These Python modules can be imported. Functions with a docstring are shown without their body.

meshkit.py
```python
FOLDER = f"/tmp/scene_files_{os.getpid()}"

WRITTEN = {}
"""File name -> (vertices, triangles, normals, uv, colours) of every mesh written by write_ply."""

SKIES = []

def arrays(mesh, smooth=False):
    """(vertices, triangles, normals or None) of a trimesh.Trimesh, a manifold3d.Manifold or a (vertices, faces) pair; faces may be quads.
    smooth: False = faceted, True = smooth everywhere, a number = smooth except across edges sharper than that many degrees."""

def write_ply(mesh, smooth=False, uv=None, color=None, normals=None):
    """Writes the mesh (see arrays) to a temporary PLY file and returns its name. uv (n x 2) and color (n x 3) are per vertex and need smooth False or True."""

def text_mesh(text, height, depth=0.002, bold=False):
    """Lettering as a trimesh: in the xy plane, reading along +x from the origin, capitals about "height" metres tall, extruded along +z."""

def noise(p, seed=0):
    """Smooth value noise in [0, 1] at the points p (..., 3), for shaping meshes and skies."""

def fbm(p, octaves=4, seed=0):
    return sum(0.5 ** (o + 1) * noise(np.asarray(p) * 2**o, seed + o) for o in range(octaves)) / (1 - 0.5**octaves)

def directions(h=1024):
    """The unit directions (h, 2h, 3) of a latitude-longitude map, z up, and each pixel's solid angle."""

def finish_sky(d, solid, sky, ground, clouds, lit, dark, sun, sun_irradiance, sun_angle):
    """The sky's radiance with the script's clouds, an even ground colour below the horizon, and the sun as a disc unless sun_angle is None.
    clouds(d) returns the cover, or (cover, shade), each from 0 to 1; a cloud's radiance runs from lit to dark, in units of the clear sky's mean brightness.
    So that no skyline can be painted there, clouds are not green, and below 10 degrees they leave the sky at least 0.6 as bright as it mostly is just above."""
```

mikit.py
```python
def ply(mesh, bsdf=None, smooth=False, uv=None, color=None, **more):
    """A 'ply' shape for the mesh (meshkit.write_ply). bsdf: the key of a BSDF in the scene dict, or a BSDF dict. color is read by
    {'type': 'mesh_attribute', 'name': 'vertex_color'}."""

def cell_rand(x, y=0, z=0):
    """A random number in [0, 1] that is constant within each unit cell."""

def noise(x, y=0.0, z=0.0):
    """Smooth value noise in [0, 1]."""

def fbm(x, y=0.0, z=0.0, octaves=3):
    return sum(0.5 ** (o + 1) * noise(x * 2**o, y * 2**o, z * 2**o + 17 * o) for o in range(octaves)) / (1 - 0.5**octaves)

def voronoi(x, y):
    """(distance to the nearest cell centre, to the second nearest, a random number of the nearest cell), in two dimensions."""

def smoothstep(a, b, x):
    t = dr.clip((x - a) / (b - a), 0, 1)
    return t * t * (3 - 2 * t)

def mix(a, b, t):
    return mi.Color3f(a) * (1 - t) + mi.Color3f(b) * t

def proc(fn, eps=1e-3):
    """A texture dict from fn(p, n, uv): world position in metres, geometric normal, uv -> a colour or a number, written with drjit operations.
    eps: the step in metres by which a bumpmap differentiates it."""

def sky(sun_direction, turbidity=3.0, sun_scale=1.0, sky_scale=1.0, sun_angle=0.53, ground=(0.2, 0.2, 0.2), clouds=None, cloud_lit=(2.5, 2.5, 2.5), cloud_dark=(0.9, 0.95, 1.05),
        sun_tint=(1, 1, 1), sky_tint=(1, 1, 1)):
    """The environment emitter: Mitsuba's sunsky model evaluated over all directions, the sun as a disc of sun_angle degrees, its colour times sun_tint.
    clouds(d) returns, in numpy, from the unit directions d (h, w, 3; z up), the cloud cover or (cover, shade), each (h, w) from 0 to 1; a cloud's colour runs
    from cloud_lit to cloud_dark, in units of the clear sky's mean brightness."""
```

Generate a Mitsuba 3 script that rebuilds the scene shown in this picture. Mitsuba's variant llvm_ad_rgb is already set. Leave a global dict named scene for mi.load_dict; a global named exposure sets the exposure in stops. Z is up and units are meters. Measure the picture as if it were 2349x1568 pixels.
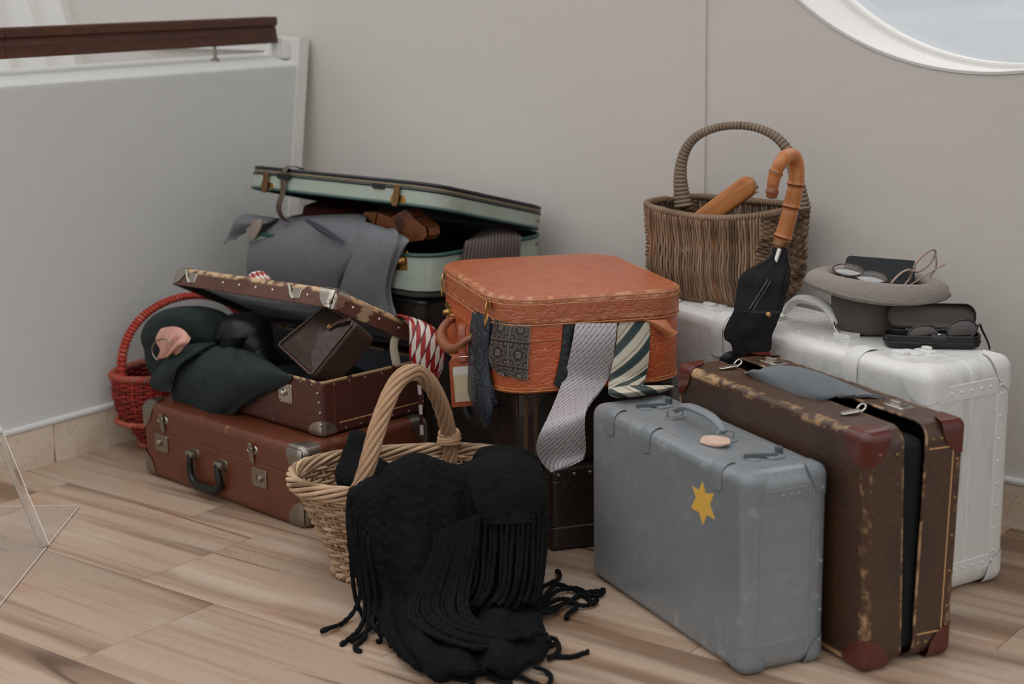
import math, random
import numpy as np
import trimesh, shapely, shapely.geometry as sg
import drjit as dr
import mitsuba as mi
import mikit, meshkit
from scipy.ndimage import gaussian_filter
from scipy.interpolate import RectBivariateSpline, CubicSpline

T = mi.ScalarTransform4f
scene, labels = {}, {}

# ------------------------------------------------------------------ camera, sky, exposure
PITCH, ROLL, CAM_H = 0.222, 0.014, 1.2
_c, _s = math.cos(PITCH), math.sin(PITCH)
_fwd = np.array([0, _c, -_s]); _up0 = np.array([0, _s, _c]); _rt = np.array([1.0, 0, 0])
_up = _up0 * math.cos(ROLL) + _rt * math.sin(ROLL)
eye = np.array([0, 0, CAM_H])
scene['camera'] = {'type': 'thinlens', 'fov': 2 * math.degrees(math.atan(2349 / 2 / 3762.0)), 'fov_axis': 'x',
                   'aperture_radius': 0.010, 'focus_distance': 3.40,
                   'to_world': T().look_at(origin=eye.tolist(), target=(eye + _fwd).tolist(), up=_up.tolist())}


def overcast(d):
    n = meshkit.fbm(d * 2.2, 4, 3)
    return np.full(d.shape[:2], 1.0), np.clip(1.0 - d[..., 2] + 0.3 * (n - 0.5), 0, 1)     # standard overcast sky: three times brighter overhead than at the horizon


scene['sky'] = mikit.sky((0.25, 0.5, 0.8), turbidity=6, sun_scale=0.0, ground=(0.41, 0.43, 0.44), clouds=overcast,
                         cloud_lit=(1.62, 1.62, 1.62), cloud_dark=(0.54, 0.55, 0.56))
exposure = 2.86

# ------------------------------------------------------------------ helpers
Z3 = np.array([0, 0, 1.0])


def C(h):
    v = np.array([int(h[i:i + 2], 16) for i in (0, 2, 4)]) / 255.0
    return np.where(v < 0.04045, v / 12.92, ((v + 0.055) / 1.055) ** 2.4)


def put(key, mesh, bsdf, smooth=True, color=None, label=None, M=None, **kw):
    """one entry of the scene; repeated keys get the next number"""
    k, i = key, 0
    while k in scene:
        i += 1
        k = f'{key}_{i:03d}'
    if isinstance(mesh, dict):
        d = dict(mesh)
    else:
        if color is not None:
            n = len(mesh[0]) if isinstance(mesh, tuple) else len(mesh.vertices)
            color = np.clip(np.broadcast_to(np.asarray(color, float), (n, 3)), 0, 1)
            smooth = True if smooth not in (True, False) else smooth
        d = mikit.ply(mesh, bsdf, smooth=smooth, color=color)
    if M is not None:
        d['to_world'] = T(np.asarray(M, float).tolist())
    scene[k] = d
    if label:
        labels[k] = {**labels.get(k, {}), 'label': label}
    return k


def tag(key, label, cat=None, group=None, kind=None):
    e = labels.setdefault(key, {})
    if label: e['label'] = label
    if cat: e['category'] = cat
    if group: e['group'] = group
    if kind: e['kind'] = kind


class Frame:
    """local (l, w, t) -> world; l along the length, w across, t upwards"""

    def __init__(s, N, yaw, z=0.0):
        s.d = np.array([math.cos(yaw), math.sin(yaw), 0]); s.e = np.array([math.sin(yaw), -math.cos(yaw), 0])
        s.k = Z3.copy(); s.o = np.array([N[0], N[1], z])

    def __call__(s, p):
        p = np.asarray(p, float)
        return s.o + p[..., :1] * s.d + p[..., 1:2] * s.e + p[..., 2:3] * s.k

    def mat(s, p=(0, 0, 0), x=None, y=None, z=None):
        """matrix whose columns are the given local directions, placed at the local point p"""
        R = np.array([s.d, s.e, s.k]).T
        cols = [R @ (np.asarray(v, float)) for v in (x, y, z)]
        M = np.eye(4); M[:3, :3] = np.array(cols).T; M[:3, 3] = s(np.array(p, float))
        return M


def tilted(fr, W, z, th):
    """frame of a lid hinged along w = W at height z, opened by th"""
    g = Frame((0, 0), 0)
    ct, st = math.cos(th), math.sin(th)
    g.d = fr.d; g.e = fr.e * ct - Z3 * st; g.k = Z3 * ct + fr.e * st
    g.o = fr.o + fr.e * W + Z3 * z - g.e * W
    return g


def rr(La, Lb, r, inset, n):
    """n points of a rounded rectangle (0..La, 0..Lb) inset by 'inset', with matching arc flag"""
    a, b = La / 2 - inset, Lb / 2 - inset
    q = max(min(r - inset, min(a, b)), 1e-4) if r > inset else 1e-4
    # parametrise on the outline of the un-inset shape so that loops correspond
    A, B, R = La / 2, Lb / 2, max(r, 1e-3)
    segs = [2 * (A - R), R * math.pi / 2, 2 * (B - R), R * math.pi / 2] * 2
    tot = sum(segs)
    s = np.linspace(0, tot, n, endpoint=False)
    cum = np.concatenate([[0], np.cumsum(segs)])
    P = np.zeros((n, 2)); fl = np.zeros(n)
    cs = [(1, 1), (-1, 1), (-1, -1), (1, -1)]
    for i in range(n):
        k = min(np.searchsorted(cum, s[i], 'right') - 1, 7)
        u = (s[i] - cum[k]) / max(segs[k], 1e-9)
        side = k // 2
        if k % 2 == 0:
            st = [(-(a - q), -b), (a, -(b - q)), (a - q, b), (-a, b - q)][side]
            en = [(a - q, -b), (a, b - q), (-(a - q), b), (-a, -(b - q))][side]
            P[i] = np.array(st) * (1 - u) + np.array(en) * u
        else:
            cx, cy = [(a - q, -(b - q)), (a - q, b - q), (-(a - q), b - q), (-(a - q), -(b - q))][side]
            ang = (-math.pi / 2, 0, math.pi / 2, math.pi)[side] + u * math.pi / 2
            P[i] = (cx + q * math.cos(ang), cy + q * math.sin(ang)); fl[i] = 1
    return P + [La / 2, Lb / 2], fl


def loft(stations, La, Lb, r, n, closed=True):
    """stations: list of (inset, c, edge) -> verts (a, b, c), faces, edge weight, arc flag. First and last rings are capped."""
    rings, E, A = [], [], []
    for ins, c, e in stations:
        P, fl = rr(La, Lb, r, ins, n)
        rings.append(np.c_[P, np.full(n, c)]); E.append(np.full(n, e)); A.append(fl)
    V = np.concatenate(rings); m = len(rings)
    i = np.arange(n); j = (i + 1) % n
    F = []
    for k in range(m - 1):
        a, b = k * n + i, k * n + j
        F += [np.c_[a, b, b + n], np.c_[a, b + n, a + n]]
    if closed:
        for ring, flip in ((0, True), (m - 1, False)):
            c = len(V); V = np.vstack([V, V[ring * n:(ring + 1) * n].mean(0)]); E.append([0]); A.append([0])
            a, b = ring * n + i, ring * n + j
            F.append(np.c_[b, a, np.full(n, c)] if flip else np.c_[a, b, np.full(n, c)])
    return V, np.concatenate(F), np.concatenate(E), np.concatenate(A)


def arc(i0, c0, i1, c1, n=5, way=0):
    """quarter ellipse from (i0,c0) to (i1,c1); way 0 leaves along inset, 1 leaves along c"""
    out = []
    for k in range(n + 1):
        t = k / n * math.pi / 2
        f, g = (math.sin(t), 1 - math.cos(t))
        if way: f, g = g, f
        out.append((i0 + (i1 - i0) * f, c0 + (c1 - c0) * g, 1.0))
    return out


def box_stations(Cc, re, mx, step=0.005, bulge=0.0, grooves=()):
    """closed rounded box, thickness Cc, edge radius re, cap loops to inset mx; grooves: (c, width, depth)"""
    caps = [re + (mx - re) * (1 - k / max(int((mx - re) / step), 1)) for k in range(max(int((mx - re) / step), 1))]
    bl = lambda ins: bulge * (1 - (1 - (ins - re) / (mx - re)) ** 2)
    ew = lambda ins: math.exp(-(ins - re) / 0.008)
    st = [(c, -bl(c), ew(c)) for c in caps]
    st += arc(re, 0, 0, re, 5)
    cs = list(np.arange(re + step, Cc - re - 1e-6, step))
    for c in cs:
        st.append((0, c, max(math.exp(-(c - re) / 0.006), math.exp(-(Cc - re - c) / 0.006))))
    for g, w, dp in grooves:
        st = [s for s in st if not (abs(s[1] - g) < w * 1.2 and s[0] == 0)]
        st += [(0, g - w, 0.3), (dp, g - w * 0.3, 0.0), (dp, g + w * 0.3, 0.0), (0, g + w, 0.3)]
    head = [s for s in st[:len(caps)]]
    body = sorted([s for s in st[len(caps):]], key=lambda s: s[1]) if grooves else st[len(caps):]
    body = body + arc(0, Cc - re, re, Cc, 5, 1)
    return head + body + [(c, Cc + bl(c), ew(c)) for c in reversed(caps)]


def open_stations(Cc, re, wall, floor, mx, step=0.006):
    """container open at c = Cc: outside, rim, inside, inner floor"""
    caps = [re + (mx - re) * (1 - k / max(int((mx - re) / step), 1)) for k in range(max(int((mx - re) / step), 1))]
    ew = lambda ins: math.exp(-(ins - re) / 0.008)
    st = [(c, 0, ew(c)) for c in caps] + arc(re, 0, 0, re, 5)
    for c in np.arange(re + step, Cc - 0.003, step):
        st.append((0, c, max(math.exp(-(c - re) / 0.006), math.exp(-(Cc - c) / 0.005))))
    st += [(0, Cc - 0.0015, 1), (0.0012, Cc, 1), (wall - 0.0012, Cc, 1.0), (wall, Cc - 0.0015, 0.6)]
    for c in np.linspace(Cc - 0.006, floor + 0.004, 8):
        st.append((wall, c, 0))
    st += [(wall + 0.004, floor, 0)]
    st += [(c, floor, 0) for c in reversed(caps) if c > wall + 0.006]
    return st


def seal(V, F):
    return trimesh.Trimesh(V, F, process=False)


def nz(P, f, seed=0, octaves=4):
    return meshkit.fbm(np.asarray(P) * np.asarray(f), octaves, seed)


def sstep(a, b, x):
    t = np.clip((x - a) / (b - a), 0, 1)
    return t * t * (3 - 2 * t)


def blend(a, b, t):
    return np.asarray(a) * (1 - t[:, None]) + np.asarray(b) * t[:, None]


def spline(pts, n):
    p = np.asarray(pts, float)
    s = np.concatenate([[0], np.cumsum(np.linalg.norm(np.diff(p, axis=0), axis=1))])
    return CubicSpline(s, p)(np.linspace(0, s[-1], n)) if len(p) > 2 else p[0] + (p[-1] - p[0]) * np.linspace(0, 1, n)[:, None]


def tube(pts, rad, sides=8, cap=True, flat=1.0, ref=None, loop=False):
    """tube along points; rad scalar or per point; flat scales the second axis (ribbon-like)"""
    p = np.asarray(pts, float); n = len(p)
    rad = np.broadcast_to(np.asarray(rad, float), (n,))
    t = np.gradient(p, axis=0) if not loop else np.roll(p, -1, 0) - np.roll(p, 1, 0)
    t /= np.linalg.norm(t, axis=1, keepdims=True) + 1e-12
    if ref is None:
        a = np.zeros_like(p)
        r0 = np.array([0, 0, 1.0]) if abs(t[0, 2]) < 0.9 else np.array([1.0, 0, 0])
        a[0] = np.cross(t[0], r0); a[0] /= np.linalg.norm(a[0])
        for i in range(1, n):
            v = a[i - 1] - t[i] * np.dot(a[i - 1], t[i]); a[i] = v / (np.linalg.norm(v) + 1e-12)
    else:
        r = np.broadcast_to(np.asarray(ref, float), p.shape)
        a = r - t * (r * t).sum(1, keepdims=True); a /= np.linalg.norm(a, axis=1, keepdims=True) + 1e-12
    b = np.cross(t, a)
    g = np.arange(sides) * 2 * math.pi / sides
    V = p[:, None] + rad[:, None, None] * (np.cos(g)[None, :, None] * a[:, None] + flat * np.sin(g)[None, :, None] * b[:, None])
    V = V.reshape(-1, 3)
    i = np.arange(n if loop else n - 1)[:, None]; j = np.arange(sides)[None]
    i2 = (i + 1) % n; j2 = (j + 1) % sides
    q = np.stack([i * sides + j, i * sides + j2, i2 * sides + j2, i2 * sides + j], -1).reshape(-1, 4)
    F = np.vstack([q[:, [0, 1, 2]], q[:, [0, 2, 3]]])
    if cap and not loop:
        c0 = len(V); V = np.vstack([V, p[0] - t[0] * rad[0] * 0.3, p[-1] + t[-1] * rad[-1] * 0.3])
        jj = np.arange(sides); k = (n - 1) * sides
        F = np.vstack([F, np.c_[(jj + 1) % sides, jj, np.full(sides, c0)], np.c_[k + jj, k + (jj + 1) % sides, np.full(sides, c0 + 1)]])
    return V, F


def join(parts):
    Vs, Fs, k = [], [], 0
    for V, F in parts:
        Vs.append(V); Fs.append(np.asarray(F) + k); k += len(V)
    return np.concatenate(Vs), np.concatenate(Fs)


def lathe(prof, n=24):
    """profile of (radius, z)"""
    p = np.asarray(prof, float); g = np.arange(n) * 2 * math.pi / n
    V = np.stack([p[:, None, 0] * np.cos(g), p[:, None, 0] * np.sin(g), np.repeat(p[:, 1:2], n, 1)], -1).reshape(-1, 3)
    i = np.arange(len(p) - 1)[:, None]; j = np.arange(n)[None]; j2 = (j + 1) % n
    q = np.stack([i * n + j, i * n + j2, (i + 1) * n + j2, (i + 1) * n + j], -1).reshape(-1, 4)
    return V, np.vstack([q[:, [0, 1, 2]], q[:, [0, 2, 3]]])


def plate(L, W, H, r=0.003, bev=0.0008, n=28):
    """rounded plate centred in x and y, from z = 0 to H"""
    V, F, _, _ = loft([(bev + 1e-4, 0, 0), (0, bev, 0), (0, H - bev, 0), (bev, H, 0), (min(L, W) * 0.3, H, 0)], L, W, r, n)
    return V - [L / 2, W / 2, 0], F


def slab(x0, x1, y0, y1, z0, z1, bev=0.002):
    """chamfered box"""
    L, W, H = x1 - x0, y1 - y0, z1 - z0
    V, F, _, _ = loft([(bev, 0, 0), (0, bev, 0), (0, H - bev, 0), (bev, H, 0)], L, W, max(bev, 1e-3), 16)
    return V + [x0, y0, z0], F


def poly(shape2d, h, bev=0.0):
    m = trimesh.creation.extrude_polygon(shape2d, h, engine='earcut')
    return np.array(m.vertices), np.array(m.faces)


def cloth(grid, nu, nv, thick=0.003, bump=0.0, f=20, seed=0, fold=None):
    """spline surface through a control grid [rows][cols] of points, given thickness; returns V, F, (s, t) per vertex"""
    G = np.asarray(grid, float); m, n = G.shape[:2]
    ku, kv = min(3, m - 1), min(3, n - 1)
    u, v = np.linspace(0, m - 1, nu), np.linspace(0, n - 1, nv)
    P = np.stack([RectBivariateSpline(np.arange(m), np.arange(n), G[..., k], kx=ku, ky=kv)(u, v) for k in range(3)], -1)

    def normals(P):
        N = np.cross(np.gradient(P, axis=0), np.gradient(P, axis=1)); return N / (np.linalg.norm(N, axis=-1, keepdims=True) + 1e-12)
    N = normals(P)
    if N[..., 1].mean() > 0: N = -N; sgn = -1
    else: sgn = 1
    if fold is not None:
        S, Q = np.meshgrid(u / (m - 1), v / (n - 1), indexing='ij'); P = P + N * fold(S, Q)[..., None]
    if bump:
        P = P + N * ((nz(P, f, seed, 3) - 0.5) * 2 * bump)[..., None]
    N = normals(P) * sgn
    # rounded border: the two sheets meet
    B = P - N * thick
    S, Q = np.meshgrid(u / (m - 1), v / (n - 1), indexing='ij')
    V = np.concatenate([P.reshape(-1, 3), B.reshape(-1, 3)])
    i, j = np.meshgrid(np.arange(nu - 1), np.arange(nv - 1), indexing='ij'); a = (i * nv + j).ravel()
    q = np.stack([a, a + nv, a + nv + 1, a + 1], -1)
    if sgn < 0: q = q[:, ::-1]
    k = nu * nv
    F = [q[:, [0, 1, 2]], q[:, [0, 2, 3]], (q[:, ::-1] + k)[:, [0, 1, 2]], (q[:, ::-1] + k)[:, [0, 2, 3]]]
    rim = np.concatenate([np.arange(nv), np.arange(1, nu) * nv + nv - 1, (nu - 1) * nv + np.arange(nv - 2, -1, -1), np.arange(nu - 2, 0, -1) * nv])
    r2 = np.roll(rim, -1)
    w = np.concatenate([np.c_[rim, r2, r2 + k], np.c_[rim, r2 + k, rim + k]])
    F.append(w if sgn < 0 else w[:, ::-1])
    st = np.c_[np.tile(S.ravel(), 2), np.tile(Q.ravel(), 2)]
    return V, np.concatenate(F), st


def xf(VF, M):
    V, F = VF
    return V @ np.asarray(M)[:3, :3].T + np.asarray(M)[:3, 3], F


def shape(VF, bsdf, smooth=30):
    return mikit.ply(VF, bsdf, smooth=smooth)


# ------------------------------------------------------------------ materials
def pr(col, rough, spec=0.5, metal=0.0, **kw):
    col = {'type': 'rgb', 'value': [float(x) for x in col]} if not isinstance(col, dict) else col
    d = {'type': 'principled', 'base_color': col, 'roughness': rough, 'metallic': metal, **kw}
    if metal == 0: d['specular'] = spec
    return d


def two(b):
    return {'type': 'twosided', 'bsdf': b}


def bumped(b, fn, scale=1.0, eps=1e-3):
    return {'type': 'bumpmap', 'arbitrary': mikit.proc(fn, eps), 'scale': scale, 'bsdf': b}


VC = {'type': 'mesh_attribute', 'name': 'vertex_color'}


def b_leather(p, n, uv):
    w = mikit.fbm(p.x * 90, p.y * 90, p.z * 90, 2)
    return mikit.fbm(p.x * 420 + w * 3, p.y * 420, p.z * 420 + w * 3, 2) * 0.0006 + w * 0.0012


def b_tan(p, n, uv):
    w = mikit.fbm(p.x * 14, p.y * 14, p.z * 14, 2) * 2
    r1 = dr.abs(mikit.fbm(p.x * 38 + w, p.y * 60 - w, p.z * 60, 3) - 0.5)
    r2 = dr.abs(mikit.fbm(p.x * 120 + w, p.y * 80, p.z * 90, 2) - 0.5)
    return dr.minimum(r1, 0.07) * 0.012 + dr.minimum(r2, 0.08) * 0.004 + mikit.fbm(p.x * 420, p.y * 420, p.z * 420, 2) * 0.0004


def b_weave(p, n, uv):
    return (dr.sin(p.x * 3600) * dr.sin(p.z * 3600) + dr.sin(p.y * 3600) * dr.sin(p.z * 3100)) * 0.00008 + mikit.noise(p.x * 500, p.y * 500, p.z * 500) * 0.0005


def b_wool(p, n, uv):
    return mikit.fbm(p.x * 350, p.y * 350, p.z * 350, 3) * 0.003


def b_paint(p, n, uv):
    return mikit.fbm(p.x * 60, p.y * 60, p.z * 60, 3) * 0.0012


def b_wall(p, n, uv):
    return mikit.fbm(p.x * 30, p.y * 30, p.z * 30, 3) * 0.0012


M = scene
M['mat_wall'] = two(bumped(pr(C('c3bcb6'), 0.85, 0.2), b_wall))
M['mat_wall_cool'] = two(bumped(pr(C('c4c4c1'), 0.85, 0.2), b_wall))
M['mat_white'] = two(pr(C('d2cfca'), 0.5, 0.4))
M['mat_vc_leather'] = two(bumped(pr(VC, 0.36, 0.55), b_leather))
M['mat_tan'] = two(bumped(pr(VC, 0.34, 0.7), b_tan))
M['mat_vc_satin'] = two(pr(VC, 0.45, 0.5))
M['mat_vc_paint'] = two(bumped(pr(VC, 0.28, 0.9), b_paint))
M['mat_vc_cloth'] = two(bumped(pr(VC, 0.85, 0.15, sheen=0.3), b_weave))
M['mat_vc_silk'] = two(pr(VC, 0.42, 0.4, sheen=0.2))
M['mat_vc_wool'] = two(bumped(pr(VC, 0.95, 0.05, sheen=0.5), b_wool))
M['mat_shawl'] = two(bumped(pr(VC, 0.95, 0.03, sheen=0.12), b_wool))
M['mat_vc_wicker'] = two(pr(VC, 0.6, 0.35))
M['mat_vc_metal'] = two(pr(VC, 0.32, metal=0.9))
M['mat_chrome'] = two(pr(C('c8c2b8'), 0.28, metal=1.0))
M['mat_steel'] = two(pr(C('9a948a'), 0.35, metal=1.0))
M['mat_brass'] = two(pr(C('b08a52'), 0.35, metal=1.0))
M['mat_old_brass'] = two(pr(C('7c5f40'), 0.45, metal=0.9))
M['mat_black_leather'] = two(bumped(pr(C('151516'), 0.36, 0.4), b_leather))
M['mat_black_gloss'] = two(pr(C('121214'), 0.18, 0.5))
M['mat_black_matt'] = two(pr(C('151516'), 0.7, 0.2))
M['mat_grey_paint'] = two(pr(C('6c7174'), 0.36, 0.6))
M['mat_white_paint'] = two(pr(C('cfcdc9'), 0.45, 0.4))
M['mat_lens'] = {'type': 'thindielectric', 'int_ior': 1.85}
M['mat_dark_lens'] = two(pr(C('2a221c'), 0.08, 0.6))
M['mat_acrylic'] = {'type': 'dielectric', 'int_ior': 1.33}
M['mat_pane'] = {'type': 'thindielectric', 'int_ior': 1.5}
M['mat_paper'] = two(pr(C('d9cfb8'), 0.7, 0.2))
M['mat_felt'] = two(bumped(pr(C('76706b'), 0.9, 0.1, sheen=0.5), b_wool))
M['mat_ink'] = two(pr(C('2b2e30'), 0.6, 0.2))
M['mat_thread'] = two(pr(C('c79a68'), 0.7, 0.2))
M['mat_red_leather'] = two(pr(C('4e1e17'), 0.22, 0.6))
M['mat_grey_dark'] = two(pr(C('484c4e'), 0.5, 0.4))

RIVET = lathe([(0.0001, 0.0024), (0.0018, 0.0022), (0.0034, 0.0012), (0.0042, 0.0)], 12)
RIV = {k: shape(RIVET, k, 40) for k in ('mat_steel', 'mat_chrome', 'mat_brass', 'mat_grey_paint', 'mat_white_paint', 'mat_old_brass')}


def rivets(parent, fr, pts, x, y, z, mat='mat_steel', name='rivet'):
    for p in pts:
        put(f'{parent}__{name}', RIV[mat], None, M=fr.mat(p, x, y, z))

# ------------------------------------------------------------------ structure
WA = np.array([1.086, 3.418, 0.0]); WD = np.array([math.cos(math.radians(140)), math.sin(math.radians(140)), 0]); WN = np.array([-WD[1], WD[0], 0])
LB = np.array([-1.049, 4.175, 0.0]); LD = np.array([math.cos(math.radians(52.5)), math.sin(math.radians(52.5)), 0]); LN = np.array([LD[1], -LD[0], 0])


def onwall(o, x, n, V):          # (s, z, depth into the wall) -> world
    V = np.asarray(V, float)
    return o + V[..., :1] * x + V[..., 1:2] * Z3 - V[..., 2:3] * n


def wallco(o, x, p):
    r = np.asarray(p) - o
    return np.array([r @ x, r[2]])


# floor: slab with recessed joints, stone tiles laid in a third-offset bond
TA = np.array([math.cos(math.radians(142.5)), math.sin(math.radians(142.5)), 0]); TB = LD


def stone(a, b):
    w = mikit.fbm(a * 0.9, b * 2.2, 0.0, 2)
    bb = b + (w - 0.5) * 0.07 + 0.004 * mikit.fbm(a * 14, b * 30, 1.0, 2)
    band = mikit.fbm(a * 0.55 + 7, bb * 13, 3.0, 4)
    fine = mikit.fbm(a * 1.6, bb * 75, 9.0, 3)
    r1 = dr.abs(mikit.fbm(a * 0.45 + 31, bb * 9.0, 5.0, 2) - 0.5)
    keep = mikit.smoothstep(0.46, 0.66, mikit.noise(a * 1.6, b * 6.0, 2.0))
    vein = (1 - mikit.smoothstep(0.001, 0.010, r1)) * keep
    halo = (1 - mikit.smoothstep(0.0, 0.055, r1)) * keep
    spec = mikit.smoothstep(0.74, 0.86, mikit.noise(a * 420, b * 520, 1.0)) * 0.22
    pale = mikit.smoothstep(0.55, 0.8, mikit.fbm(a * 2.0, bb * 18, 20.0, 3))
    rust = mikit.smoothstep(0.66, 0.85, mikit.fbm(a * 5.0, b * 8.0, 40.0, 3))
    big = mikit.fbm(a * 0.7 + 90, b * 1.7, 60.0, 2)
    c = mikit.mix(C('a8917e').tolist(), C('7b6350').tolist(), mikit.smoothstep(0.45, 0.72, band))
    c = mikit.mix(c, C('8a6a52').tolist(), mikit.smoothstep(0.55, 0.75, fine) * 0.35)
    c = mikit.mix(c, C('bbab9b').tolist(), pale * 0.5)
    c = mikit.mix(c, C('a07050').tolist(), rust * 0.35)
    c = mikit.mix(c, C('6c523e').tolist(), halo * 0.65)
    c = mikit.mix(c, C('655040').tolist(), spec)
    c = mikit.mix(c, C('4d382a').tolist(), vein * 0.8)
    return c * (0.74 + 0.38 * big)


M['mat_tile'] = two(pr(mikit.proc(lambda p, n, uv: stone(uv.x, uv.y)), 0.38, 0.4))
M['mat_grout'] = two(pr(C('6a5a4c'), 0.9, 0.1))
fl = []
V, F = slab(-3.2, 2.2, -2.4, 5.2, -0.04, -0.0016)
put('floor', (V, F), 'mat_grout', False); tag('floor', 'pale veined travertine tile floor under the luggage', kind='structure')
rng = random.Random(4)
for row in range(-4, 7):
    b0 = 2.041 + 0.336 * row
    for m in range(-4, 6):
        a0 = 2.531 + 0.22 * row + 0.66 * m - 0.66
        ctr = TA * (a0 + 0.33) + TB * (b0 + 0.168)
        if not (-1.75 < ctr[0] < 1.75 and 1.9 < ctr[1] < 5.2):
            continue
        if (ctr - LB) @ LN < -0.35 or (ctr - WA) @ WN < -0.35:
            continue
        e = 0.0007; bv = 0.0006
        us = np.array([a0 + e, a0 + e + bv, a0 + 0.66 - e - bv, a0 + 0.66 - e]); vs = np.array([b0 + e, b0 + e + bv, b0 + 0.336 - e - bv, b0 + 0.336 - e])
        loops = []
        for q, z in ((0, -0.0016), (0, -bv), (1, 0.0)):
            l, h = q, 3 - q
            loops += [(us[l], vs[l], z), (us[h], vs[l], z), (us[h], vs[h], z), (us[l], vs[h], z)]
        L = np.array(loops); Fq = []
        for k in range(2):
            for i in range(4):
                j = (i + 1) % 4; Fq += [(k * 4 + i, k * 4 + j, k * 4 + 4 + j), (k * 4 + i, k * 4 + 4 + j, k * 4 + 4 + i)]
        Fq += [(8, 9, 10), (8, 10, 11)]
        W3 = L[:, :1] * TA + L[:, 1:2] * TB + L[:, 2:] * Z3
        fl_ = -1 if rng.random() < 0.4 else 1
        uv = np.c_[L[:, 0] * fl_ + rng.uniform(0, 50), L[:, 1] * fl_ + rng.uniform(0, 50)]
        k, i = 'floor__tile', 0
        while k in scene:
            i += 1; k = f'floor__tile_{i:03d}'
        scene[k] = mikit.ply((W3, np.array(Fq)), 'mat_tile', smooth=False, uv=uv)

# back wall with the round window opening
hole_c, hole_r, in_c, in_r = (0.114, 1.709), 0.730, (0.108, 1.643), 0.652
pg = sg.box(-2.6, -0.04, 5.2, 3.3).difference(sg.Point(hole_c).buffer(hole_r, 48))
V, F = poly(pg, 0.22)
put('wall_back', (onwall(WA, WD, WN, V), F), 'mat_wall', False); tag('wall_back', 'off-white plastered wall behind the luggage with a round window', kind='structure')
g = np.linspace(0, 2 * math.pi, 161)[:-1]


def ring_loft(rs):
    rings = [np.c_[c[0] + r * np.cos(g), c[1] + r * np.sin(g), np.full(160, h)] for c, r, h in rs]
    V = onwall(WA, WD, WN, np.concatenate(rings)); i = np.arange(160); j = (i + 1) % 160; F = []
    for k in range(len(rs) - 1):
        F += [np.c_[k * 160 + i, k * 160 + j, k * 160 + 160 + j], np.c_[k * 160 + i, k * 160 + 160 + j, k * 160 + 160 + i]]
    return V, np.concatenate(F)


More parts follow.
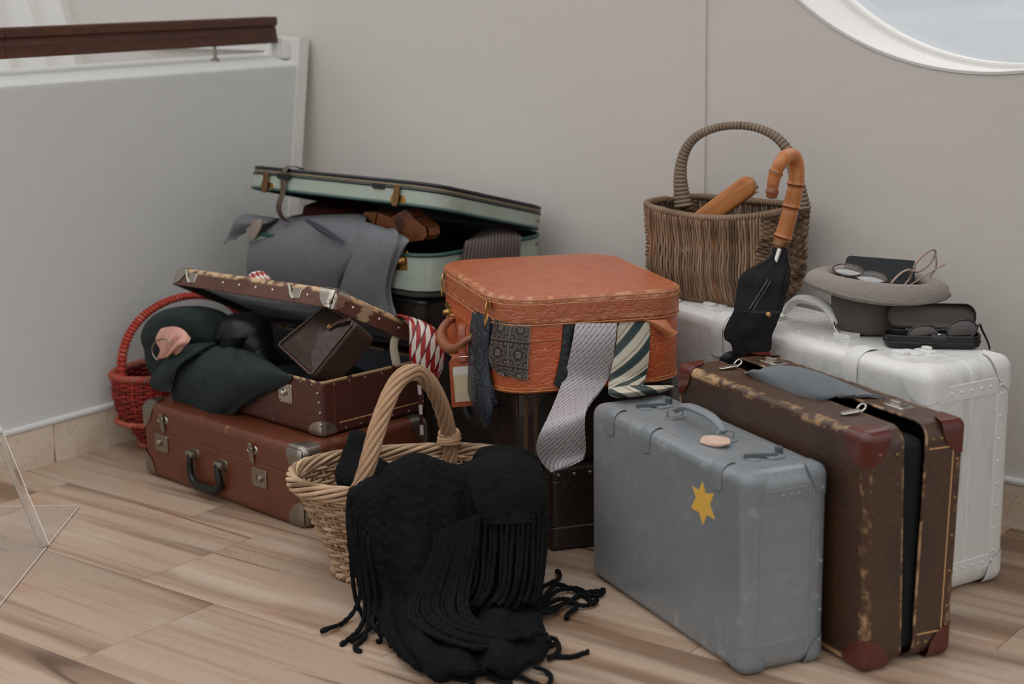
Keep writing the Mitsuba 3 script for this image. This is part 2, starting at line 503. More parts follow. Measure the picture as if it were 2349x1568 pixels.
put('window_1__reveal', ring_loft([(hole_c, hole_r + 0.004, -0.003), (hole_c, hole_r - 0.002, -0.004), (hole_c, hole_r - 0.004, 0.0), (in_c, in_r + 0.012, 0.13)]), 'mat_white', 30)
put('window_1__frame', ring_loft([(in_c, in_r + 0.03, 0.125), (in_c, in_r + 0.011, 0.124), (in_c, in_r + 0.009, 0.131), (in_c, in_r + 0.004, 0.131), (in_c, in_r, 0.134), (in_c, in_r, 0.165)]), 'mat_white', 30)
V = onwall(WA, WD, WN, np.r_[np.c_[in_c[0] + (in_r + 0.01) * np.cos(g), in_c[1] + (in_r + 0.01) * np.sin(g), np.full(160, 0.15)], [[in_c[0], in_c[1], 0.15]]])
i = np.arange(160)
put('window_1__pane', (V, np.c_[i, (i + 1) % 160, np.full(160, 160)]), 'mat_pane', False)
tag('window_1', 'large round porthole window with deep white reveal', kind='structure')

# vertical cover strip on the back wall
s0, s1 = wallco(WA, WD, (0.4387, 3.9611, 1.1285)), wallco(WA, WD, (0.4632, 3.9406, 1.1285))
P = [(s0[0], 3.2), (s1[0], 3.2), (s1[0] - 0.014, 0.02), (s0[0] - 0.012, 0.02)]
V, F = poly(sg.Polygon(P), 0.006); V[:, 2] -= 0.006
put('trim_1', (onwall(WA, WD, WN, V), F), 'mat_wall', False); tag('trim_1', 'flat vertical cover strip on the wall above the brown wicker basket', kind='structure')

# parapet on the left: slanted end, sloping rounded coping
tp = [wallco(LB, LD, p) for p in ((-0.6019, 4.7577, 0.9610), (-0.6289, 4.7224, 0.6633))]
sl = (tp[0][0] - tp[1][0]) / (tp[0][1] - tp[1][1])
end = lambda z: tp[0][0] + sl * (z - tp[0][1])
prof = [(0.0, -0.02), (0.0, 0.112), (0.0, 0.5), (0.0, 0.938), (0.002, 0.947), (0.008, 0.953), (0.06, 0.968), (0.14, 0.980), (0.155, 0.978), (0.16, 0.968), (0.16, -0.02)]
V, F = [], []
for k, (o, z) in enumerate(prof):
    V += [(-3.6, z, o), (end(z), z, o)]
for k in range(len(prof) - 1):
    F += [(2 * k, 2 * k + 1, 2 * k + 3), (2 * k, 2 * k + 3, 2 * k + 2)]
c = len(V); V.append((end(0.5), 0.5, 0.08))
for k in range(len(prof) - 1):
    F.append((2 * k + 1, c, 2 * k + 3))
F.append((2 * len(prof) - 1, c, 1))
put('wall_left', (onwall(LB, LD, LN, V), np.array(F)), 'mat_wall_cool', 30); tag('wall_left', 'white half-height parapet wall under the dark wooden handrail', kind='structure')
tq = [wallco(LB, LD, p) for p in ((-0.5973, 4.7637, 1.0271), (-0.5738, 4.7943, 1.0206), (-0.6053, 4.7533, 0.6594), (-0.6888, 4.6444, -0.1223), (-0.7081, 4.6193, -0.1148), (-0.6289, 4.7224, 0.6633))]
V, F = poly(sg.Polygon(tq), 0.14); V[:, 2] -= 0.004
put('trim_2', (onwall(LB, LD, LN, V), F), 'mat_white', False); tag('trim_2', 'narrow white corner strip at the end of the parapet', kind='structure')

# the rest of the stair gallery, outside the picture
M['mat_wall_far'] = two(pr(C('8a847e'), 0.85, 0.2))
V, F = slab(1.25, 1.40, 2.75, 3.27, -0.04, 3.3, 0.002); put('wall_right', (V, F), 'mat_wall_far', False); tag('wall_right', 'short return wall on the right, outside the picture', kind='structure')

# stone skirting, with the plaster lip above
M['mat_skirting'] = two(pr(mikit.proc(lambda p, n, uv: mikit.mix(mikit.mix(C('d3c3b0').tolist(), C('bfac97').tolist(), mikit.smoothstep(0.3, 0.75, mikit.fbm(uv.x * 7, uv.y * 12, 1.0, 4))), C('8d7a66').tolist(),
        mikit.smoothstep(0.76, 0.86, mikit.noise(uv.x * 420, uv.y * 300, 4.0)) * 0.5)), 0.5, 0.35))


def skirting(key, o, x, n, joints, zt):
    for a, b in zip(joints[:-1], joints[1:]):
        V, F = slab(a + 0.0006, b - 0.0006, -0.002, zt, -0.012, 0.004, 0.0012)
        uv = np.c_[V[:, 0] + rng.uniform(0, 9), V[:, 1] + rng.uniform(0, 9)]
        k, i = f'{key}__stone', 0
        while k in scene:
            i += 1; k = f'{key}__stone_{i:03d}'
        scene[k] = mikit.ply((onwall(o, x, n, V), F), 'mat_skirting', smooth=False, uv=uv)
    V, F = slab(joints[0], joints[-1], zt + 0.0005, zt + 0.014, -0.016, 0.004, 0.004)
    put(f'{key}__plaster_lip', (onwall(o, x, n, V), F), 'mat_wall_cool', 30)


skirting('baseboard_left', LB, LD, LN, [-1.75, -1.3, -0.85, -0.535, -0.203, -0.03, 0.28, 0.60], 0.098)
tag('baseboard_left', 'beige stone skirting along the foot of the parapet', kind='structure')
skirting('baseboard_back', WA, WD, WN, [-1.2, -0.7, -0.25, 0.20, 0.65, 1.10, 1.55, 2.02], 0.098)
tag('baseboard_back', 'beige stone skirting along the foot of the back wall', kind='structure')

# handrail: two lengths of moulded dark wood on a steel pin
def rail_wood(p, n, uv):
    a = p.x * LD[0] + p.y * LD[1]
    g = mikit.fbm(a * 3, p.z * 160, p.x * 60, 3)
    blk = mikit.cell_rand(a * 6.2, p.z * 38.0)
    return mikit.mix(mikit.mix(C('4d2a1b').tolist(), C('301b12').tolist(), g), C('5e331f').tolist(), blk * 0.45)


M['mat_rail'] = two(pr(mikit.proc(rail_wood), 0.4, 0.45))
ra, rb = wallco(LB, LD, (-0.6582, 4.7664, 1.0096)), wallco(LB, LD, (-0.6554, 4.7701, 1.0839))
rz0, rz1 = ra[1], rb[1]; h = rz1 - rz0
half = [(0.020, 0), (0.0235, 0.03), (0.0235, 0.30), (0.0205, 0.34), (0.0215, 0.38), (0.0205, 0.52), (0.017, 0.60), (0.0165, 0.64), (0.022, 0.66), (0.026, 0.70), (0.026, 0.95), (0.023, 1.0)]
pf = [(-a, z) for a, z in half] + [(a, z) for a, z in half[::-1]]
js = wallco(LB, LD, (-1.2167, 4.0386, 1.0569))[0]


def railpiece(a, b):
    n = len(pf); V = [(s, rz0 + z * h, 0.05 + 0.024 + o) for s in (a, b) for o, z in pf] ; F = []
    for k in range(n):
        j = (k + 1) % n; F += [(k, j, n + j), (k, n + j, n + k)]
    V += [(a, rz0 + h / 2, 0.074), (b, rz0 + h / 2, 0.074)]
    for k in range(n):
        j = (k + 1) % n; F += [(j, k, 2 * n), (n + k, n + j, 2 * n + 1)]
    return onwall(LB, LD, LN, V), np.array(F)


put('handrail__rail', railpiece(js + 0.0008, ra[0]), 'mat_rail', 35); put('handrail__rail', railpiece(-3.4, js - 0.0008), 'mat_rail', 35)
pz = wallco(LB, LD, (-0.8110, 4.6067, 0.9932))
V = xf(lathe([(0.0001, 0.95), (0.012, 0.95), (0.012, 0.976), (0.005, 0.978), (0.005, rz0 + 0.001), (0.0001, rz0 + 0.001)], 14), np.eye(4))
put('handrail__pin', (V[0] + LB + LD * pz[0] - LN * 0.074, V[1]), 'mat_steel', 30, label='thin steel pin holding the rail')
tag('handrail', 'dark brown moulded wooden handrail above the white parapet', 'handrail')

# white cover box at the rail end
b0_, b1_ = wallco(LB, LD, (-0.6477, 4.7472, 0.9647)), wallco(LB, LD, (-0.6059, 4.8018, 1.0257)); b0_[0] = max(b0_[0], ra[0] + 0.003)
V, F, _, _ = loft([(0.012, -0.004, 0), (0.003, -0.001, 0), (0, 0.002, 0), (0, 0.05, 0), (0.004, 0.054, 0)], b1_[0] - b0_[0], b1_[1] - b0_[1], 0.006, 32)
put('cover_box__body', (onwall(LB, LD, LN, V + [b0_[0], b0_[1], 0.03]), F), 'mat_white', 30)
tag('cover_box', 'small white plastic box at the end of the handrail', 'box')
# white ledge on the wall behind the rail
c0, c1 = wallco(WA, WD, (-0.6581, 4.8814, 0.9932)), wallco(WA, WD, (-1.1605, 5.3030, 0.9541))
V, F = slab(c0[0], c1[0], c0[1] - 0.012, c0[1] + 0.012, -0.02, 0.0, 0.003)
put('trim_3', (onwall(WA, WD, WN, V), F), 'mat_white', 30); tag('trim_3', 'thin white ledge on the far wall seen below the handrail', kind='structure')
# slanted white pilasters beyond the parapet, far left
for q, (x0, x1, off) in enumerate([(-60, 40, 0.05), (38, 100, 0.09), (96, 158, 0.13)]):
    P = [wallco(WA, WD, p) for p in (((-1.6792, 5.7383, 1.1282), (-1.6218, 5.6901, 0.8869)), ((-1.5627, 5.6405, 1.1282), (-1.4997, 5.5877, 0.8985)), ((-1.4556, 5.5507, 1.1282), (-1.4059, 5.5089, 0.9089)))[q]]
    sl_ = (P[0][0] - P[1][0]) / (P[0][1] - P[1][1]); ed = lambda z: P[0][0] + sl_ * (z - P[0][1])
    V, F = poly(sg.Polygon([(ed(1.6), 1.6), (ed(0.0), 0.0), (ed(0.0) + 0.5, 0.0), (ed(1.6) + 0.5, 1.6)]), 0.035 * (q + 1) if False else 0.03)
    V[:, 2] -= 0.03 * (3 - q)
    put(f'trim_{4 + q}', (onwall(WA, WD, WN, V), F), 'mat_white', False)
    tag(f'trim_{4 + q}', ('leftmost', 'middle', 'rightmost')[q] + ' of the slanted white bands beyond the handrail', kind='structure')

# clear acrylic stand at the left edge
V, F = slab(-1.40, -1.011, 2.85, 3.64, 0.0005, 0.0035, 0.001)
put('acrylic_stand__base', (V, F), 'mat_acrylic', 20)
p0, p1 = np.array((-1.0133, 3.3559, 0.0060)), np.array((-1.1338, 3.4000, 0.3332))
V, F = tube(np.array([p0, p1]), 0.0105, 4, ref=(0.6, 0.3, 0.2), flat=0.28)
put('acrylic_stand__leg', (V, F), 'mat_acrylic', False)
for q in (np.array([0.0085, 0.003, 0.002]), np.array([-0.0085, -0.003, -0.002])):
    put('acrylic_stand__edge', tube(np.array([p0 + q, p1 + q]), 0.0011, 6), 'mat_white', 40)
for q in ((( -1.011, 2.86, 0.003), (-1.011, 3.635, 0.003)), ((-1.016, 3.64, 0.003), (-1.395, 3.64, 0.003))):
    put('acrylic_stand__edge', tube(np.array(q), 0.0011, 6), 'mat_white', 40)
tag('acrylic_stand', 'clear acrylic stand on the floor at the left edge of the frame', 'stand')

# ------------------------------------------------------------------ suitcases
X, Y, K = (1, 0, 0), (0, 1, 0), (0, 0, 1)


def wear_colour(P, E, A, base, worn, amount, f=60, seed=0, dark=None):
    n1 = nz(P, (f, f, f), seed); n2 = nz(P, (f * 4, f * 4, f * 4), seed + 5, 3); n3 = nz(P, (9, 9, 9), seed + 9, 3)
    edge = np.maximum(E, A * 0.55 * (E > 0.05) + A * 0.25)
    m = sstep(0.62, 0.86, edge * amount * (0.35 + 0.75 * n1 + 0.5 * (n3 - 0.4)) + 0.35 * (n2 - 0.5) * (edge > 0.2))
    b = np.asarray(base)[None] * (0.86 + 0.28 * n3 + 0.12 * (n2 - 0.5))[:, None]
    if dark is not None:
        b = blend(b, np.broadcast_to(dark, b.shape), sstep(0.52, 0.75, n3) * 0.6)
    return blend(b, np.broadcast_to(worn, b.shape), m)


def up(fr, V):                    # profile plane (l, t), thickness along w  ->  world
    return fr(np.c_[V[:, 0], V[:, 2], V[:, 1]])


def corner_cap(fr, at, sx, sy, sz, size, r, bulge=0.004, lobes=True, n=15):
    """metal or leather cap over a box corner at local point 'at'; (sx, sy, sz) point inwards along l, w, t"""
    # three-sided patch made by pushing a corner cube's surface outwards, outline scalloped
    parts = []
    g = np.linspace(0, 1, n)
    U, Vv = np.meshgrid(g, g, indexing='ij')
    for ax in range(3):
        c = [None] * 3; o = [a for a in range(3) if a != ax]
        c[ax] = np.zeros_like(U); c[o[0]] = U; c[o[1]] = Vv
        Q = np.stack(c, -1)
        parts.append(Q.reshape(-1, 3))
    Q = np.concatenate(parts)
    i, j = np.meshgrid(np.arange(n - 1), np.arange(n - 1), indexing='ij'); a = (i * n + j).ravel()
    q = np.stack([a, a + n, a + n + 1, a + 1], -1); tri = np.vstack([q[:, [0, 1, 2]], q[:, [0, 2, 3]]])
    F = np.vstack([tri + k * n * n for k in range(3)])
    # squash each face's square into a rounded lobe
    R = np.sqrt((Q ** 2).sum(1)); mx = Q.max(1)
    sc = np.where(R > 1e-6, mx / np.maximum(R, 1e-6), 1)
    lob = 1.0 if lobes else 1.0
    D = Q * (sc * 1.08 * lob)[:, None] * np.array(size)
    # round the cube's edges: distance to the box corner
    d = np.clip(r - D, 0, None); dl = np.sqrt((d ** 2).sum(1))
    over = dl > 1e-9
    ins = np.where(over, r - np.sqrt(np.maximum(dl, 1e-9) ** 2), 0)
    c = np.minimum(D, r) * 0 + r
    Dn = D.copy()
    near = (D < r).sum(1) >= 2
    v = D - r; v[D > r] = 0
    ln = np.sqrt((v ** 2).sum(1)); s = np.where(ln > 1e-9, r / np.maximum(ln, 1e-9), 1)
    Dn = np.where(D < r, r + v * s[:, None], D)
    Dn = Dn - bulge * np.where(D < r, -v * s[:, None] / r, 0)
    S = np.array([sx, sy, sz])
    W = fr(np.array(at) + Dn * S)
    m = trimesh.Trimesh(W, F, process=False); m.merge_vertices(digits_vertex=5)
    return np.array(m.vertices), np.array(m.faces)


def handle(name, fr, p0, p1, rise, rad, bsdf, out=(0, 0, 1), side=(0, 1, 0), flat=0.7, n=26, color=None, sag=None):
    """arched grip between two local points, rising along 'out'"""
    p0, p1, o = np.array(p0, float), np.array(p1, float), np.array(out, float)
    t = np.linspace(0, 1, n)
    hgt = rise * (1 - np.abs(2 * t - 1) ** 3.2)
    pts = p0 + (p1 - p0) * t[:, None] + o * hgt[:, None]
    r = rad * (0.72 + 0.28 * np.sin(np.pi * t))
    V, F = tube(fr(pts), r, 10, ref=fr(np.array(side, float)) - fr(np.zeros(3)), flat=flat)
    return put(name, (V, F), bsdf, 40, color)


def loft_case(fr, name, L, H, W, rc, re, bsdf, colour, upright=True, step=0.005, n=None, **kw):
    mx = min(L, H) / 2 - 0.004
    st = box_stations(W, re, mx, step, **kw)
    n = n or int(2 * (L + H) / step)
    V, F, E, A = loft(st, L, H, rc, n)
    Wd = up(fr, V) if upright else fr(V)
    put(name, (Wd, F), bsdf, True, colour(V, E, A))
    return V


# --- grey painted suitcase with the yellow star (upright on its long edge)
gy = Frame((0.391, 2.640), 2.003); GL, GW, GH = 0.568, 0.171, 0.365


def grey_colour(V, E, A):
    n = nz(V, (7, 7, 7), 3); n2 = nz(V, (40, 40, 40), 8)
    c = np.asarray(C('6c7174'))[None] * (0.9 + 0.2 * n)[:, None]
    c = blend(c, np.broadcast_to(C('7a7673'), c.shape), sstep(0.5, 0.75, nz(V, (5, 14, 5), 11)) * 0.5)
    return blend(c, np.broadcast_to(C('8a8d8e'), c.shape), sstep(0.60, 0.8, n2) * (0.2 + 0.5 * E))


loft_case(gy, 'grey_suitcase__body', GL, GH, GW, 0.030, 0.020, 'mat_vc_paint', grey_colour, grooves=[(0.030, 0.0012, 0.0008), (GW - 0.034, 0.0012, 0.0012)])
# edge binding and corner patches raised under the paint
for l0, l1 in ((-0.0015, 0.062), (GL - 0.062, GL + 0.0015)):
    for z0 in (0, 1):
        a = l0 < 0.1
        tt = (GH - 0.055, GH + 0.0015) if z0 else (-0.0005, 0.055)
V, F, _, _ = loft([(0.03, -0.0012, 0), (0.0, -0.0010, 0), (-0.0012, 0.006, 0), (-0.0012, 0.027, 0), (0.0, 0.028, 0)], GL, GH, 0.031, 220, closed=False)
# star painted flat on the front face
star = []
sc_, sa_ = np.array([0.163, 0.268]), 0.031
for k in range(12):
    r = 0.0375 if k % 2 == 0 else 0.019
    a = math.pi / 2 + k * math.pi / 6
    star.append(sc_ + [math.cos(a) * r * 0.98, math.sin(a) * r])
star = np.array([(0.1388, -0.0000, 0.3194), (0.1288, 0.0000, 0.2998), (0.1001, 0.0000, 0.3081), (0.1132, -0.0000, 0.2835), (0.0961, 0.0000, 0.2614), (0.1214, -0.0000, 0.2625), (0.1355, 0.0000, 0.2388), (0.1477, 0.0000, 0.2586), (0.1761, 0.0000, 0.2591), (0.1602, 0.0000, 0.2842), (0.1740, 0.0000, 0.3006), (0.1501, 0.0000, 0.2993)])[:, [0, 2]]
V, F = poly(sg.Polygon(star), 0.0007)
put('grey_suitcase__star', (gy(np.c_[V[:, 0], -V[:, 2] - 0.0001, V[:, 1]]), F), 'mat_vc_satin', False, C('c9a047'), label='yellow six-pointed star painted on the grey suitcase')


def latch_grey(par, fr, lc, wc, H, mat, s=1.0):
    base = put(f'{par}__latch', shape(plate(0.052, 0.030, 0.0050, 0.004), mat), None, M=fr.mat((lc, wc, H - 0.0006), X, Y, K))
    put(f'{base}__arm', shape(plate(0.007, 0.062, 0.007, 0.003), 'mat_grey_dark'), None, M=fr.mat((lc - 0.004, wc - 0.022, H + 0.002), (0.94, 0.34, 0), (-0.34, 0.94, 0), K))
    put(f'{base}__knob', shape(plate(0.014, 0.012, 0.011, 0.004), 'mat_grey_dark'), None, M=fr.mat((lc + 0.006, wc + 0.022, H + 0.002), X, Y, K))
    put(f'{base}__catch', shape(plate(0.040, 0.020, 0.003, 0.003), mat), None, M=fr.mat((lc + 0.002, wc - 0.038, H - 0.0006), X, Y, K))


latch_grey('grey_suitcase', gy, 0.086, 0.105, GH, 'mat_grey_paint')
latch_grey('grey_suitcase', gy, 0.470, 0.105, GH, 'mat_grey_paint')
handle('grey_suitcase__handle', gy, (0.205, 0.085, GH + 0.016), (0.375, 0.085, GH + 0.016), 0.020, 0.0105, 'mat_grey_paint')
for l in (0.200, 0.380):
    put('grey_suitcase__handle_mount', shape(plate(0.030, 0.040, 0.004, 0.012), 'mat_grey_paint'), None, M=gy.mat((l, 0.085, GH - 0.0006), X, Y, K))
    s = -0.006 if l < 0.3 else 0.006
    r_ = [(l, 0.070, GH + 0.004), (l - s * 0.4, 0.070, GH + 0.018), (l - s, 0.085, GH + 0.020), (l - s * 0.4, 0.100, GH + 0.018), (l, 0.100, GH + 0.004)]
    put('grey_suitcase__handle_ring', tube(gy(spline(r_, 22)), 0.0022, 6), 'mat_grey_paint', 40)
put('grey_suitcase__tag', cloth([[(0.3430, 2.8586, 0.3750), (0.3634, 2.8458, 0.3800), (0.3890, 2.8483, 0.3740)], [(0.3385, 2.8534, 0.3700), (0.3603, 2.8203, 0.3760), (0.3867, 2.8134, 0.3760)], [(0.3366, 2.8435, 0.3680), (0.3613, 2.8144, 0.3680), (0.3814, 2.8142, 0.3710)]], 10, 14, 0.0012)[:2], 'mat_vc_satin', True, C('b89c88'), label='torn scrap of a paper tag by the handle')
for l in (0.095, 0.345, 0.485):                        # raised straps over the top front edge
    P_ = [(l, GW * 0.16, GH + 0.0016), (l, 0.012, GH + 0.0012), (l, 0.003, GH - 0.006), (l, -0.0012, GH - 0.02), (l, -0.0014, GH - 0.045)]
    V, F = tube(gy(spline(P_, 18)), 0.019, 10, ref=gy.d, flat=0.09)
    put('grey_suitcase__edge_clip', (V, F), 'mat_grey_paint', 40)
for w, t in ((0.010, 0.022), (0.010, GH - 0.022), (GW - 0.012, 0.024), (GW - 0.012, GH - 0.026)):
    pass
rivets('grey_suitcase', gy, [(-0.0010, w, GH - 0.044) for w in (0.075, 0.092, 0.108)] + [(-0.0004, GW - 0.014, t) for t in (0.325, 0.19, 0.10, 0.045)], Y, K, (-1, 0, 0), 'mat_grey_paint')
for t, sv in ((GH, -1), (0, 1)):   # end corner patches
    for w, s_ in ((GW, -1), (0, 1)):
        put('grey_suitcase__corner', corner_cap(gy, (0, w, t), 1, s_, sv, (0.040, 0.040, 0.050), 0.021, 0.0018), 'mat_grey_paint', 40)
V, F = slab(-0.0012, 0.003, 0.034, GW - 0.036, GH - 0.056, GH - 0.032, 0.0008)
put('grey_suitcase__edge_strip', (gy(V), F), 'mat_grey_paint', False)
V, F = slab(-0.0012, 0.003, 0.034, GW - 0.036, 0.032, 0.056, 0.0008)
put('grey_suitcase__edge_strip', (gy(V), F), 'mat_grey_paint', False)
tag('grey_suitcase', 'grey painted suitcase with a yellow star, standing upright in front', 'suitcase')

# --- old brown suitcase, ajar (two shells standing upright)
br = Frame((0.602, 2.65), 2.027); BL, BW, BH = 0.596, 0.192, 0.431


def brown_colour(V, E, A):
    c = wear_colour(V, E, A, C('402a1d'), C('a5825c'), 0.86, 70, 21, C('2c211a'))
    g = np.sin(V[:, 1] * 1900) * np.sin(V[:, 2] * 1900 + V[:, 0] * 1900)
    return c * (1 + 0.10 * g)[:, None]


def brown_half(name, fr, W, wl, mirror):
    mx = BH / 2 - 0.004
    st = open_stations(W, 0.012, 0.005, 0.006, mx, 0.005)
    V, F, E, A = loft(st, BL, BH, 0.032, 420)
    col = brown_colour(V, E, A)
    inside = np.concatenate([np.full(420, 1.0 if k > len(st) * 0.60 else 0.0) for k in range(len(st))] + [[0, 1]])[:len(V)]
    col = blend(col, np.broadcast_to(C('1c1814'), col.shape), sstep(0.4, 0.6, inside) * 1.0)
    if mirror:
        V = V * [1, 1, -1] + [0, 0, W]
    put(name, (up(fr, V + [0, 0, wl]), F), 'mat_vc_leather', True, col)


def yawed(fr, p, a):
    """copy of the frame turned by a about the vertical through local p"""
    g = Frame((0, 0), 0); q = fr(np.array(p, float))
    R = np.array([[math.cos(a), -math.sin(a), 0], [math.sin(a), math.cos(a), 0], [0, 0, 1]])
    g.d, g.e, g.k = R @ fr.d, R @ fr.e, fr.k; g.o = q + R @ (fr.o - q)
    return g


def leaned(fr, w, a):
    """copy leaning about the bottom line at local w"""
    g = Frame((0, 0), 0); ca, sa = math.cos(a), math.sin(a); q = fr(np.array([0, w, 0.0]))
    g.d = fr.d; g.e = fr.e * ca - Z3 * sa; g.k = Z3 * ca + fr.e * sa; g.o = q - g.e * w
    return g


bl_ = leaned(br, 0.0, -0.030); bl_.o = bl_.o + Z3 * 0.003
brr = leaned(br, BW, 0.030); brr.o = brr.o + Z3 * 0.003
brown_half('brown_suitcase__front_shell', bl_, 0.083, 0.0, False)
brown_half('brown_suitcase__rear_shell', brr, 0.086, BW - 0.086, True)
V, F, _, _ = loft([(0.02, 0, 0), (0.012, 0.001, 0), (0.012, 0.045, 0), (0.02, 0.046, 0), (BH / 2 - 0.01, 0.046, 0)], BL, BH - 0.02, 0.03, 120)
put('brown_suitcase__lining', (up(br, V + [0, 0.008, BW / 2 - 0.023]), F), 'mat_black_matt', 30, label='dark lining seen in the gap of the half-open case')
capsz = (0.050, 0.050, 0.055)
for fr, w, s in ((bl_, 0.0, 1), (brr, BW, -1)):
    for l, sl2 in ((0, 1), (BL, -1)):
        for t, sv in ((BH, -1), (0, 1)):
            k = put('brown_suitcase__corner', corner_cap(fr, (l, w, t), sl2, s, sv, capsz, 0.014, 0.0028), 'mat_red_leather', 40, label=None)
tag('brown_suitcase__corner', 'red-brown leather corner')


def old_lock(par, frA, frB, l, wA, wB, H, mat):
    base = put(f'{par}__lock', shape(plate(0.052, 0.036, 0.004, 0.004), mat), None, M=frB.mat((l, wB, H - 0.0005), X, Y, K))
    put(f'{base}__bolt', shape(plate(0.024, 0.014, 0.007, 0.003), mat), None, M=frB.mat((l + 0.008, wB - 0.001, H + 0.003), X, Y, K))
    put(f'{base}__slot', shape(plate(0.020, 0.003, 0.0006, 0.001), 'mat_ink'), None, M=frB.mat((l - 0.012, wB, H + 0.0035), (0, 1, 0), (-1, 0, 0), K))
    h = put(f'{par}__hasp', shape(plate(0.016, 0.036, 0.003, 0.006), mat), None, M=frA.mat((l, wA, H + 0.003), (0.95, 0.30, 0), (-0.30, 0.95, 0.1), (0, -0.1, 1)))
    put(f'{h}__loop', tube(frA(spline([(l - 0.007, wA + 0.012, H + 0.004), (l - 0.008, wA + 0.026, H + 0.012), (l + 0.003, wA + 0.030, H + 0.014), (l + 0.008, wA + 0.020, H + 0.006)], 14)), 0.0018, 6), mat, 40)


for l in (0.115, 0.50):
    old_lock('brown_suitcase', bl_, brr, l, 0.058, 0.140, BH, 'mat_chrome')
rivets('brown_suitcase', brr, [(-0.0003, w, BH - 0.030) for w in (0.122, 0.140, 0.158)] + [(-0.0003, w, 0.030) for w in (0.118, 0.135, 0.155)] + [(-0.0003, BW - 0.014, t) for t in (0.36, 0.29, 0.22, 0.155, 0.09, 0.055)], Y, K, (-1, 0, 0), 'mat_old_brass')
rivets('brown_suitcase', bl_, [(-0.0022, 0.030, BH - 0.040), (-0.0022, 0.066, BH - 0.045)], Y, K, (-1, 0, 0), 'mat_old_brass')
for z0, z1 in ((BH - 0.047, BH - 0.045), (0.046, 0.048)):
    V, F = slab(-0.0008, 0.001, 0.112, BW - 0.022, z0, z1, 0.0005); put('brown_suitcase__stitching', (brr(V), F), 'mat_thread', False)
V, F = slab(-0.0008, 0.001, BW - 0.026, BW - 0.024, 0.05, BH - 0.05, 0.0005); put('brown_suitcase__stitching', (brr(V), F), 'mat_thread', False)
tag('brown_suitcase', 'worn dark brown suitcase standing half open between the grey and white cases', 'suitcase')

# --- white painted suitcase at the back right
wh = Frame((0.776, 2.972), 2.127); WL_, WW, WH = 0.85, 0.238, 0.460


def white_colour(V, E, A):
    n = nz(V, (6, 6, 6), 31); n2 = nz(V, (50, 12, 50), 33); g = np.sin(V[:, 0] * 1500) * np.sin(V[:, 1] * 1500)
    c = np.asarray(C('c9c8c4'))[None] * (0.92 + 0.16 * n + 0.03 * g)[:, None]
    c = blend(c, np.broadcast_to(C('adadaa'), c.shape), sstep(0.50, 0.75, n2) * 0.5)
    return blend(c, np.broadcast_to(C('dad7d2'), c.shape), 0.6 * E)


loft_case(wh, 'white_suitcase__body', WL_, WH, WW, 0.034, 0.024, 'mat_vc_paint', white_colour, grooves=[(WW * 0.5, 0.0014, 0.0016)])
for l, sl2 in ((0, 1), (WL_, -1)):
    for w, s in ((0, 1), (WW, -1)):
        for t, sv in ((WH, -1), (0, 1)):
            put('white_suitcase__corner', corner_cap(wh, (l, w, t), sl2, s, sv, (0.062, 0.055, 0.062), 0.026, 0.003), 'mat_white_paint', 40)
for l in (0.205, 0.62):
    P_ = [(l, WW * 0.22, WH + 0.0022), (l, 0.020, WH + 0.002), (l, 0.006, WH - 0.006), (l, -0.002, WH - 0.022), (l, -0.0022, WH - 0.085)]
    put('white_suitcase__edge_clip', tube(wh(spline(P_, 24)), 0.021, 12, ref=wh.d, flat=0.10), 'mat_white_paint', 40)
for z0, z1 in ((WH - 0.068, WH - 0.036), (0.036, 0.064)):
    V, F = slab(-0.0016, 0.004, 0.030, WW - 0.028, z0, z1, 0.0010); put('white_suitcase__edge_strip', (wh(V), F), 'mat_white_paint', False)
    rivets('white_suitcase', wh, [(-0.0014, w, (z0 + z1) / 2) for w in np.linspace(0.065, WW - 0.04, 6)], Y, K, (-1, 0, 0), 'mat_white_paint')
V, F = slab(-0.0016, 0.004, WW - 0.048, WW - 0.027, 0.066, WH - 0.07, 0.0010); put('white_suitcase__edge_strip', (wh(V), F), 'mat_white_paint', False)
rivets('white_suitcase', wh, [(-0.0014, WW - 0.037, t) for t in np.linspace(0.07, WH - 0.07, 8)], Y, K, (-1, 0, 0), 'mat_white_paint')
rivets('white_suitcase', wh, [(l, 0.040, WH + 0.0004) for l in (0.26, 0.33, 0.40, 0.5, 0.56)], X, Y, K, 'mat_white_paint')
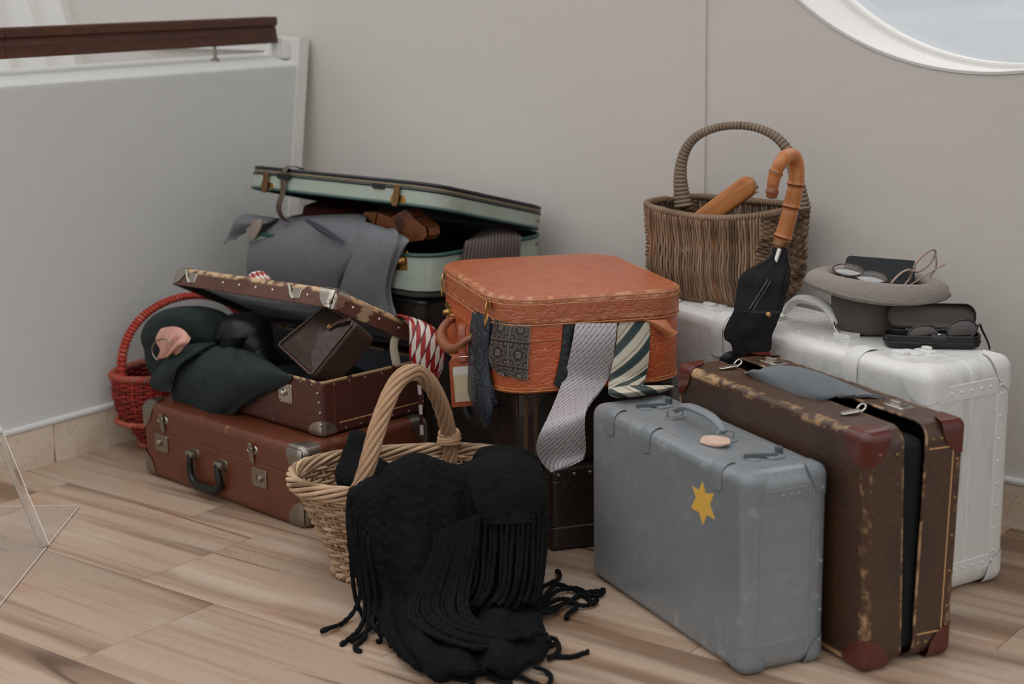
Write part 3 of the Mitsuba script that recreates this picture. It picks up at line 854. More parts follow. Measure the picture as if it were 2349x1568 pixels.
# handle with loops and plates
hw = WW * 0.38
handle('white_suitcase__handle', wh, (0.345, hw, WH + 0.022), (0.500, hw, WH + 0.022), 0.036, 0.0135, 'mat_white_paint', flat=0.72)
for l, s in ((0.325, -1), (0.522, 1)):
    put('white_suitcase__handle_plate', shape(plate(0.046, 0.036, 0.009, 0.004), 'mat_white_paint'), None, M=wh.mat((l + s * 0.012, hw, WH - 0.0005), X, Y, K))
    for q in (-0.012, 0.012):
        pass
    r_ = [(l + s * 0.006, hw - 0.013, WH + 0.007), (l - s * 0.012, hw - 0.013, WH + 0.020), (l - s * 0.022, hw, WH + 0.027), (l - s * 0.012, hw + 0.013, WH + 0.020), (l + s * 0.006, hw + 0.013, WH + 0.007)]
    put('white_suitcase__handle_ring', tube(wh(spline(r_, 24)), 0.0026, 7), 'mat_chrome', 40)
for l in (0.130, 0.72):
    b_ = put('white_suitcase__latch', shape(plate(0.050, 0.026, 0.004, 0.003), 'mat_white_paint'), None, M=wh.mat((l, 0.088, WH - 0.0005), X, Y, K))
    put(f'{b_}__hook', shape(plate(0.032, 0.018, 0.007, 0.004), 'mat_white_paint'), None, M=wh.mat((l + 0.006, 0.064, WH - 0.0005), X, Y, K))
    put(f'{b_}__knob', shape(plate(0.022, 0.016, 0.010, 0.007), 'mat_white_paint'), None, M=wh.mat((l - 0.006, 0.124, WH - 0.0005), X, Y, K))
    put(f'{b_}__catch', shape(plate(0.044, 0.024, 0.004, 0.003), 'mat_white_paint'), None, M=wh.mat((l - 0.006, 0.122, WH - 0.0007), X, Y, K))
tag('white_suitcase', 'large off-white painted suitcase standing upright at the back right', 'suitcase')

# --- brown closed suitcase lying on the floor, lower left
ma = Frame((-0.464, 3.449), 2.359); AL, AW, AH = 0.638, 0.38, 0.187


def maroon_colour(V, E, A):
    c = wear_colour(V, E, A, C('5c2f1e'), C('8f6244'), 0.66, 60, 41, C('472317'))
    return c


V = loft_case(ma, 'brown_flat_suitcase__body', AL, AW, AH, 0.030, 0.018, 'mat_vc_leather', maroon_colour, upright=False, grooves=[(0.122, 0.0022, 0.0016)])
for l, sl2 in ((0, 1), (AL, -1)):
    for w, s in ((0, 1), (AW, -1)):
        for t, sv in ((AH, -1), (0, 1)):
            put('brown_flat_suitcase__corner', corner_cap(ma, (l, w, t), sl2, s, sv, (0.052, 0.052, 0.060), 0.022, 0.0025), 'mat_vc_metal', 40, C('8d857a'))
tag('brown_flat_suitcase__corner', 'dull metal corner')


def plate_lock(par, fr, p, H=0.005, w=0.040, h=0.036, mat='mat_steel', slot=-1):
    b = put(f'{par}__lock', shape(plate(w, h, H, 0.003), mat), None, M=fr.mat((p[0], 0.0006, p[2]), (-1, 0, 0), (0, 0, 1), (0, -1, 0)))
    put(f'{b}__button', shape(lathe([(0.0001, 0.0065), (0.004, 0.006), (0.0055, 0.0045), (0.0082, 0.0040), (0.0088, 0.002), (0.009, 0)], 18), mat), None, M=fr.mat((p[0] - slot * 0.006, -H, p[2]), (-1, 0, 0), (0, 0, 1), (0, -1, 0)))
    put(f'{b}__slot', shape(plate(0.0022, 0.011, 0.0008, 0.001, 0.0002, 12), 'mat_ink'), None, M=fr.mat((p[0] + slot * 0.008, -H + 0.0004, p[2]), (-1, 0, 0), (0, 0, 1), (0, -1, 0)))
    for a in (-1, 1):
        for c in (-1, 1):
            put(f'{b}__screw', RIV['mat_old_brass'], None, M=fr.mat((p[0] + a * (w / 2 - 0.005), -H + 0.0006, p[2] + c * (h / 2 - 0.005)), (-0.6, 0, 0), (0, 0, 0.6), (0, -0.6, 0)))
    return b


def hasp(par, fr, p, mat='mat_steel', o=0.0):
    h = put(f'{par}__hasp', shape(plate(0.015, 0.048, 0.003, 0.005), mat), None, M=fr.mat((p[0], -0.004 - o, p[2] - 0.002), (-1, 0, 0), (0, -0.12, 1), (0, -1, -0.12)))
    put(f'{h}__mount', shape(lathe([(0.0001, 0.004), (0.009, 0.0035), (0.011, 0.0)], 18), mat), None, M=fr.mat((p[0] - 0.009, 0.0006 - o, p[2] + 0.004), (-1, 0, 0), (0, 0, 1), (0, -1, 0)))
    put(f'{h}__loop', tube(fr(spline([(p[0] - 0.004, -0.007 - o, p[2] + 0.014), (p[0] - 0.0045, -0.010 - o, p[2] + 0.002), (p[0] + 0.004, -0.010 - o, p[2] + 0.002), (p[0] + 0.0035, -0.007 - o, p[2] + 0.014)], 16)), 0.0016, 6), mat, 40)
    return h


plate_lock('brown_flat_suitcase', ma, (0.5493, -0.0000, 0.0954), w=0.054, h=0.044, slot=-1)
plate_lock('brown_flat_suitcase', ma, (0.1561, 0.0000, 0.0899), w=0.054, h=0.044, slot=1)
hasp('brown_flat_suitcase', ma, (0.5378, -0.0000, 0.1503)); hasp('brown_flat_suitcase', ma, (0.1794, -0.0000, 0.1470))
m0, m1 = np.array((0.4119, -0.0000, 0.0953)), np.array((0.2983, 0.0000, 0.0917))
for m in (m0, m1):
    q = put('brown_flat_suitcase__handle_mount', shape(plate(0.034, 0.026, 0.0035, 0.012), 'mat_steel'), None, M=ma.mat((m[0] - 0.002, 0.0006, m[2]), (-1, 0, 0), (0, 0, 1), (0, -1, 0)))
    V, F = tube(ma(np.array([(m[0] + 0.014, -0.010, m[2]), (m[0] - 0.014, -0.010, m[2])])), 0.0085, 14)
    put(f'{q}__barrel', (V, F), 'mat_steel', 40)
low = np.array((0.3427, -0.0120, 0.0277))
hp = [m0 + (0.004, -0.012, 0.002), m0 + (0.003, -0.014, -0.018), (m0[0] - 0.002, -0.014, low[2] + 0.012), (m0[0] - 0.016, -0.015, low[2] + 0.002), ((m0[0] + m1[0]) / 2, -0.016, low[2]), (m1[0] + 0.016, -0.015, low[2] + 0.002), (m1[0] + 0.002, -0.014, low[2] + 0.012), m1 + (0.003, -0.014, -0.018), m1 + (0.004, -0.012, 0.002)]
put('brown_flat_suitcase__handle', tube(ma(spline(hp, 44)), 0.0075 + 0.0035 * np.sin(np.linspace(0, math.pi, 44)), 10, flat=0.9), bsdf='mat_black_leather', smooth=40, label='black leather handle hanging down')
V, F = slab(0.094, 0.0965, -0.0008, 0.0, 0.045, 0.07, 0.0003)
tag('brown_flat_suitcase', 'closed red-brown suitcase lying flat on the floor, lowest of the left stack', 'suitcase')

# --- open dark brown suitcase on top of it
op = Frame((-0.427, 3.529), 2.356, 0.190); OL, OW, OH = 0.62, 0.317, 0.127


def open_colour(V, E, A):
    c = wear_colour(V, E, A, C('4a2720'), C('a5764f'), 0.60, 80, 51, C('3b1f1a'))
    m = (np.abs(V[:, 2] - OH) < 0.006) & (nz(V, (70, 70, 70), 6) > 0.40)
    return blend(c, np.broadcast_to(C('b5966f'), c.shape), m * 0.9)


def open_case(name, fr, L, W, H, rc, re, wall, colour, lining, flip=False, mat='mat_vc_leather', nlin=None):
    mx = min(L, W) / 2 - 0.004; n = int(2 * (L + W) / 0.005)
    st = open_stations(H, re, wall, 0.005, mx, 0.005)
    V, F, E, A = loft(st, L, W, rc, n)
    col = colour(V, E, A)
    k = np.concatenate([np.full(n, float(i)) for i in range(len(st))] + [[0, len(st)]])
    rim = next(i for i, s in enumerate(st) if s[1] >= H - 1e-9)
    col = blend(col, np.broadcast_to(lining, col.shape), (k > rim + 2) * 1.0)
    Q = V.copy()
    if flip:
        Q[:, 2] = H - V[:, 2]; F = F[:, ::-1]
    put(name, (fr(Q), F), mat, True, col)


open_case('open_suitcase__base', op, OL, OW, OH, 0.016, 0.010, 0.005, open_colour, C('666a72'))
ol = tilted(op, OW, OH, math.radians(27)); LH = 0.046
ol.o = ol.o + Z3 * 0.020; ol.d = ol.d - Z3 * 0.036; ol.d = ol.d / np.linalg.norm(ol.d)      # the worn hinges let the lid sag to the left


def lid_colour(V, E, A):
    c = wear_colour(V, E, A, C('5a3a30'), C('b09474'), 0.66, 110, 61, C('46291f'))
    m = sstep(0.35, 0.5, nz(V, (60, 60, 60), 16, 3)) * (V[:, 2] < 0.012) * (E > 0.25)
    c = blend(c, np.broadcast_to(C('b89a76'), c.shape), m)
    q = (np.abs(V[:, 1] - 0.105 + 0.25 * (V[:, 2] - 0.02)) < 0.016 + 0.004 * np.sin(V[:, 2] * 400)) * (V[:, 0] < 0.012) * (V[:, 2] > 0.004)
    return blend(c, np.broadcast_to(C('9d8468'), c.shape), q * 1.0)


open_case('open_suitcase__lid', ol, OL, OW, LH, 0.016, 0.010, 0.005, lid_colour, C('26272a'), flip=True)


def quilt(V):
    s = (0.5 + 0.5 * np.sin(V[:, 0] * 620)) * (0.5 + 0.5 * np.sin(V[:, 1] * 380))
    st = 0.5 + 0.5 * np.sin(V[:, 1] * 95)
    return np.asarray(C('a8acb4'))[None] * (0.55 + 0.5 * s + 0.25 * st)[:, None]


ga, gb = np.meshgrid(np.linspace(0.008, OL - 0.008, 260), np.linspace(0.008, OW - 0.008, 150), indexing='ij')
hgt = 0.016 + 0.006 * np.sin(ga * 9 + 1) * np.sin(gb * 14) + 0.003 * (nz(np.stack([ga, gb, ga * 0], -1), (20, 20, 1), 3) - 0.5) - 0.0 * gb
GV = np.stack([ga, gb, np.clip(hgt, 0.004, 0.035)], -1).reshape(-1, 3)
ii, jj = np.meshgrid(np.arange(259), np.arange(149), indexing='ij'); aa = (ii * 150 + jj).ravel(); qq = np.stack([aa, aa + 150, aa + 151, aa + 1], -1)
put('open_suitcase__lid_lining', (ol(GV), np.vstack([qq[:, [0, 2, 1]], qq[:, [0, 3, 2]]])), 'mat_vc_cloth', True, quilt(GV), label='dark quilted lining of the raised lid')
for fr, w, s, tt, sv in ((op, 0.0, 1, 0, 1), (ol, 0.0, 1, LH, -1)):
    for l, sl2 in ((0, 1), (OL, -1)):
        W3, F = corner_cap(fr, (l, w, tt), sl2, s, sv, (0.044, 0.040, 0.034) if tt == 0 else (0.046, 0.044, 0.043), 0.014, 0.0030)
        n_ = nz(W3, (70, 70, 70), 7)
        put(f"open_suitcase__{'base' if tt == 0 else 'lid'}__corner", (W3, F), 'mat_vc_metal', True, blend(np.broadcast_to(C('b8b0a4'), W3.shape), np.broadcast_to(C('5a4034'), W3.shape), sstep(0.60, 0.66, n_) * (1 if tt else 0.3)))
b_ = plate_lock('open_suitcase', op, (0.1261, 0.0000, 0.0827), H=0.004, w=0.048, h=0.046, mat='mat_chrome')
rivets('open_suitcase__base', op, [(0.0000, -0.0074, 0.1029), (0.0000, -0.0048, 0.0814), (0.0000, -0.0024, 0.0568), (0.0000, -0.0000, 0.0291)], Y, K, (-1, 0, 0), 'mat_steel', 'stud')
rivets('open_suitcase__base', op, [(-0.0002, w, 0.010) for w in (0.07, 0.115, 0.16, 0.21, 0.26)] + [(-0.0002, w, OH - 0.011) for w in (0.04, 0.085, 0.13, 0.18, 0.23, 0.28)], (0, 0.6, 0), (0, 0, 0.6), (-0.6, 0, 0), 'mat_steel', 'stud')
rivets('open_suitcase__base', op, [(l, -0.0002, OH - 0.010) for l in (0.03, 0.07)], (-0.6, 0, 0), (0, 0, 0.6), (0, -0.6, 0), 'mat_steel', 'stud')
for a, b in ((0.024, 0.026), (0.0, 0.0)):
    if b:
        V, F = slab(-0.0006, 0.001, 0.035, OW - 0.01, a, b, 0.0003); put('open_suitcase__base__seam', (op(V), F), 'mat_thread', False)
V, F = slab(-0.0006, 0.001, 0.038, 0.0388, 0.02, OH - 0.012, 0.0003); put('open_suitcase__base__seam', (op(V), F), 'mat_vc_satin', True, C('7a4a36'))
rivets('open_suitcase__lid', ol, [(l, -0.0002, 0.022) for l in (0.09, 0.155, 0.22, 0.285, 0.35, 0.415, 0.535)], (-0.8, 0, 0), (0, 0, 0.8), (0, -0.8, 0), 'mat_chrome', 'stud')
rivets('open_suitcase__lid', ol, [(-0.0002, w, 0.022) for w in (0.065, 0.15, 0.215)], (0, 0.9, 0), (0, 0, 0.9), (-0.9, 0, 0), 'mat_chrome', 'stud')
for l in (0.128, 0.540):
    k = put('open_suitcase__lid__latch', shape(plate(0.030, 0.024, 0.003, 0.002), 'mat_chrome'), None, M=ol.mat((l, 0.0004, 0.022), (-1, 0, 0), (0, 0, 1), (0, -1, 0)))
    V, F = tube(ol(np.array([(l + 0.034, -0.004, 0.040), (l + 0.012, -0.006, 0.016), (l + 0.002, -0.005, 0.008)])), 0.0035, 6, flat=0.5)
    put('open_suitcase__lid__hook', (V, F), 'mat_steel', 40)
V, F = slab(0.03, 0.045, OW - 0.10, OW - 0.06, OH - 0.02, OH + 0.05, 0.003)
st_ = [ol((0.008, 0.225, 0.01)), ol((0.008, 0.222, -0.012)), op((0.010, 0.235, OH - 0.005)), op((0.010, 0.235, OH - 0.03))]
put('open_suitcase__stay', tube(spline(st_, 16), 0.012, 8, ref=op.e, flat=0.12), 'mat_paper', 40, label='pale fabric stay holding the lid')
tag('open_suitcase', 'open dark brown suitcase with raised lid and metal corners, upper of the left stack', 'suitcase')

# --- green suitcase, lid ajar, at the back left
gr = Frame((-0.193, 3.818), 2.423, 0.44); RL, RW, RH = 0.695, 0.445, 0.109


def green_base(V, E, A, H, rim=0.009, foot=0.010):
    g = np.sin((V[:, 0] + V[:, 1]) * 1250) * np.sin(V[:, 2] * 1250)
    n = nz(V, (14, 14, 14), 71)
    c = np.asarray(C('9ea89b'))[None] * (0.88 + 0.24 * n)[:, None]
    c = blend(c, np.broadcast_to(C('6f7b66'), c.shape), sstep(0.62, 0.78, nz(V, (10, 10, 10), 73)) * 0.45)
    c = blend(c, np.broadcast_to(C('b6a58e'), c.shape), sstep(0.79, 0.82, nz(V, (34, 34, 110), 75)) * 0.9)
    return c


def green_base_c(V, E, A):
    c = green_base(V, E, A, RH)
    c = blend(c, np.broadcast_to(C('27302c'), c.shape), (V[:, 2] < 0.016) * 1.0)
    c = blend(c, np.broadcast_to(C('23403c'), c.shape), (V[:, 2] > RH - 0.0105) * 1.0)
    return c


def dots(p, n, uv):
    s = p.x * float(gr.d[0] + gr.e[0]) + p.y * float(gr.d[1] + gr.e[1])
    return mikit.smoothstep(0.05, 0.5, dr.sin(s * 1900) * dr.sin(p.z * 1900)) * 0.55


M['mat_green_weave'] = two({'type': 'blendbsdf', 'weight': mikit.proc(dots), 'a': pr(VC, 0.45, 0.5), 'b': pr(C('55645b'), 0.5, 0.4)})
gl = tilted(gr, RW, RH, math.radians(14.3)); GLH = 0.062


def green_lid_c(V, E, A):
    c = green_base(V, E, A, GLH)
    z = V[:, 2]            # flipped later: c = 0 is the top
    band = (z < 0.022) & ((E > 0.02) | (z > 0.0))
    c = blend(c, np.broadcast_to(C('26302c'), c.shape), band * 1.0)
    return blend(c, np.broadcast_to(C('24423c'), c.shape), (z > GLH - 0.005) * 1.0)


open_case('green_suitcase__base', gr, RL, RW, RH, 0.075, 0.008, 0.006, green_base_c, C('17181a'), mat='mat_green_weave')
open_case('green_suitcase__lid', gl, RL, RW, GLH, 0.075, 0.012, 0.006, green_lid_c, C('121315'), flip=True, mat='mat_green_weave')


def outline(fr, L, W, r, ins, t, rad, key, mat, n=260, color=None):
    P, _ = rr(L, W, r, ins, n)
    V, F = tube(fr(np.c_[P, np.full(n, t)]), rad, 7, loop=True)
    put(key, (V, F), mat, True if color is not None else 40, color)


outline(gl, RL, RW, 0.075, 0.004, GLH - 0.006, 0.0052, 'green_suitcase__lid__piping', 'mat_black_leather')
outline(gl, RL, RW, 0.075, -0.0008, GLH - 0.021, 0.0026, 'green_suitcase__lid__piping', 'mat_black_leather')
outline(gl, RL, RW, 0.075, -0.0004, GLH - 0.0135, 0.0007, 'green_suitcase__lid__stitching', 'mat_thread')
outline(gr, RL, RW, 0.075, -0.0008, 0.0165, 0.0022, 'green_suitcase__base__piping', 'mat_black_leather')
outline(gr, RL, RW, 0.075, -0.001, RH - 0.005, 0.0045, 'green_suitcase__base__rim', 'mat_vc_satin', color=C('25443f'))
outline(gl, RL, RW, 0.075, -0.0005, 0.003, 0.0030, 'green_suitcase__lid__rim', 'mat_vc_satin', color=C('25443f'))
q = (0.0904, -0.0000, 0.0888)
k = put('green_suitcase__lock', shape(plate(0.040, 0.048, 0.005, 0.004), 'mat_brass'), None, M=gr.mat((q[0], 0.003, q[2]), (-1, 0.12, 0), (0, 0, 1), (-0.12, -1, 0)))
put(f'{k}__knob', shape(lathe([(0.0001, 0.013), (0.005, 0.012), (0.0085, 0.009), (0.009, 0.006), (0.012, 0.004), (0.0125, 0)], 20), 'mat_brass'), None, M=gr.mat((q[0] - 0.002, -0.002, q[2]), (-1, 0, 0), (0, 0, 1), (0, -1, 0)))
for p in ((0.5911, 0.0000, 0.0178), (0.1163, 0.0000, 0.0208)):
    k = put('green_suitcase__lid__latch', shape(plate(0.018, 0.050, 0.006, 0.004), 'mat_old_brass'), None, M=gl.mat((p[0], -0.004, p[2]), (-1, 0, 0), (0, 0, 1), (0, -1, 0)))
    put(f'green_suitcase__lid__latch_plate', shape(plate(0.052, 0.022, 0.002, 0.010), 'mat_brass'), None, M=gl.mat((p[0] - 0.002, 0.0005, p[2] - 0.008), (-1, 0, 0), (0, 0, 1), (0, -1, 0)))
p = (0.1842, 0.0000, 0.0400)
put('green_suitcase__lid__keeper', shape(plate(0.044, 0.013, 0.005, 0.006), 'mat_black_leather'), None, M=gl.mat((p[0], 0.0005, p[2]), (-1, 0, 0), (0, 0, 1), (0, -1, 0)))
p = (0.5229, -0.0000, 0.0385)
put('green_suitcase__lid__keeper', shape(plate(0.046, 0.014, 0.008, 0.006), 'mat_black_leather'), None, M=gl.mat((p[0], -0.004, p[2]), (-1, 0, 0), (0, 0, 1), (0, -1, 0)))
sp = [gl((p[0] - 0.006, 0.05, GLH + 0.004)), gl((p[0], 0.012, GLH + 0.006)), gl((p[0], -0.007, GLH - 0.004)), gl((p[0], -0.009, p[2])), (-0.5494, 3.9238, 0.6915), (-0.5584, 3.9449, 0.6719), (-0.5660, 3.9715, 0.6535), (-0.5627, 3.9885, 0.6360), (-0.5533, 3.9870, 0.6254)]
sp = [np.array(x) for x in sp]
base_y = gl((p[0], -0.012, 0.0))
sp = sp[:4] + [base_y + (0.004, -0.006, -0.012), base_y + (-0.004, -0.008, -0.034), base_y + (-0.002, -0.004, -0.058), base_y + (0.012, 0.010, -0.078)]
put('green_suitcase__strap', tube(spline(sp, 40), 0.0105, 8, ref=gr.d, flat=0.16), 'mat_vc_leather', True, C('4a3a2c'), label='worn leather strap looped over the lid')
rivets('green_suitcase__lid', gl, [(-0.0002, 0.395, 0.022)], Y, K, (-1, 0, 0), 'mat_old_brass'); rivets('green_suitcase__base', gr, [(-0.0002, 0.395, RH - 0.022)], Y, K, (-1, 0, 0), 'mat_old_brass')
tag('green_suitcase', 'pale green suitcase with lid ajar and clothes spilling out, back left', 'suitcase')

# --- dark suitcase carrying the green one
kf = Frame(gr((0.035, 0.015, 0))[:2], 2.423)


def dark_colour(V, E, A):
    return wear_colour(V, E, A, C('231d1a'), C('6d5238'), 0.55, 30, 81, C('191615'))


loft_case(kf, 'black_storage_case__body', 0.585, 0.42, 0.436, 0.02, 0.012, 'mat_vc_leather', lambda V, E, A: blend(dark_colour(V, E, A), np.broadcast_to(C('3d2f28'), V.shape), (V[:, 0] > 0.52) * 0.6), upright=False, step=0.008, grooves=[(0.30, 0.002, 0.002)])
outline(kf, 0.585, 0.42, 0.02, -0.001, 0.424, 0.003, 'black_storage_case__piping', 'mat_black_leather')
tag('black_storage_case', 'tall black case carrying the green suitcase, mostly hidden', 'case')

# --- tan leather suitcase
le = Frame((-0.027, 3.248), 1.867, 0.35); EL, EW, EH = 0.491, 0.419, 0.196


def leather_colour(V, E, A):
    n = nz(V, (9, 9, 9), 91); cre = np.abs(nz(V, (24, 60, 40), 93, 3) - 0.5); cre2 = np.abs(nz(V, (90, 40, 70), 95, 3) - 0.5)
    c = np.asarray(C('9a5233'))[None] * (0.86 + 0.3 * n)[:, None]
    c = blend(c, np.broadcast_to(C('6f3a22'), c.shape), sstep(0.03, 0.0, cre) * 0.35 + sstep(0.02, 0.0, cre2) * 0.25)
    wl = sstep(0.70, 0.86, E * (0.35 + 0.8 * nz(V, (70, 70, 70), 97))) * 0.75
    c = blend(c, np.broadcast_to(C('b98660'), c.shape), wl)
    sc = sstep(0.78, 0.82, nz(V, (140, 140, 60), 99, 3)) * (nz(V, (12, 12, 12), 98) > 0.58)
    return blend(c, np.broadcast_to(C('c79468'), c.shape), sc * 0.8)


def leather_base_colour(V, E, A):
    c = leather_colour(V, E, A)
    return c * np.array([1.22, 0.92, 0.62])


loft_case(le, 'tan_suitcase__body', EL, EW, 0.150, 0.085, 0.009, 'mat_tan', leather_base_colour, upright=False)
lid = tilted(le, EW, 0.137, math.radians(0.8))
lid.o = lid.o - lid.d * 0.004 - lid.e * 0.004 + Z3 * 0.002
ELH = 0.060
loft_case(lid, 'tan_suitcase__lid', EL + 0.008, EW + 0.008, ELH, 0.090, 0.010, 'mat_tan', leather_colour, upright=False, bulge=0.003)
outline(lid, EL + 0.008, EW + 0.008, 0.090, 0.0012, ELH - 0.0062, 0.0018, 'tan_suitcase__lid__piping', 'mat_vc_leather', color=C('9c6644'))
outline(lid, EL + 0.008, EW + 0.008, 0.090, -0.0004, ELH - 0.0150, 0.0006, 'tan_suitcase__lid__stitching', 'mat_thread')
outline(lid, EL + 0.008, EW + 0.008, 0.090, 0.0002, 0.0022, 0.0018, 'tan_suitcase__lid__edge', 'mat_vc_leather', color=C('a56a40'))
outline(le, EL, EW, 0.085, 0.0, 0.112, 0.0022, 'tan_suitcase__body__band', 'mat_vc_leather', color=C('9a5228'))
outline(le, EL, EW, 0.085, 0.0, 0.0060, 0.0020, 'tan_suitcase__body__piping', 'mat_vc_leather', color=C('9c6038'))
outline(le, EL, EW, 0.085, -0.0004, 0.0130, 0.0006, 'tan_suitcase__body__stitching', 'mat_thread')
for p in ((0.4075, -0.0040, 0.1763), (0.0574, -0.0060, 0.1845)):
    p = np.array(p)
    k = put('tan_suitcase__latch', shape(plate(0.018, 0.016, 0.003, 0.002), 'mat_brass'), None, M=lid.mat((p[0], 0.001, 0.040), (-1, 0, 0), (0, 0, 1), (0, -1, 0)))
    put(f'{k}__hook', tube(lid(spline([(p[0] + 0.002, -0.004, 0.044), (p[0] - 0.004, -0.009, 0.020), (p[0] - 0.006, -0.010, 0.002), (p[0] - 0.012, -0.012, -0.002), (p[0] - 0.016, -0.010, 0.012), (p[0] - 0.012, -0.006, 0.022)], 26)), 0.0022, 6, flat=1.3), 'mat_brass', 40)
for l in (0.385, 0.13):
    k = put('tan_suitcase__lock', shape(plate(0.034, 0.036, 0.005, 0.003), 'mat_brass'), None, M=le.mat((l, 0.001, 0.108), (-1, 0, 0), (0, 0, 1), (0, -1, 0)))
    put(f'{k}__knob', shape(lathe([(0.0001, 0.012), (0.006, 0.011), (0.007, 0.004), (0.009, 0.0)], 16), 'mat_brass'), None, M=le.mat((l + 0.004, -0.003, 0.104), (-1, 0, 0), (0, 0, 1), (0, -1, 0)))
hp = [(0.345, -0.004, 0.096), (0.335, -0.020, 0.092), (0.310, -0.040, 0.074), (0.265, -0.046, 0.062), (0.215, -0.044, 0.060), (0.180, -0.036, 0.072), (0.165, -0.018, 0.090), (0.160, -0.004, 0.094)]
put('tan_suitcase__handle', tube(le(spline(hp, 40)), 0.0085 + 0.004 * np.sin(np.linspace(0, math.pi, 40)), 10, flat=0.9), 'mat_vc_leather', True, C('7e4a30'))
for l in (0.345, 0.160):
    put('tan_suitcase__handle_ring', tube(le(spline([(l + 0.008, 0.002, 0.104), (l + 0.008, -0.014, 0.102), (l - 0.006, -0.014, 0.100), (l - 0.008, 0.002, 0.100)], 16)), 0.0022, 6), 'mat_brass', 40)
V, F = cloth([[(0.2756, 3.3341, 0.4908), (0.2955, 3.3339, 0.4906), (0.3220, 3.3451, 0.4888)], [(0.2883, 3.3338, 0.4824), (0.3114, 3.3283, 0.4777), (0.3343, 3.3394, 0.4712)], [(0.3232, 3.3360, 0.4535), (0.3354, 3.3314, 0.4562), (0.3468, 3.3370, 0.4641)]], 16, 16, 0.002)[:2]
put('tan_suitcase__tab', (V, F), 'mat_vc_leather', True, C('a35f38'), label='loose leather tab sticking out under the lid')
tag('tan_suitcase', 'tan leather suitcase with rounded corners, ties hanging from under its lid', 'suitcase')

# --- two dark cases under the tan one
uk = Frame(le((0.035, 0.050, 0))[:2], 1.867, 0.186)
loft_case(uk, 'black_case__body', 0.42, 0.35, 0.162, 0.012, 0.009, 'mat_vc_leather', lambda V, E, A: wear_colour(V, np.maximum(E, A * 0.9), A, C('2c241f'), C('8a6844'), 0.66, 40, 111, C('1d1816')), upright=False)
for w in (0.012, 0.034):
    V, F = slab(-0.003, 0.002, w, w + 0.010, 0.004, 0.158, 0.001); put('black_case__batten', (uk(V), F), 'mat_vc_leather', True, C('4a3524'))
put('black_case__corner', corner_cap(uk, (0, 0, 0.162), 1, 1, -1, (0.05, 0.05, 0.05), 0.012, 0.002), 'mat_vc_leather', True, C('3b2f28'))
put('black_case__handle', tube(uk(spline([(0.30, -0.002, 0.11), (0.29, -0.03, 0.08), (0.22, -0.04, 0.05), (0.15, -0.03, 0.08), (0.14, -0.002, 0.11)], 30)), 0.009, 8), 'mat_black_leather', 40)
tag('black_case', 'worn black case directly under the tan suitcase', 'suitcase')
lk = Frame((0.075, 3.289), 1.867)
loft_case(lk, 'dark_brown_case__body', 0.32, 0.32, 0.183, 0.014, 0.010, 'mat_vc_leather', lambda V, E, A: wear_colour(V, E, A, C('2e211c'), C('5a4030'), 0.35, 40, 121, C('231a17')), upright=False, grooves=[(0.156, 0.0015, 0.0015), (0.052, 0.0015, 0.0015)])
V, F = slab(-0.0016, 0.001, 0.01, 0.31, 0.050, 0.0535, 0.0008); put('dark_brown_case__trim_strip', (lk(V), F), 'mat_steel', False)
rivets('dark_brown_case', lk, [(-0.0003, w, 0.168) for w in (0.02, 0.055, 0.09, 0.13, 0.17, 0.21)], Y, K, (-1, 0, 0), 'mat_steel')
tag('dark_brown_case', 'dark brown leather case on the floor behind the black shawl, lowest of the middle stack', 'suitcase')

# ------------------------------------------------------------------ baskets
def oval(c, a, b, ang, z, t, p=2.3):
    """point(s) on a super-ellipse at parameter t"""
    ct, st = np.cos(t), np.sin(t)
    x = a * np.sign(ct) * np.abs(ct) ** (2 / p); y = b * np.sign(st) * np.abs(st) ** (2 / p)
    ca, sa = math.cos(ang), math.sin(ang)
    return np.stack([c[0] + x * ca - y * sa, c[1] + x * sa + y * ca, np.broadcast_to(z, np.shape(t))], -1)


def wicker_col(n, seed, pal):
    r = np.random.default_rng(seed); k = r.random(n)
    return blend(np.broadcast_to(pal[0], (n, 3)), np.broadcast_to(pal[1], (n, 3)), k)


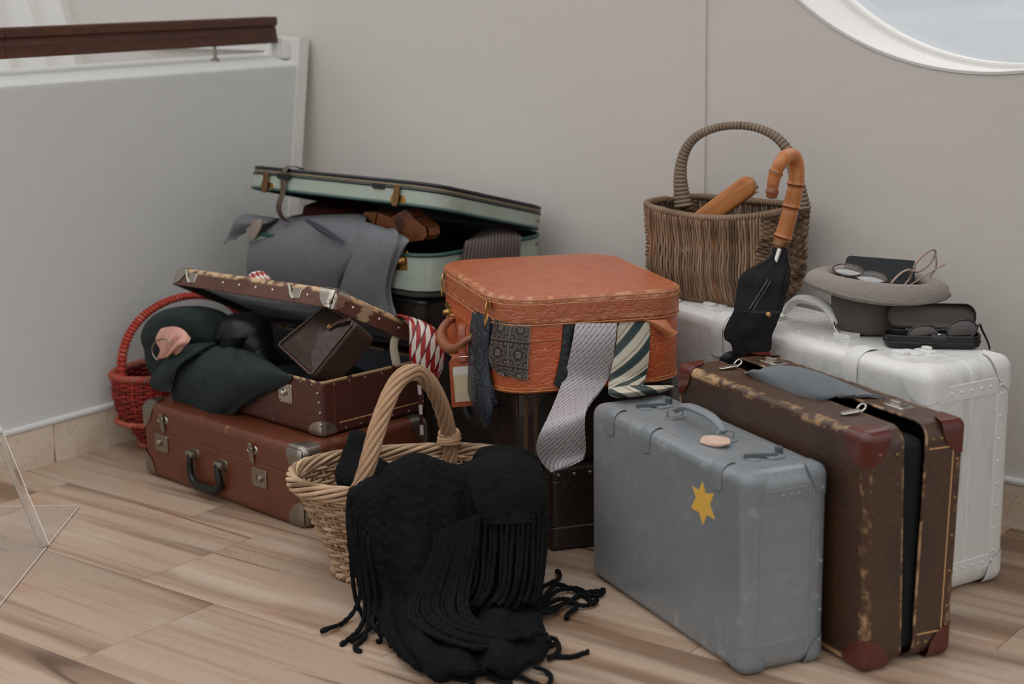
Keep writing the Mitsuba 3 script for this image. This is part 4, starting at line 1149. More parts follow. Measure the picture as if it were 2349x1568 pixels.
def woven(key, c, ang, prof, rows, stakes, rad, amp, pal, seed, stake_rad, p=2.3):
    """side wall of a stake-and-strand basket; prof(z01) -> (a, b, z)"""
    r = np.random.default_rng(seed)
    parts, cols = [], []
    n = stakes * 4
    t = np.linspace(0, 2 * math.pi, n, endpoint=False)
    # equal-arc parameter
    P = oval(c, *prof(0.8)[:2], ang, 0, t, p); s = np.concatenate([[0], np.cumsum(np.linalg.norm(np.diff(np.vstack([P, P[:1]]), axis=0), axis=1))])
    t = np.interp(np.linspace(0, s[-1], n, endpoint=False), s, np.concatenate([t, [2 * math.pi]]))
    i = np.arange(n)
    for k in range(rows):
        f = (k + 0.5) / rows; a, b, z = prof(f)
        w = np.cos(i * math.pi / 4) * (1 if k % 2 else -1)
        zz = z + rad * 0.25 * r.standard_normal(n).cumsum() / math.sqrt(n) + 0.0012 * np.sin(i * 0.11 + k)
        pts = oval(c, a, b, ang, zz, t, p)
        out = pts - np.array([c[0], c[1], 0]) * [1, 1, 0] - [0, 0, 1] * pts; out[:, 2] = 0
        out /= np.linalg.norm(out, axis=1, keepdims=True)
        V, F = tube(pts + out * (w * amp)[:, None], rad * (0.9 + 0.2 * r.random()), 6, loop=True)
        parts.append((V, F))
        base = blend(np.broadcast_to(pal[0], (n, 3)), np.broadcast_to(pal[1], (n, 3)), np.clip(nz(pts, (14, 14, 160), seed + k, 2) * 1.6 - 0.3, 0, 1))
        cols.append(np.repeat(base, 6, axis=0))
    V, F = join(parts)
    put(f'{key}__weave', (V, F), 'mat_vc_wicker', True, np.concatenate(cols))
    tag(f'{key}__weave', None, kind='stuff')
    for k in range(stakes):
        tt = t[(k * 4 + 2) % n]   # stakes sit where the strands cross
        for q in ((k * 4) % n,):
            pts = np.array([oval(c, *prof(f)[:2], ang, prof(f)[2], np.array([t[q]]), p)[0] for f in np.linspace(0.0, 1.0, 9)])
            put(f'{key}__stake', tube(pts, stake_rad, 6), 'mat_vc_wicker', True, wicker_col(1, seed + k, pal)[0])
    return t


def rim(key, c, a, b, ang, z, R, rad, strands, twists, pal, seed, p=2.3, flat=1.0):
    n = 320; t0 = np.linspace(0, 2 * math.pi, n, endpoint=False)
    P = oval(c, a, b, ang, z, t0, p); s = np.concatenate([[0], np.cumsum(np.linalg.norm(np.diff(np.vstack([P, P[:1]]), axis=0), axis=1))])
    t = np.interp(np.linspace(0, s[-1], n, endpoint=False), s, np.concatenate([t0, [2 * math.pi]]))
    P = oval(c, a, b, ang, z, t, p); out = P - [c[0], c[1], z]; out /= np.linalg.norm(out, axis=1, keepdims=True)
    g = np.arange(n) * 2 * math.pi / n
    for k in range(strands):
        ph = g * twists + k * 2 * math.pi / strands
        V, F = tube(P + out * (R * np.cos(ph))[:, None] + np.outer(R * flat * np.sin(ph), Z3), rad, 7, loop=True)
        col = blend(np.broadcast_to(pal[0], (n, 3)), np.broadcast_to(pal[1], (n, 3)), np.clip(nz(P, (20, 20, 20), seed + k, 2) * 1.6 - 0.3, 0, 1))
        put(f'{key}__rim_strand', (V, F), 'mat_vc_wicker', True, np.repeat(col, 7, axis=0))


# --- light wicker basket in front, with a roped handle
fb_c, fb_ang = (-0.212, 3.212), math.radians(8)
FBP = (C('c2a384'), C('6e523a'))


def fb(f):
    f = max(f, 0.0)
    return 0.158 + (0.236 - 0.158) * f ** 1.15, 0.098 + (0.143 - 0.098) * f ** 1.15, 0.012 + 0.186 * f


woven('light_wicker_basket', fb_c, fb_ang, fb, 25, 40, 0.0040, 0.0048, FBP, 11, 0.0034)
rim('light_wicker_basket', fb_c, 0.240, 0.147, fb_ang, 0.205, 0.0085, 0.0046, 8, 4, FBP, 21, flat=1.7)
rim('light_wicker_basket', fb_c, 0.163, 0.103, fb_ang, 0.008, 0.004, 0.0040, 3, 26, FBP, 31)
V, F = lathe([(0.0001, 0.006), (0.95, 0.006), (0.95, 0.002), (0.0001, 0.002)], 60)
ca, sa = math.cos(fb_ang), math.sin(fb_ang); Vx = V * [0.158, 0.098, 1]
put('light_wicker_basket__bottom', (np.c_[fb_c[0] + Vx[:, 0] * ca - Vx[:, 1] * sa, fb_c[1] + Vx[:, 0] * sa + Vx[:, 1] * ca, Vx[:, 2]], F), 'mat_vc_wicker', True, C('8a6644'))
hp = np.array([(-0.3265, 3.0850, 0.1769), (-0.2916, 3.0850, 0.2437), (-0.2737, 3.1000, 0.3058), (-0.2535, 3.1300, 0.3639), (-0.2290, 3.1700, 0.4067), (-0.2024, 3.2100, 0.4162), (-0.1742, 3.2500, 0.3886), (-0.1522, 3.2900, 0.3335), (-0.1397, 3.3300, 0.2706), (-0.1354, 3.3550, 0.2106), (-0.1352, 3.3570, 0.1810)])
core = spline(hp, 120)
tng = np.gradient(core, axis=0); tng /= np.linalg.norm(tng, axis=1, keepdims=True)
sd = np.cross(tng, [0.85, 0.5, 0.0]); sd /= np.linalg.norm(sd, axis=1, keepdims=True); up_ = np.cross(tng, sd)
ss = np.concatenate([[0], np.cumsum(np.linalg.norm(np.diff(core, axis=0), axis=1))])
for k in range(8):
    ph = ss * 26 + k * 2 * math.pi / 8
    pts = core + sd * (0.0125 * np.cos(ph))[:, None] + up_ * (0.0125 * np.sin(ph))[:, None]
    put('light_wicker_basket__handle__strand', tube(pts, 0.0056, 7), 'mat_vc_wicker', True, np.repeat(blend(np.broadcast_to(C('b39274'), (120, 3)), np.broadcast_to(C('8a664a'), (120, 3)), np.clip(nz(pts, (20, 20, 20), k, 2), 0, 1)), 7, axis=0).tolist() + [C('a07c5c')] * 2)
for k, (dz, rr_) in enumerate(((0.0, 0.019), (-0.008, 0.021), (-0.016, 0.022), (-0.023, 0.021))):
    g = np.linspace(0, 2 * math.pi, 29)[:-1]
    ctr = np.array((-0.1360, 3.3450, 0.2501)) + [0, 0, dz]
    pts = ctr + np.c_[rr_ * np.cos(g), rr_ * 0.9 * np.sin(g), 0.004 * np.sin(g + k)]
    put('light_wicker_basket__binding', tube(pts, 0.0050, 7, loop=True), 'mat_vc_wicker', True, C('ad8a6a'))
tag('light_wicker_basket', 'light wicker basket with roped handle, standing on the tiles in front', 'basket')

# --- red wicker basket by the parapet
rb_c, rb_ang = (-0.857, 4.218), math.radians(45)
RBP = (C('9c2f22'), C('5e1a14'))


def rb(f):
    w = np.interp(f, [0, 0.25, 0.5, 0.75, 1.0], [0.66, 0.80, 0.95, 1.0, 0.99])
    return 0.215 * w, 0.106 * w, 0.012 + 0.185 * f


woven('red_wicker_basket', rb_c, rb_ang, rb, 26, 44, 0.0038, 0.0042, RBP, 41, 0.0044)
rim('red_wicker_basket', rb_c, 0.216, 0.108, rb_ang, 0.202, 0.006, 0.0042, 4, 30, (C('a5352a'), C('8a5a48')), 51)
rim('red_wicker_basket', rb_c, 0.210, 0.104, rb_ang, 0.080, 0.004, 0.0036, 3, 34, (C('b06a50'), C('9a3a2a')), 55)
rim('red_wicker_basket', rb_c, 0.150, 0.076, rb_ang, 0.008, 0.005, 0.0045, 3, 30, (C('7e2a20'), C('a06a50')), 57)
t = np.linspace(0, math.pi, 60)
pl = oval(rb_c, 0.206, 0.106, rb_ang, 0.19, np.array([math.pi]))[0]; pr_ = oval(rb_c, 0.206, 0.106, rb_ang, 0.19, np.array([0.0]))[0]
mid = (pl + pr_) / 2
pts = mid + np.outer(-np.cos(t), (pr_ - pl) / 2 * 0.98) + np.outer(np.sin(t) ** 0.75, [0, 0, 0.192])
pl_ = np.array([[-0.985, 4.09, 0.1]])
V, F = tube(pts, 0.0125 * (1.25 - 0.35 * np.sin(t)), 10, ref=(0.7, -0.7, 0), flat=0.55)
ridge = 0.5 + 0.5 * np.sin(np.repeat(np.arange(60), 10) * 2.4)
put('red_wicker_basket__handle', (V, F), 'mat_vc_wicker', True, np.vstack([blend(np.broadcast_to(C('a03426'), (600, 3)), np.broadcast_to(C('6e1e16'), (600, 3)), ridge), [C('8a2a20')] * 2]))
a_ = tng = None
tg = np.gradient(pts, axis=0); tg /= np.linalg.norm(tg, axis=1, keepdims=True); nn = np.cross(tg, [0.7071, -0.7071, 0]); g = np.linspace(0, 2 * math.pi, 13)[:-1]
wraps = []
for k in np.linspace(1, 58, 58).astype(int):
    w_ = 0.0125 * (1.25 - 0.35 * math.sin(t[k]))
    wraps.append(tube(pts[k] + np.outer(np.cos(g) * (w_ + 0.001), [0.7071, -0.7071, 0]) + np.outer(np.sin(g) * (w_ * 0.55 + 0.0015), nn[k]), 0.0026, 5, loop=True))
V, F = join(wraps)
put('red_wicker_basket__handle__wrapping', (V, F), 'mat_vc_wicker', True, blend(np.broadcast_to(C('ad3a2a'), V.shape), np.broadcast_to(C('b5735a'), V.shape), sstep(0.55, 0.7, nz(V, (60, 60, 60), 5))))
tag('red_wicker_basket__handle__wrapping', None, kind='stuff')
tag('red_wicker_basket', 'red wicker basket with arched handle against the parapet', 'basket')

# --- brown willow basket on the white suitcase
wk = Frame((0.548, 3.515), math.radians(140), 0.46); KL, KW, KT = 0.335, 0.225, 0.212
KP = (C('9a7d64'), C('483526'))


def wall_pt(u, f, ins=0.0):
    """u in 0..1 round the basket, f from 0 (foot) to 1 (rim)"""
    s = np.interp(f, [0, 0.10, 0.35, 0.62, 0.8, 1.0], [0.034, 0.018, 0.006, 0.010, 0.004, 0.0])
    P, _ = rr(KL, KW, 0.045, s + ins, 400)
    x = (u % 1.0) * 400; i0 = int(x) % 400; i1 = (i0 + 1) % 400; q = P[i0] + (P[i1] - P[i0]) * (x - int(x))
    dip = 0.018 * math.sin(math.pi * min(max((q[0]) / KL, 0), 1)) if q[1] < KW * 0.5 else 0.006
    return np.array([q[0], q[1], 0.008 + f * (KT - 0.008) - dip * max(f - 0.5, 0) * 2])


rngw = np.random.default_rng(77)
Lper = 2 * (KL + KW) - 8 * 0.045 + 2 * math.pi * 0.045
u0f, u1f = 0.015, (KL - 0.09 + 0.065) / Lper
NR = 150
for k in range(NR):
    u = (k + 0.5) / NR
    P0, _ = wall_pt(u, 1.0), 0
    end_face = P0[0] < 0.012 or P0[0] > KL - 0.012
    if end_face:
        continue
    wob = rngw.normal(0, 0.0004, 12)
    fs = np.linspace(0.0, 1.0, 12)
    sway = 0.004 * math.sin(k * 0.21) * np.sin(fs * math.pi)
    pts = np.array([wall_pt(u + (w + s_) / Lper, f, -0.0010 * math.sin(f * 21 + (k % 2) * math.pi)) for f, w, s_ in zip(fs, wob, sway)])
    top = wall_pt(u, 1.0, 0.006) + [0, 0, 0.010]
    pts = np.vstack([pts, top[None]])
    p_ = wk(spline(pts, 26))
    col = blend(np.broadcast_to(KP[0], (26, 3)), np.broadcast_to(KP[1], (26, 3)), np.clip(0.9 * rngw.random() + 0.7 * nz(p_, (10, 10, 30), 3, 2) - 0.40, 0, 1))
    if rngw.random() < 0.3:
        col = blend(col, np.broadcast_to(C('a06a44'), col.shape), sstep(0.5, 0.7, nz(p_, (20, 20, 20), 9)) * 0.6)
    V, F = tube(p_, 0.0029 + 0.0006 * rngw.random(), 6)
    put('brown_wicker_basket__rod', (V, F), 'mat_vc_wicker', True, np.vstack([np.repeat(col, 6, axis=0), col[:1], col[-1:]]))
# woven ends: strands dip around the centre rib
for e_, l_ in (('near', 0), ('far', 1)):
    parts, cols = [], []
    for k in range(24):
        f = (k + 0.6) / 24; m = 33
        ws = np.linspace(0.012, KW - 0.012, m); pts = []
        for j, w in enumerate(ws):
            q = abs(w - KW / 2) / (KW / 2)
            ff = np.clip(f + 0.20 * (q - 0.25) * (1 - abs(2 * f - 1) ** 2) * (1 if f > 0.35 else 0.5), 0.01, 0.995)
            s = np.interp(ff, [0, 0.10, 0.35, 0.62, 0.8, 1.0], [0.034, 0.018, 0.004, 0.006, 0.002, 0.0])
            w2 = np.clip(w, s, KW - s); xx = s + max(0, 0.020 * (max(q - 0.62, 0) / 0.28) ** 2) + 0.003 * math.cos(j * math.pi / 2 * 1.0 + (k % 2) * math.pi)
            pts.append((xx if l_ == 0 else KL - xx, w2, 0.008 + ff * (KT - 0.012)))
        p_ = wk(spline(pts, 66))
        parts.append(tube(p_, 0.0042, 6)); cols.append(np.repeat(blend(np.broadcast_to(KP[0], (66, 3)), np.broadcast_to(KP[1], (66, 3)), np.clip(nz(p_, (20, 20, 60), k, 2) * 1.5 - 0.2, 0, 1)), 6, axis=0)); cols.append(np.array([KP[0]] * 2))
    V, F = join(parts); kk = put('brown_wicker_basket__end_weave', (V, F), 'mat_vc_wicker', True, np.concatenate(cols)); tag(kk, None, kind='stuff')
    for w in np.linspace(0.03, KW - 0.03, 7):
        q = abs(w - KW / 2) / (KW / 2)
        pts = [((0.003 + np.interp(f, [0, 0.1, 0.35, 1], [0.034, 0.018, 0.004, 0.0]) + max(0, 0.020 * (max(q - 0.62, 0) / 0.28) ** 2)), KW / 2 + (w - KW / 2) * (0.75 + 0.25 * f), 0.008 + f * (KT - 0.01)) for f in np.linspace(0, 1, 7)]
        if l_: pts = [(KL - a, b, c_) for a, b, c_ in pts]
        put('brown_wicker_basket__rib', tube(wk(np.array(pts)), 0.0045, 6), 'mat_vc_wicker', True, C('5e4a38'))
# wrapped rim and foot
for f, rad, nm, ins in ((1.0, 0.0085, 'rim', 0.004), (0.0, 0.0085, 'foot', 0.002)):
    n = 560; pts = np.array([wall_pt(k / n, f, ins) for k in range(n)])
    if f == 1.0: pts[:, 2] += 0.006
    r_ = rad * (0.86 + 0.16 * np.abs(np.sin(np.arange(n) * math.pi / 4)))
    V, F = tube(wk(pts), r_, 9, loop=True)
    col = blend(np.broadcast_to(KP[0], (n, 3)), np.broadcast_to(C('4c3c2e'), (n, 3)), np.clip(0.7 - 0.6 * np.abs(np.sin(np.arange(n) * math.pi / 4)) + nz(pts, (25, 25, 25), 7, 2) * 0.5, 0, 1))
    put(f'brown_wicker_basket__{nm}', (V, F), 'mat_vc_wicker', True, np.repeat(col, 9, axis=0))
P_, _ = rr(KL, KW, 0.045, 0.034, 80)
V, F, _, _ = loft([(0.034, 0.002, 0), (0.034, 0.012, 0)], KL, KW, 0.045, 80); put('brown_wicker_basket__bottom', (wk(V), F), 'mat_vc_wicker', True, C('4a3a2c'))
# handle: stout wrapped arch between the two ends
hp = np.array([(0.4027, 3.7831, 0.6611), (0.3968, 3.7881, 0.7062), (0.3972, 3.7877, 0.7619), (0.4162, 3.7718, 0.8125), (0.4576, 3.7371, 0.8441), (0.5194, 3.6852, 0.8569), (0.5714, 3.6416, 0.8467), (0.6059, 3.6126, 0.8174), (0.6237, 3.5977, 0.7709), (0.6329, 3.5899, 0.7285), (0.6407, 3.5834, 0.6810)])
n = 240; core = spline(hp, n); q = np.linspace(-1, 1, n)
r0 = 0.0092 + 0.0150 * np.abs(q) ** 2.0
r_ = r0 * (0.86 + 0.16 * np.abs(np.sin(np.arange(n) * math.pi / 4.0)))
V, F = tube(core, r_, 10, ref=wk.d, flat=0.75)
col = blend(np.broadcast_to(C('8a7a68'), (n, 3)), np.broadcast_to(C('4e3d30'), (n, 3)), np.clip(0.75 - 0.75 * np.abs(np.sin(np.arange(n) * math.pi / 4.0)) + 0.4 * nz(core, (20, 20, 20), 4, 2), 0, 1))
put('brown_wicker_basket__handle', (V, F), 'mat_vc_wicker', True, np.vstack([np.repeat(col, 10, axis=0), [C('5a4838')] * 2]))
tag('brown_wicker_basket', 'brown willow basket with wrapped handle on top of the white suitcase', 'basket')

# ------------------------------------------------------------------ clothes and cloths
VIEW = np.array([0.0, 1.0, 0.0])


def silo(sections, k=0.6, n=56, m=40, folds=0, amp=0.0, seed=0, bump=0.0, f=40):
    """soft body from left / right outline points, front-to-back radius k times the half width"""
    A = np.array([s[0] for s in sections], float); B = np.array([s[1] for s in sections], float)
    x = np.arange(len(A)); xi = np.linspace(0, len(A) - 1, m)
    A, B = CubicSpline(x, A)(xi), CubicSpline(x, B)(xi)
    kk = np.interp(xi, x, [s[2] if len(s) > 2 else k for s in sections])
    c, u = (A + B) / 2, (B - A) / 2; v = np.cross(u, Z3); v = v / (np.linalg.norm(v, axis=1, keepdims=True) + 1e-9) * np.linalg.norm(u, axis=1, keepdims=True) * kk[:, None]
    g = np.arange(n) * 2 * math.pi / n
    md = 1 + amp * np.sin(g * folds + seed)[None] * np.sin(np.linspace(0.2, 3.0, m))[:, None] if folds else np.ones((m, n))
    V = c[:, None] + u[:, None] * (np.cos(g)[None, :, None] * md[..., None]) + v[:, None] * (np.sin(g)[None, :, None] * md[..., None])
    V = V.reshape(-1, 3)
    if bump:
        ctr = np.repeat(c, n, 0); o = V - ctr; o /= np.linalg.norm(o, axis=1, keepdims=True) + 1e-9
        V = V + o * ((nz(V, (f, f, f), seed, 3) - 0.5) * 2 * bump)[:, None]
    i, j = np.arange(m - 1)[:, None], np.arange(n)[None]; j2 = (j + 1) % n
    q = np.stack([i * n + j, i * n + j2, (i + 1) * n + j2, (i + 1) * n + j], -1).reshape(-1, 4)
    F = np.vstack([q[:, [0, 1, 2]], q[:, [0, 2, 3]]])
    V = np.vstack([V, c[:1], c[-1:]]); a, b = len(V) - 2, len(V) - 1; jj = np.arange(n); k0 = (m - 1) * n
    return V, np.vstack([F, np.c_[(jj + 1) % n, jj, np.full(n, a)], np.c_[k0 + jj, k0 + (jj + 1) % n, np.full(n, b)]])


def heap(fr, l0, l1, w0, w1, t0, amp, seed, bsdf, key, color, f=9, nl=110, nw=80):
    """lumpy top surface of packed clothes, closed below"""
    a, b = np.meshgrid(np.linspace(l0, l1, nl), np.linspace(w0, w1, nw), indexing='ij')
    P = np.stack([a, b, a * 0], -1)
    h = t0 + amp * (nz(P, (f, f, 1), seed, 3) - 0.45) * 2 + amp * 0.35 * np.sin(a * 60 + 6 * nz(P, (6, 6, 1), seed + 3))
    ed = np.minimum(np.minimum(a - l0, l1 - a), np.minimum(b - w0, w1 - b)); h = t0 * 0.4 + (h - t0 * 0.4) * sstep(0, 0.04, ed)
    V = np.stack([a, b, np.maximum(h, 0.006)], -1).reshape(-1, 3)
    ii, jj = np.meshgrid(np.arange(nl - 1), np.arange(nw - 1), indexing='ij'); k = (ii * nw + jj).ravel()
    F = np.vstack([np.c_[k, k + nw, k + nw + 1], np.c_[k, k + nw + 1, k + 1]])
    put(key, (fr(V), F), bsdf, True, color)


def tone(V, c, v=0.25, f=(60, 60, 60), seed=0):
    return np.asarray(c)[None] * (1 - v / 2 + v * nz(V, f, seed, 3))[:, None]


# packed dark clothes inside the two open cases
heap(gr, 0.03, 0.662, 0.03, 0.415, 0.088, 0.022, 5, 'mat_vc_wool', 'black_fur_coat', C('17171b'))
tag('black_fur_coat', 'black furry coat packed inside the green suitcase', 'coat')
heap(op, 0.02, 0.60, 0.02, 0.295, 0.070, 0.024, 9, 'mat_vc_cloth', 'dark_clothes', C('2a2c30'))
tag('dark_clothes', 'dark folded clothing packed at the bottom of the open brown suitcase', 'clothing')

# grey jacket spilling over the front of the green suitcase
GJ = C('656669')


def jk(V):
    g = np.sin(V[:, 0] * 2600 + V[:, 2] * 800) * np.sin(V[:, 2] * 2600)
    return tone(V, GJ, 0.16, (90, 90, 90), 3) * (1 + 0.10 * g)[:, None]


V, F, st = cloth([
    [(-0.6965, 4.4178, 0.5513), (-0.6179, 4.3490, 0.5664), (-0.5391, 4.2802, 0.5800), (-0.4631, 4.2136, 0.5899), (-0.3926, 4.1254, 0.6029), (-0.3557, 4.0799, 0.6024)],
    [(-0.6855, 4.2753, 0.5261), (-0.5975, 4.1983, 0.5656), (-0.5148, 4.1260, 0.5889), (-0.4413, 4.0618, 0.6008), (-0.3786, 4.0069, 0.6048), (-0.3545, 3.9991, 0.6014)],
    [(-0.6897, 4.2312, 0.4872), (-0.5906, 4.1338, 0.5249), (-0.5082, 4.0565, 0.5476), (-0.4363, 3.9962, 0.5564), (-0.3825, 3.9598, 0.5561), (-0.3537, 3.9532, 0.5729)],
    [(-0.6905, 4.2239, 0.4480), (-0.5913, 4.1212, 0.4708), (-0.5090, 4.0412, 0.4839), (-0.4432, 3.9890, 0.4956), (-0.3970, 3.9619, 0.5128), (-0.3727, 3.9592, 0.5291)],
    [(-0.6816, 4.2214, 0.4136), (-0.5957, 4.1356, 0.4172), (-0.5198, 4.0640, 0.4209), (-0.4530, 4.0109, 0.4390), (-0.4233, 3.9928, 0.4618), (-0.4004, 3.9861, 0.4813)],
    [(-0.6516, 4.1979, 0.3714), (-0.5868, 4.1358, 0.3657), (-0.5236, 4.0780, 0.3687), (-0.4622, 4.0269, 0.3861), (-0.4380, 4.0110, 0.4056), (-0.4200, 4.0059, 0.4395)]], 90, 90, 0.004, 0.0012, 22, 3)
put('grey_jacket__front', (V, F), 'mat_vc_cloth', True, jk(V))
V, F, st = cloth([
    [(-0.3895, 4.0563, 0.6064), (-0.3453, 4.0177, 0.5984), (-0.2997, 3.9777, 0.5898), (-0.2606, 3.9435, 0.5785)],
    [(-0.3803, 3.9818, 0.5849), (-0.3301, 3.9326, 0.5940), (-0.2777, 3.8867, 0.5877), (-0.2420, 3.8608, 0.5788)],
    [(-0.3974, 3.9702, 0.5222), (-0.3430, 3.9040, 0.5488), (-0.2876, 3.8636, 0.5495), (-0.2563, 3.8627, 0.5545)],
    [(-0.4170, 3.9846, 0.4655), (-0.3561, 3.9075, 0.4789), (-0.3063, 3.8772, 0.4838), (-0.2797, 3.8779, 0.4993)],
    [(-0.4258, 4.0004, 0.4131), (-0.3589, 3.9179, 0.4231), (-0.3085, 3.8845, 0.4290), (-0.2892, 3.8862, 0.4445)],
    [(-0.4050, 3.9875, 0.3546), (-0.3503, 3.9184, 0.3632), (-0.2987, 3.8706, 0.3727), (-0.2663, 3.8609, 0.3797)]], 80, 64, 0.004, 0.0012, 22, 4,
    fold=lambda s, q: 0.006 * np.exp(-((q - 0.72) / 0.05) ** 2) - 0.005 * np.exp(-((q - 0.80) / 0.035) ** 2))
put('grey_jacket__sleeve', (V, F), 'mat_vc_cloth', True, jk(V))
V, F, st = cloth([
    [(-0.6904, 4.3327, 0.5815), (-0.6463, 4.3075, 0.5775), (-0.6092, 4.2883, 0.5752)],
    [(-0.7134, 4.2598, 0.5832), (-0.6752, 4.2317, 0.5776), (-0.6336, 4.2166, 0.5725)],
    [(-0.7316, 4.2572, 0.5527), (-0.7058, 4.2399, 0.5585), (-0.6812, 4.2396, 0.5490)],
    [(-0.7539, 4.2687, 0.5131), (-0.7409, 4.2627, 0.5231), (-0.7236, 4.2555, 0.5264)]], 40, 30, 0.004, 0.0008, 30, 6)
put('grey_jacket__collar', (V, F), 'mat_vc_cloth', True, jk(V))
a_, b_ = np.array((-0.5076, 4.0533, 0.6052)), np.array((-0.4110, 3.9609, 0.5639))
V, F = tube(a_ + (b_ - a_) * np.linspace(0, 1, 20)[:, None] + [0, -0.004, 0], 0.0085 * np.sin(np.linspace(0.35, 2.8, 20)) + 0.001, 8, ref=(0.4, 0.0, 0.9), flat=0.45)
put('grey_jacket__pocket', (V, F), 'mat_vc_cloth', True, C('43464b'))
for o in (0.4, -0.4):
    d_ = np.array([0.0, -0.006, 0.010 * o + 0.0])
    put('grey_jacket__pocket_edge', tube(a_ + (b_ - a_) * np.linspace(-0.04, 1.04, 24)[:, None] + d_ + np.outer(np.sin(np.linspace(0, math.pi, 24)), [0, 0, 0.010 * o]), 0.0022, 6), 'mat_vc_cloth', True, C('50535a'))
V, F, st = cloth([[(-0.6949, 4.2463, 0.5688), (-0.6680, 4.2228, 0.5800), (-0.6435, 4.2120, 0.5870)], [(-0.6871, 4.2342, 0.5499), (-0.6687, 4.2181, 0.5522), (-0.6450, 4.2000, 0.5660)], [(-0.6857, 4.2329, 0.5294), (-0.6748, 4.2221, 0.5310), (-0.6639, 4.2112, 0.5361)]], 16, 16, 0.003)
put('grey_jacket__lining', (V, F), 'mat_vc_silk', True, C('8a7a70'), label='beige lining inside the collar')
tag('grey_jacket', 'grey wool jacket hanging over the front of the green suitcase', 'jacket')

# pinstriped cloth over the right end of the green suitcase
V, F, st = cloth([
    [(-0.1048, 4.0555, 0.5497), (-0.0669, 4.0988, 0.5678), (-0.0230, 4.1491, 0.5729), (0.0158, 4.1783, 0.5544)],
    [(-0.1090, 3.9292, 0.5658), (-0.0654, 3.9791, 0.5647), (-0.0206, 4.0303, 0.5635), (0.0273, 4.0851, 0.5498)],
    [(-0.1103, 3.8913, 0.5614), (-0.0650, 3.9401, 0.5549), (-0.0207, 3.9907, 0.5503), (0.0269, 4.0513, 0.5442)],
    [(-0.1171, 3.8775, 0.5183), (-0.0708, 3.9243, 0.5126), (-0.0235, 3.9784, 0.5046), (0.0219, 4.0394, 0.4977)],
    [(-0.1235, 3.8732, 0.4554), (-0.0772, 3.9200, 0.4457), (-0.0288, 3.9754, 0.4376), (0.0166, 4.0334, 0.4280)]], 70, 120, 0.003, 0.001, 25, 8)
pin = (np.abs((st[:, 1] * 17) % 1 - 0.5) < 0.10) * 0.6
put('pinstripe_cloth', (V, F), 'mat_vc_cloth', True, blend(tone(V, C('4f4644'), 0.2), np.broadcast_to(C('85756c'), V.shape), pin))
tag('pinstripe_cloth', 'brown pinstriped cloth hanging over the right end of the green suitcase', 'cloth')

# brown felt hat inside the green suitcase
hc = gr((0.475, 0.165, 0.105))
ang = 2.423
V, F = lathe([(0.148, 0.010), (0.150, 0.013), (0.146, 0.015), (0.125, 0.006), (0.104, 0.004), (0.100, 0.012), (0.098, 0.040), (0.092, 0.062), (0.075, 0.070), (0.04, 0.066), (0.0001, 0.062)], 64)
Rz = np.array([[math.cos(ang), -math.sin(ang), 0], [math.sin(ang), math.cos(ang), 0], [0, 0, 1]])
V = V * [1.18, 0.92, 1]; V[:, 2] += 0.012 * np.cos(2 * np.arctan2(V[:, 1], V[:, 0])) * sstep(0.10, 0.15, np.hypot(V[:, 0], V[:, 1]))
put('brown_hat__crown', ((V @ Rz.T) + hc, F), 'mat_vc_wool', True, C('3d2018'))
tag('brown_hat', 'dark brown felt hat lying in the green suitcase under the lid', 'hat')

# wooden shoe last
ol_ = [(0.2846, 0.0700, 0.1745), (0.2273, 0.0700, 0.1772), (0.1821, 0.0700, 0.1692), (0.1317, 0.0700, 0.1939), (0.1073, 0.0700, 0.1757), (0.0656, 0.0700, 0.1550), (0.0618, 0.0700, 0.1373), (0.0754, 0.0700, 0.1243), (0.1243, 0.0700, 0.1153), (0.1842, 0.0700, 0.1182), (0.2366, 0.0700, 0.1416)]
pg = sg.Polygon([(p[0], p[2]) for p in ol_]).buffer(-0.004).buffer(0.004)
V, F = poly(pg, 0.045)
m_ = trimesh.Trimesh(V, F).subdivide_to_size(0.006); trimesh.smoothing.filter_laplacian(m_, iterations=3)
V, F = np.array(m_.vertices), np.array(m_.faces)
put('wooden_shoe_last', (gr(np.c_[V[:, 0], V[:, 2] + 0.065, V[:, 1]]), F), 'mat_vc_satin', True, blend(np.broadcast_to(C('7c4a2c'), V.shape), np.broadcast_to(C('4a2a1a'), V.shape), sstep(0.4, 0.7, nz(V, (30, 30, 8), 4))))
tag('wooden_shoe_last', 'brown wooden shoe last lying in the green suitcase above the brass lock', 'shoe last')

# dark green wool coat tumbling out of the open brown suitcase
GC = C('2c3332')


def coat(V):
    return tone(V, GC, 0.8, (330, 330, 330), 7)


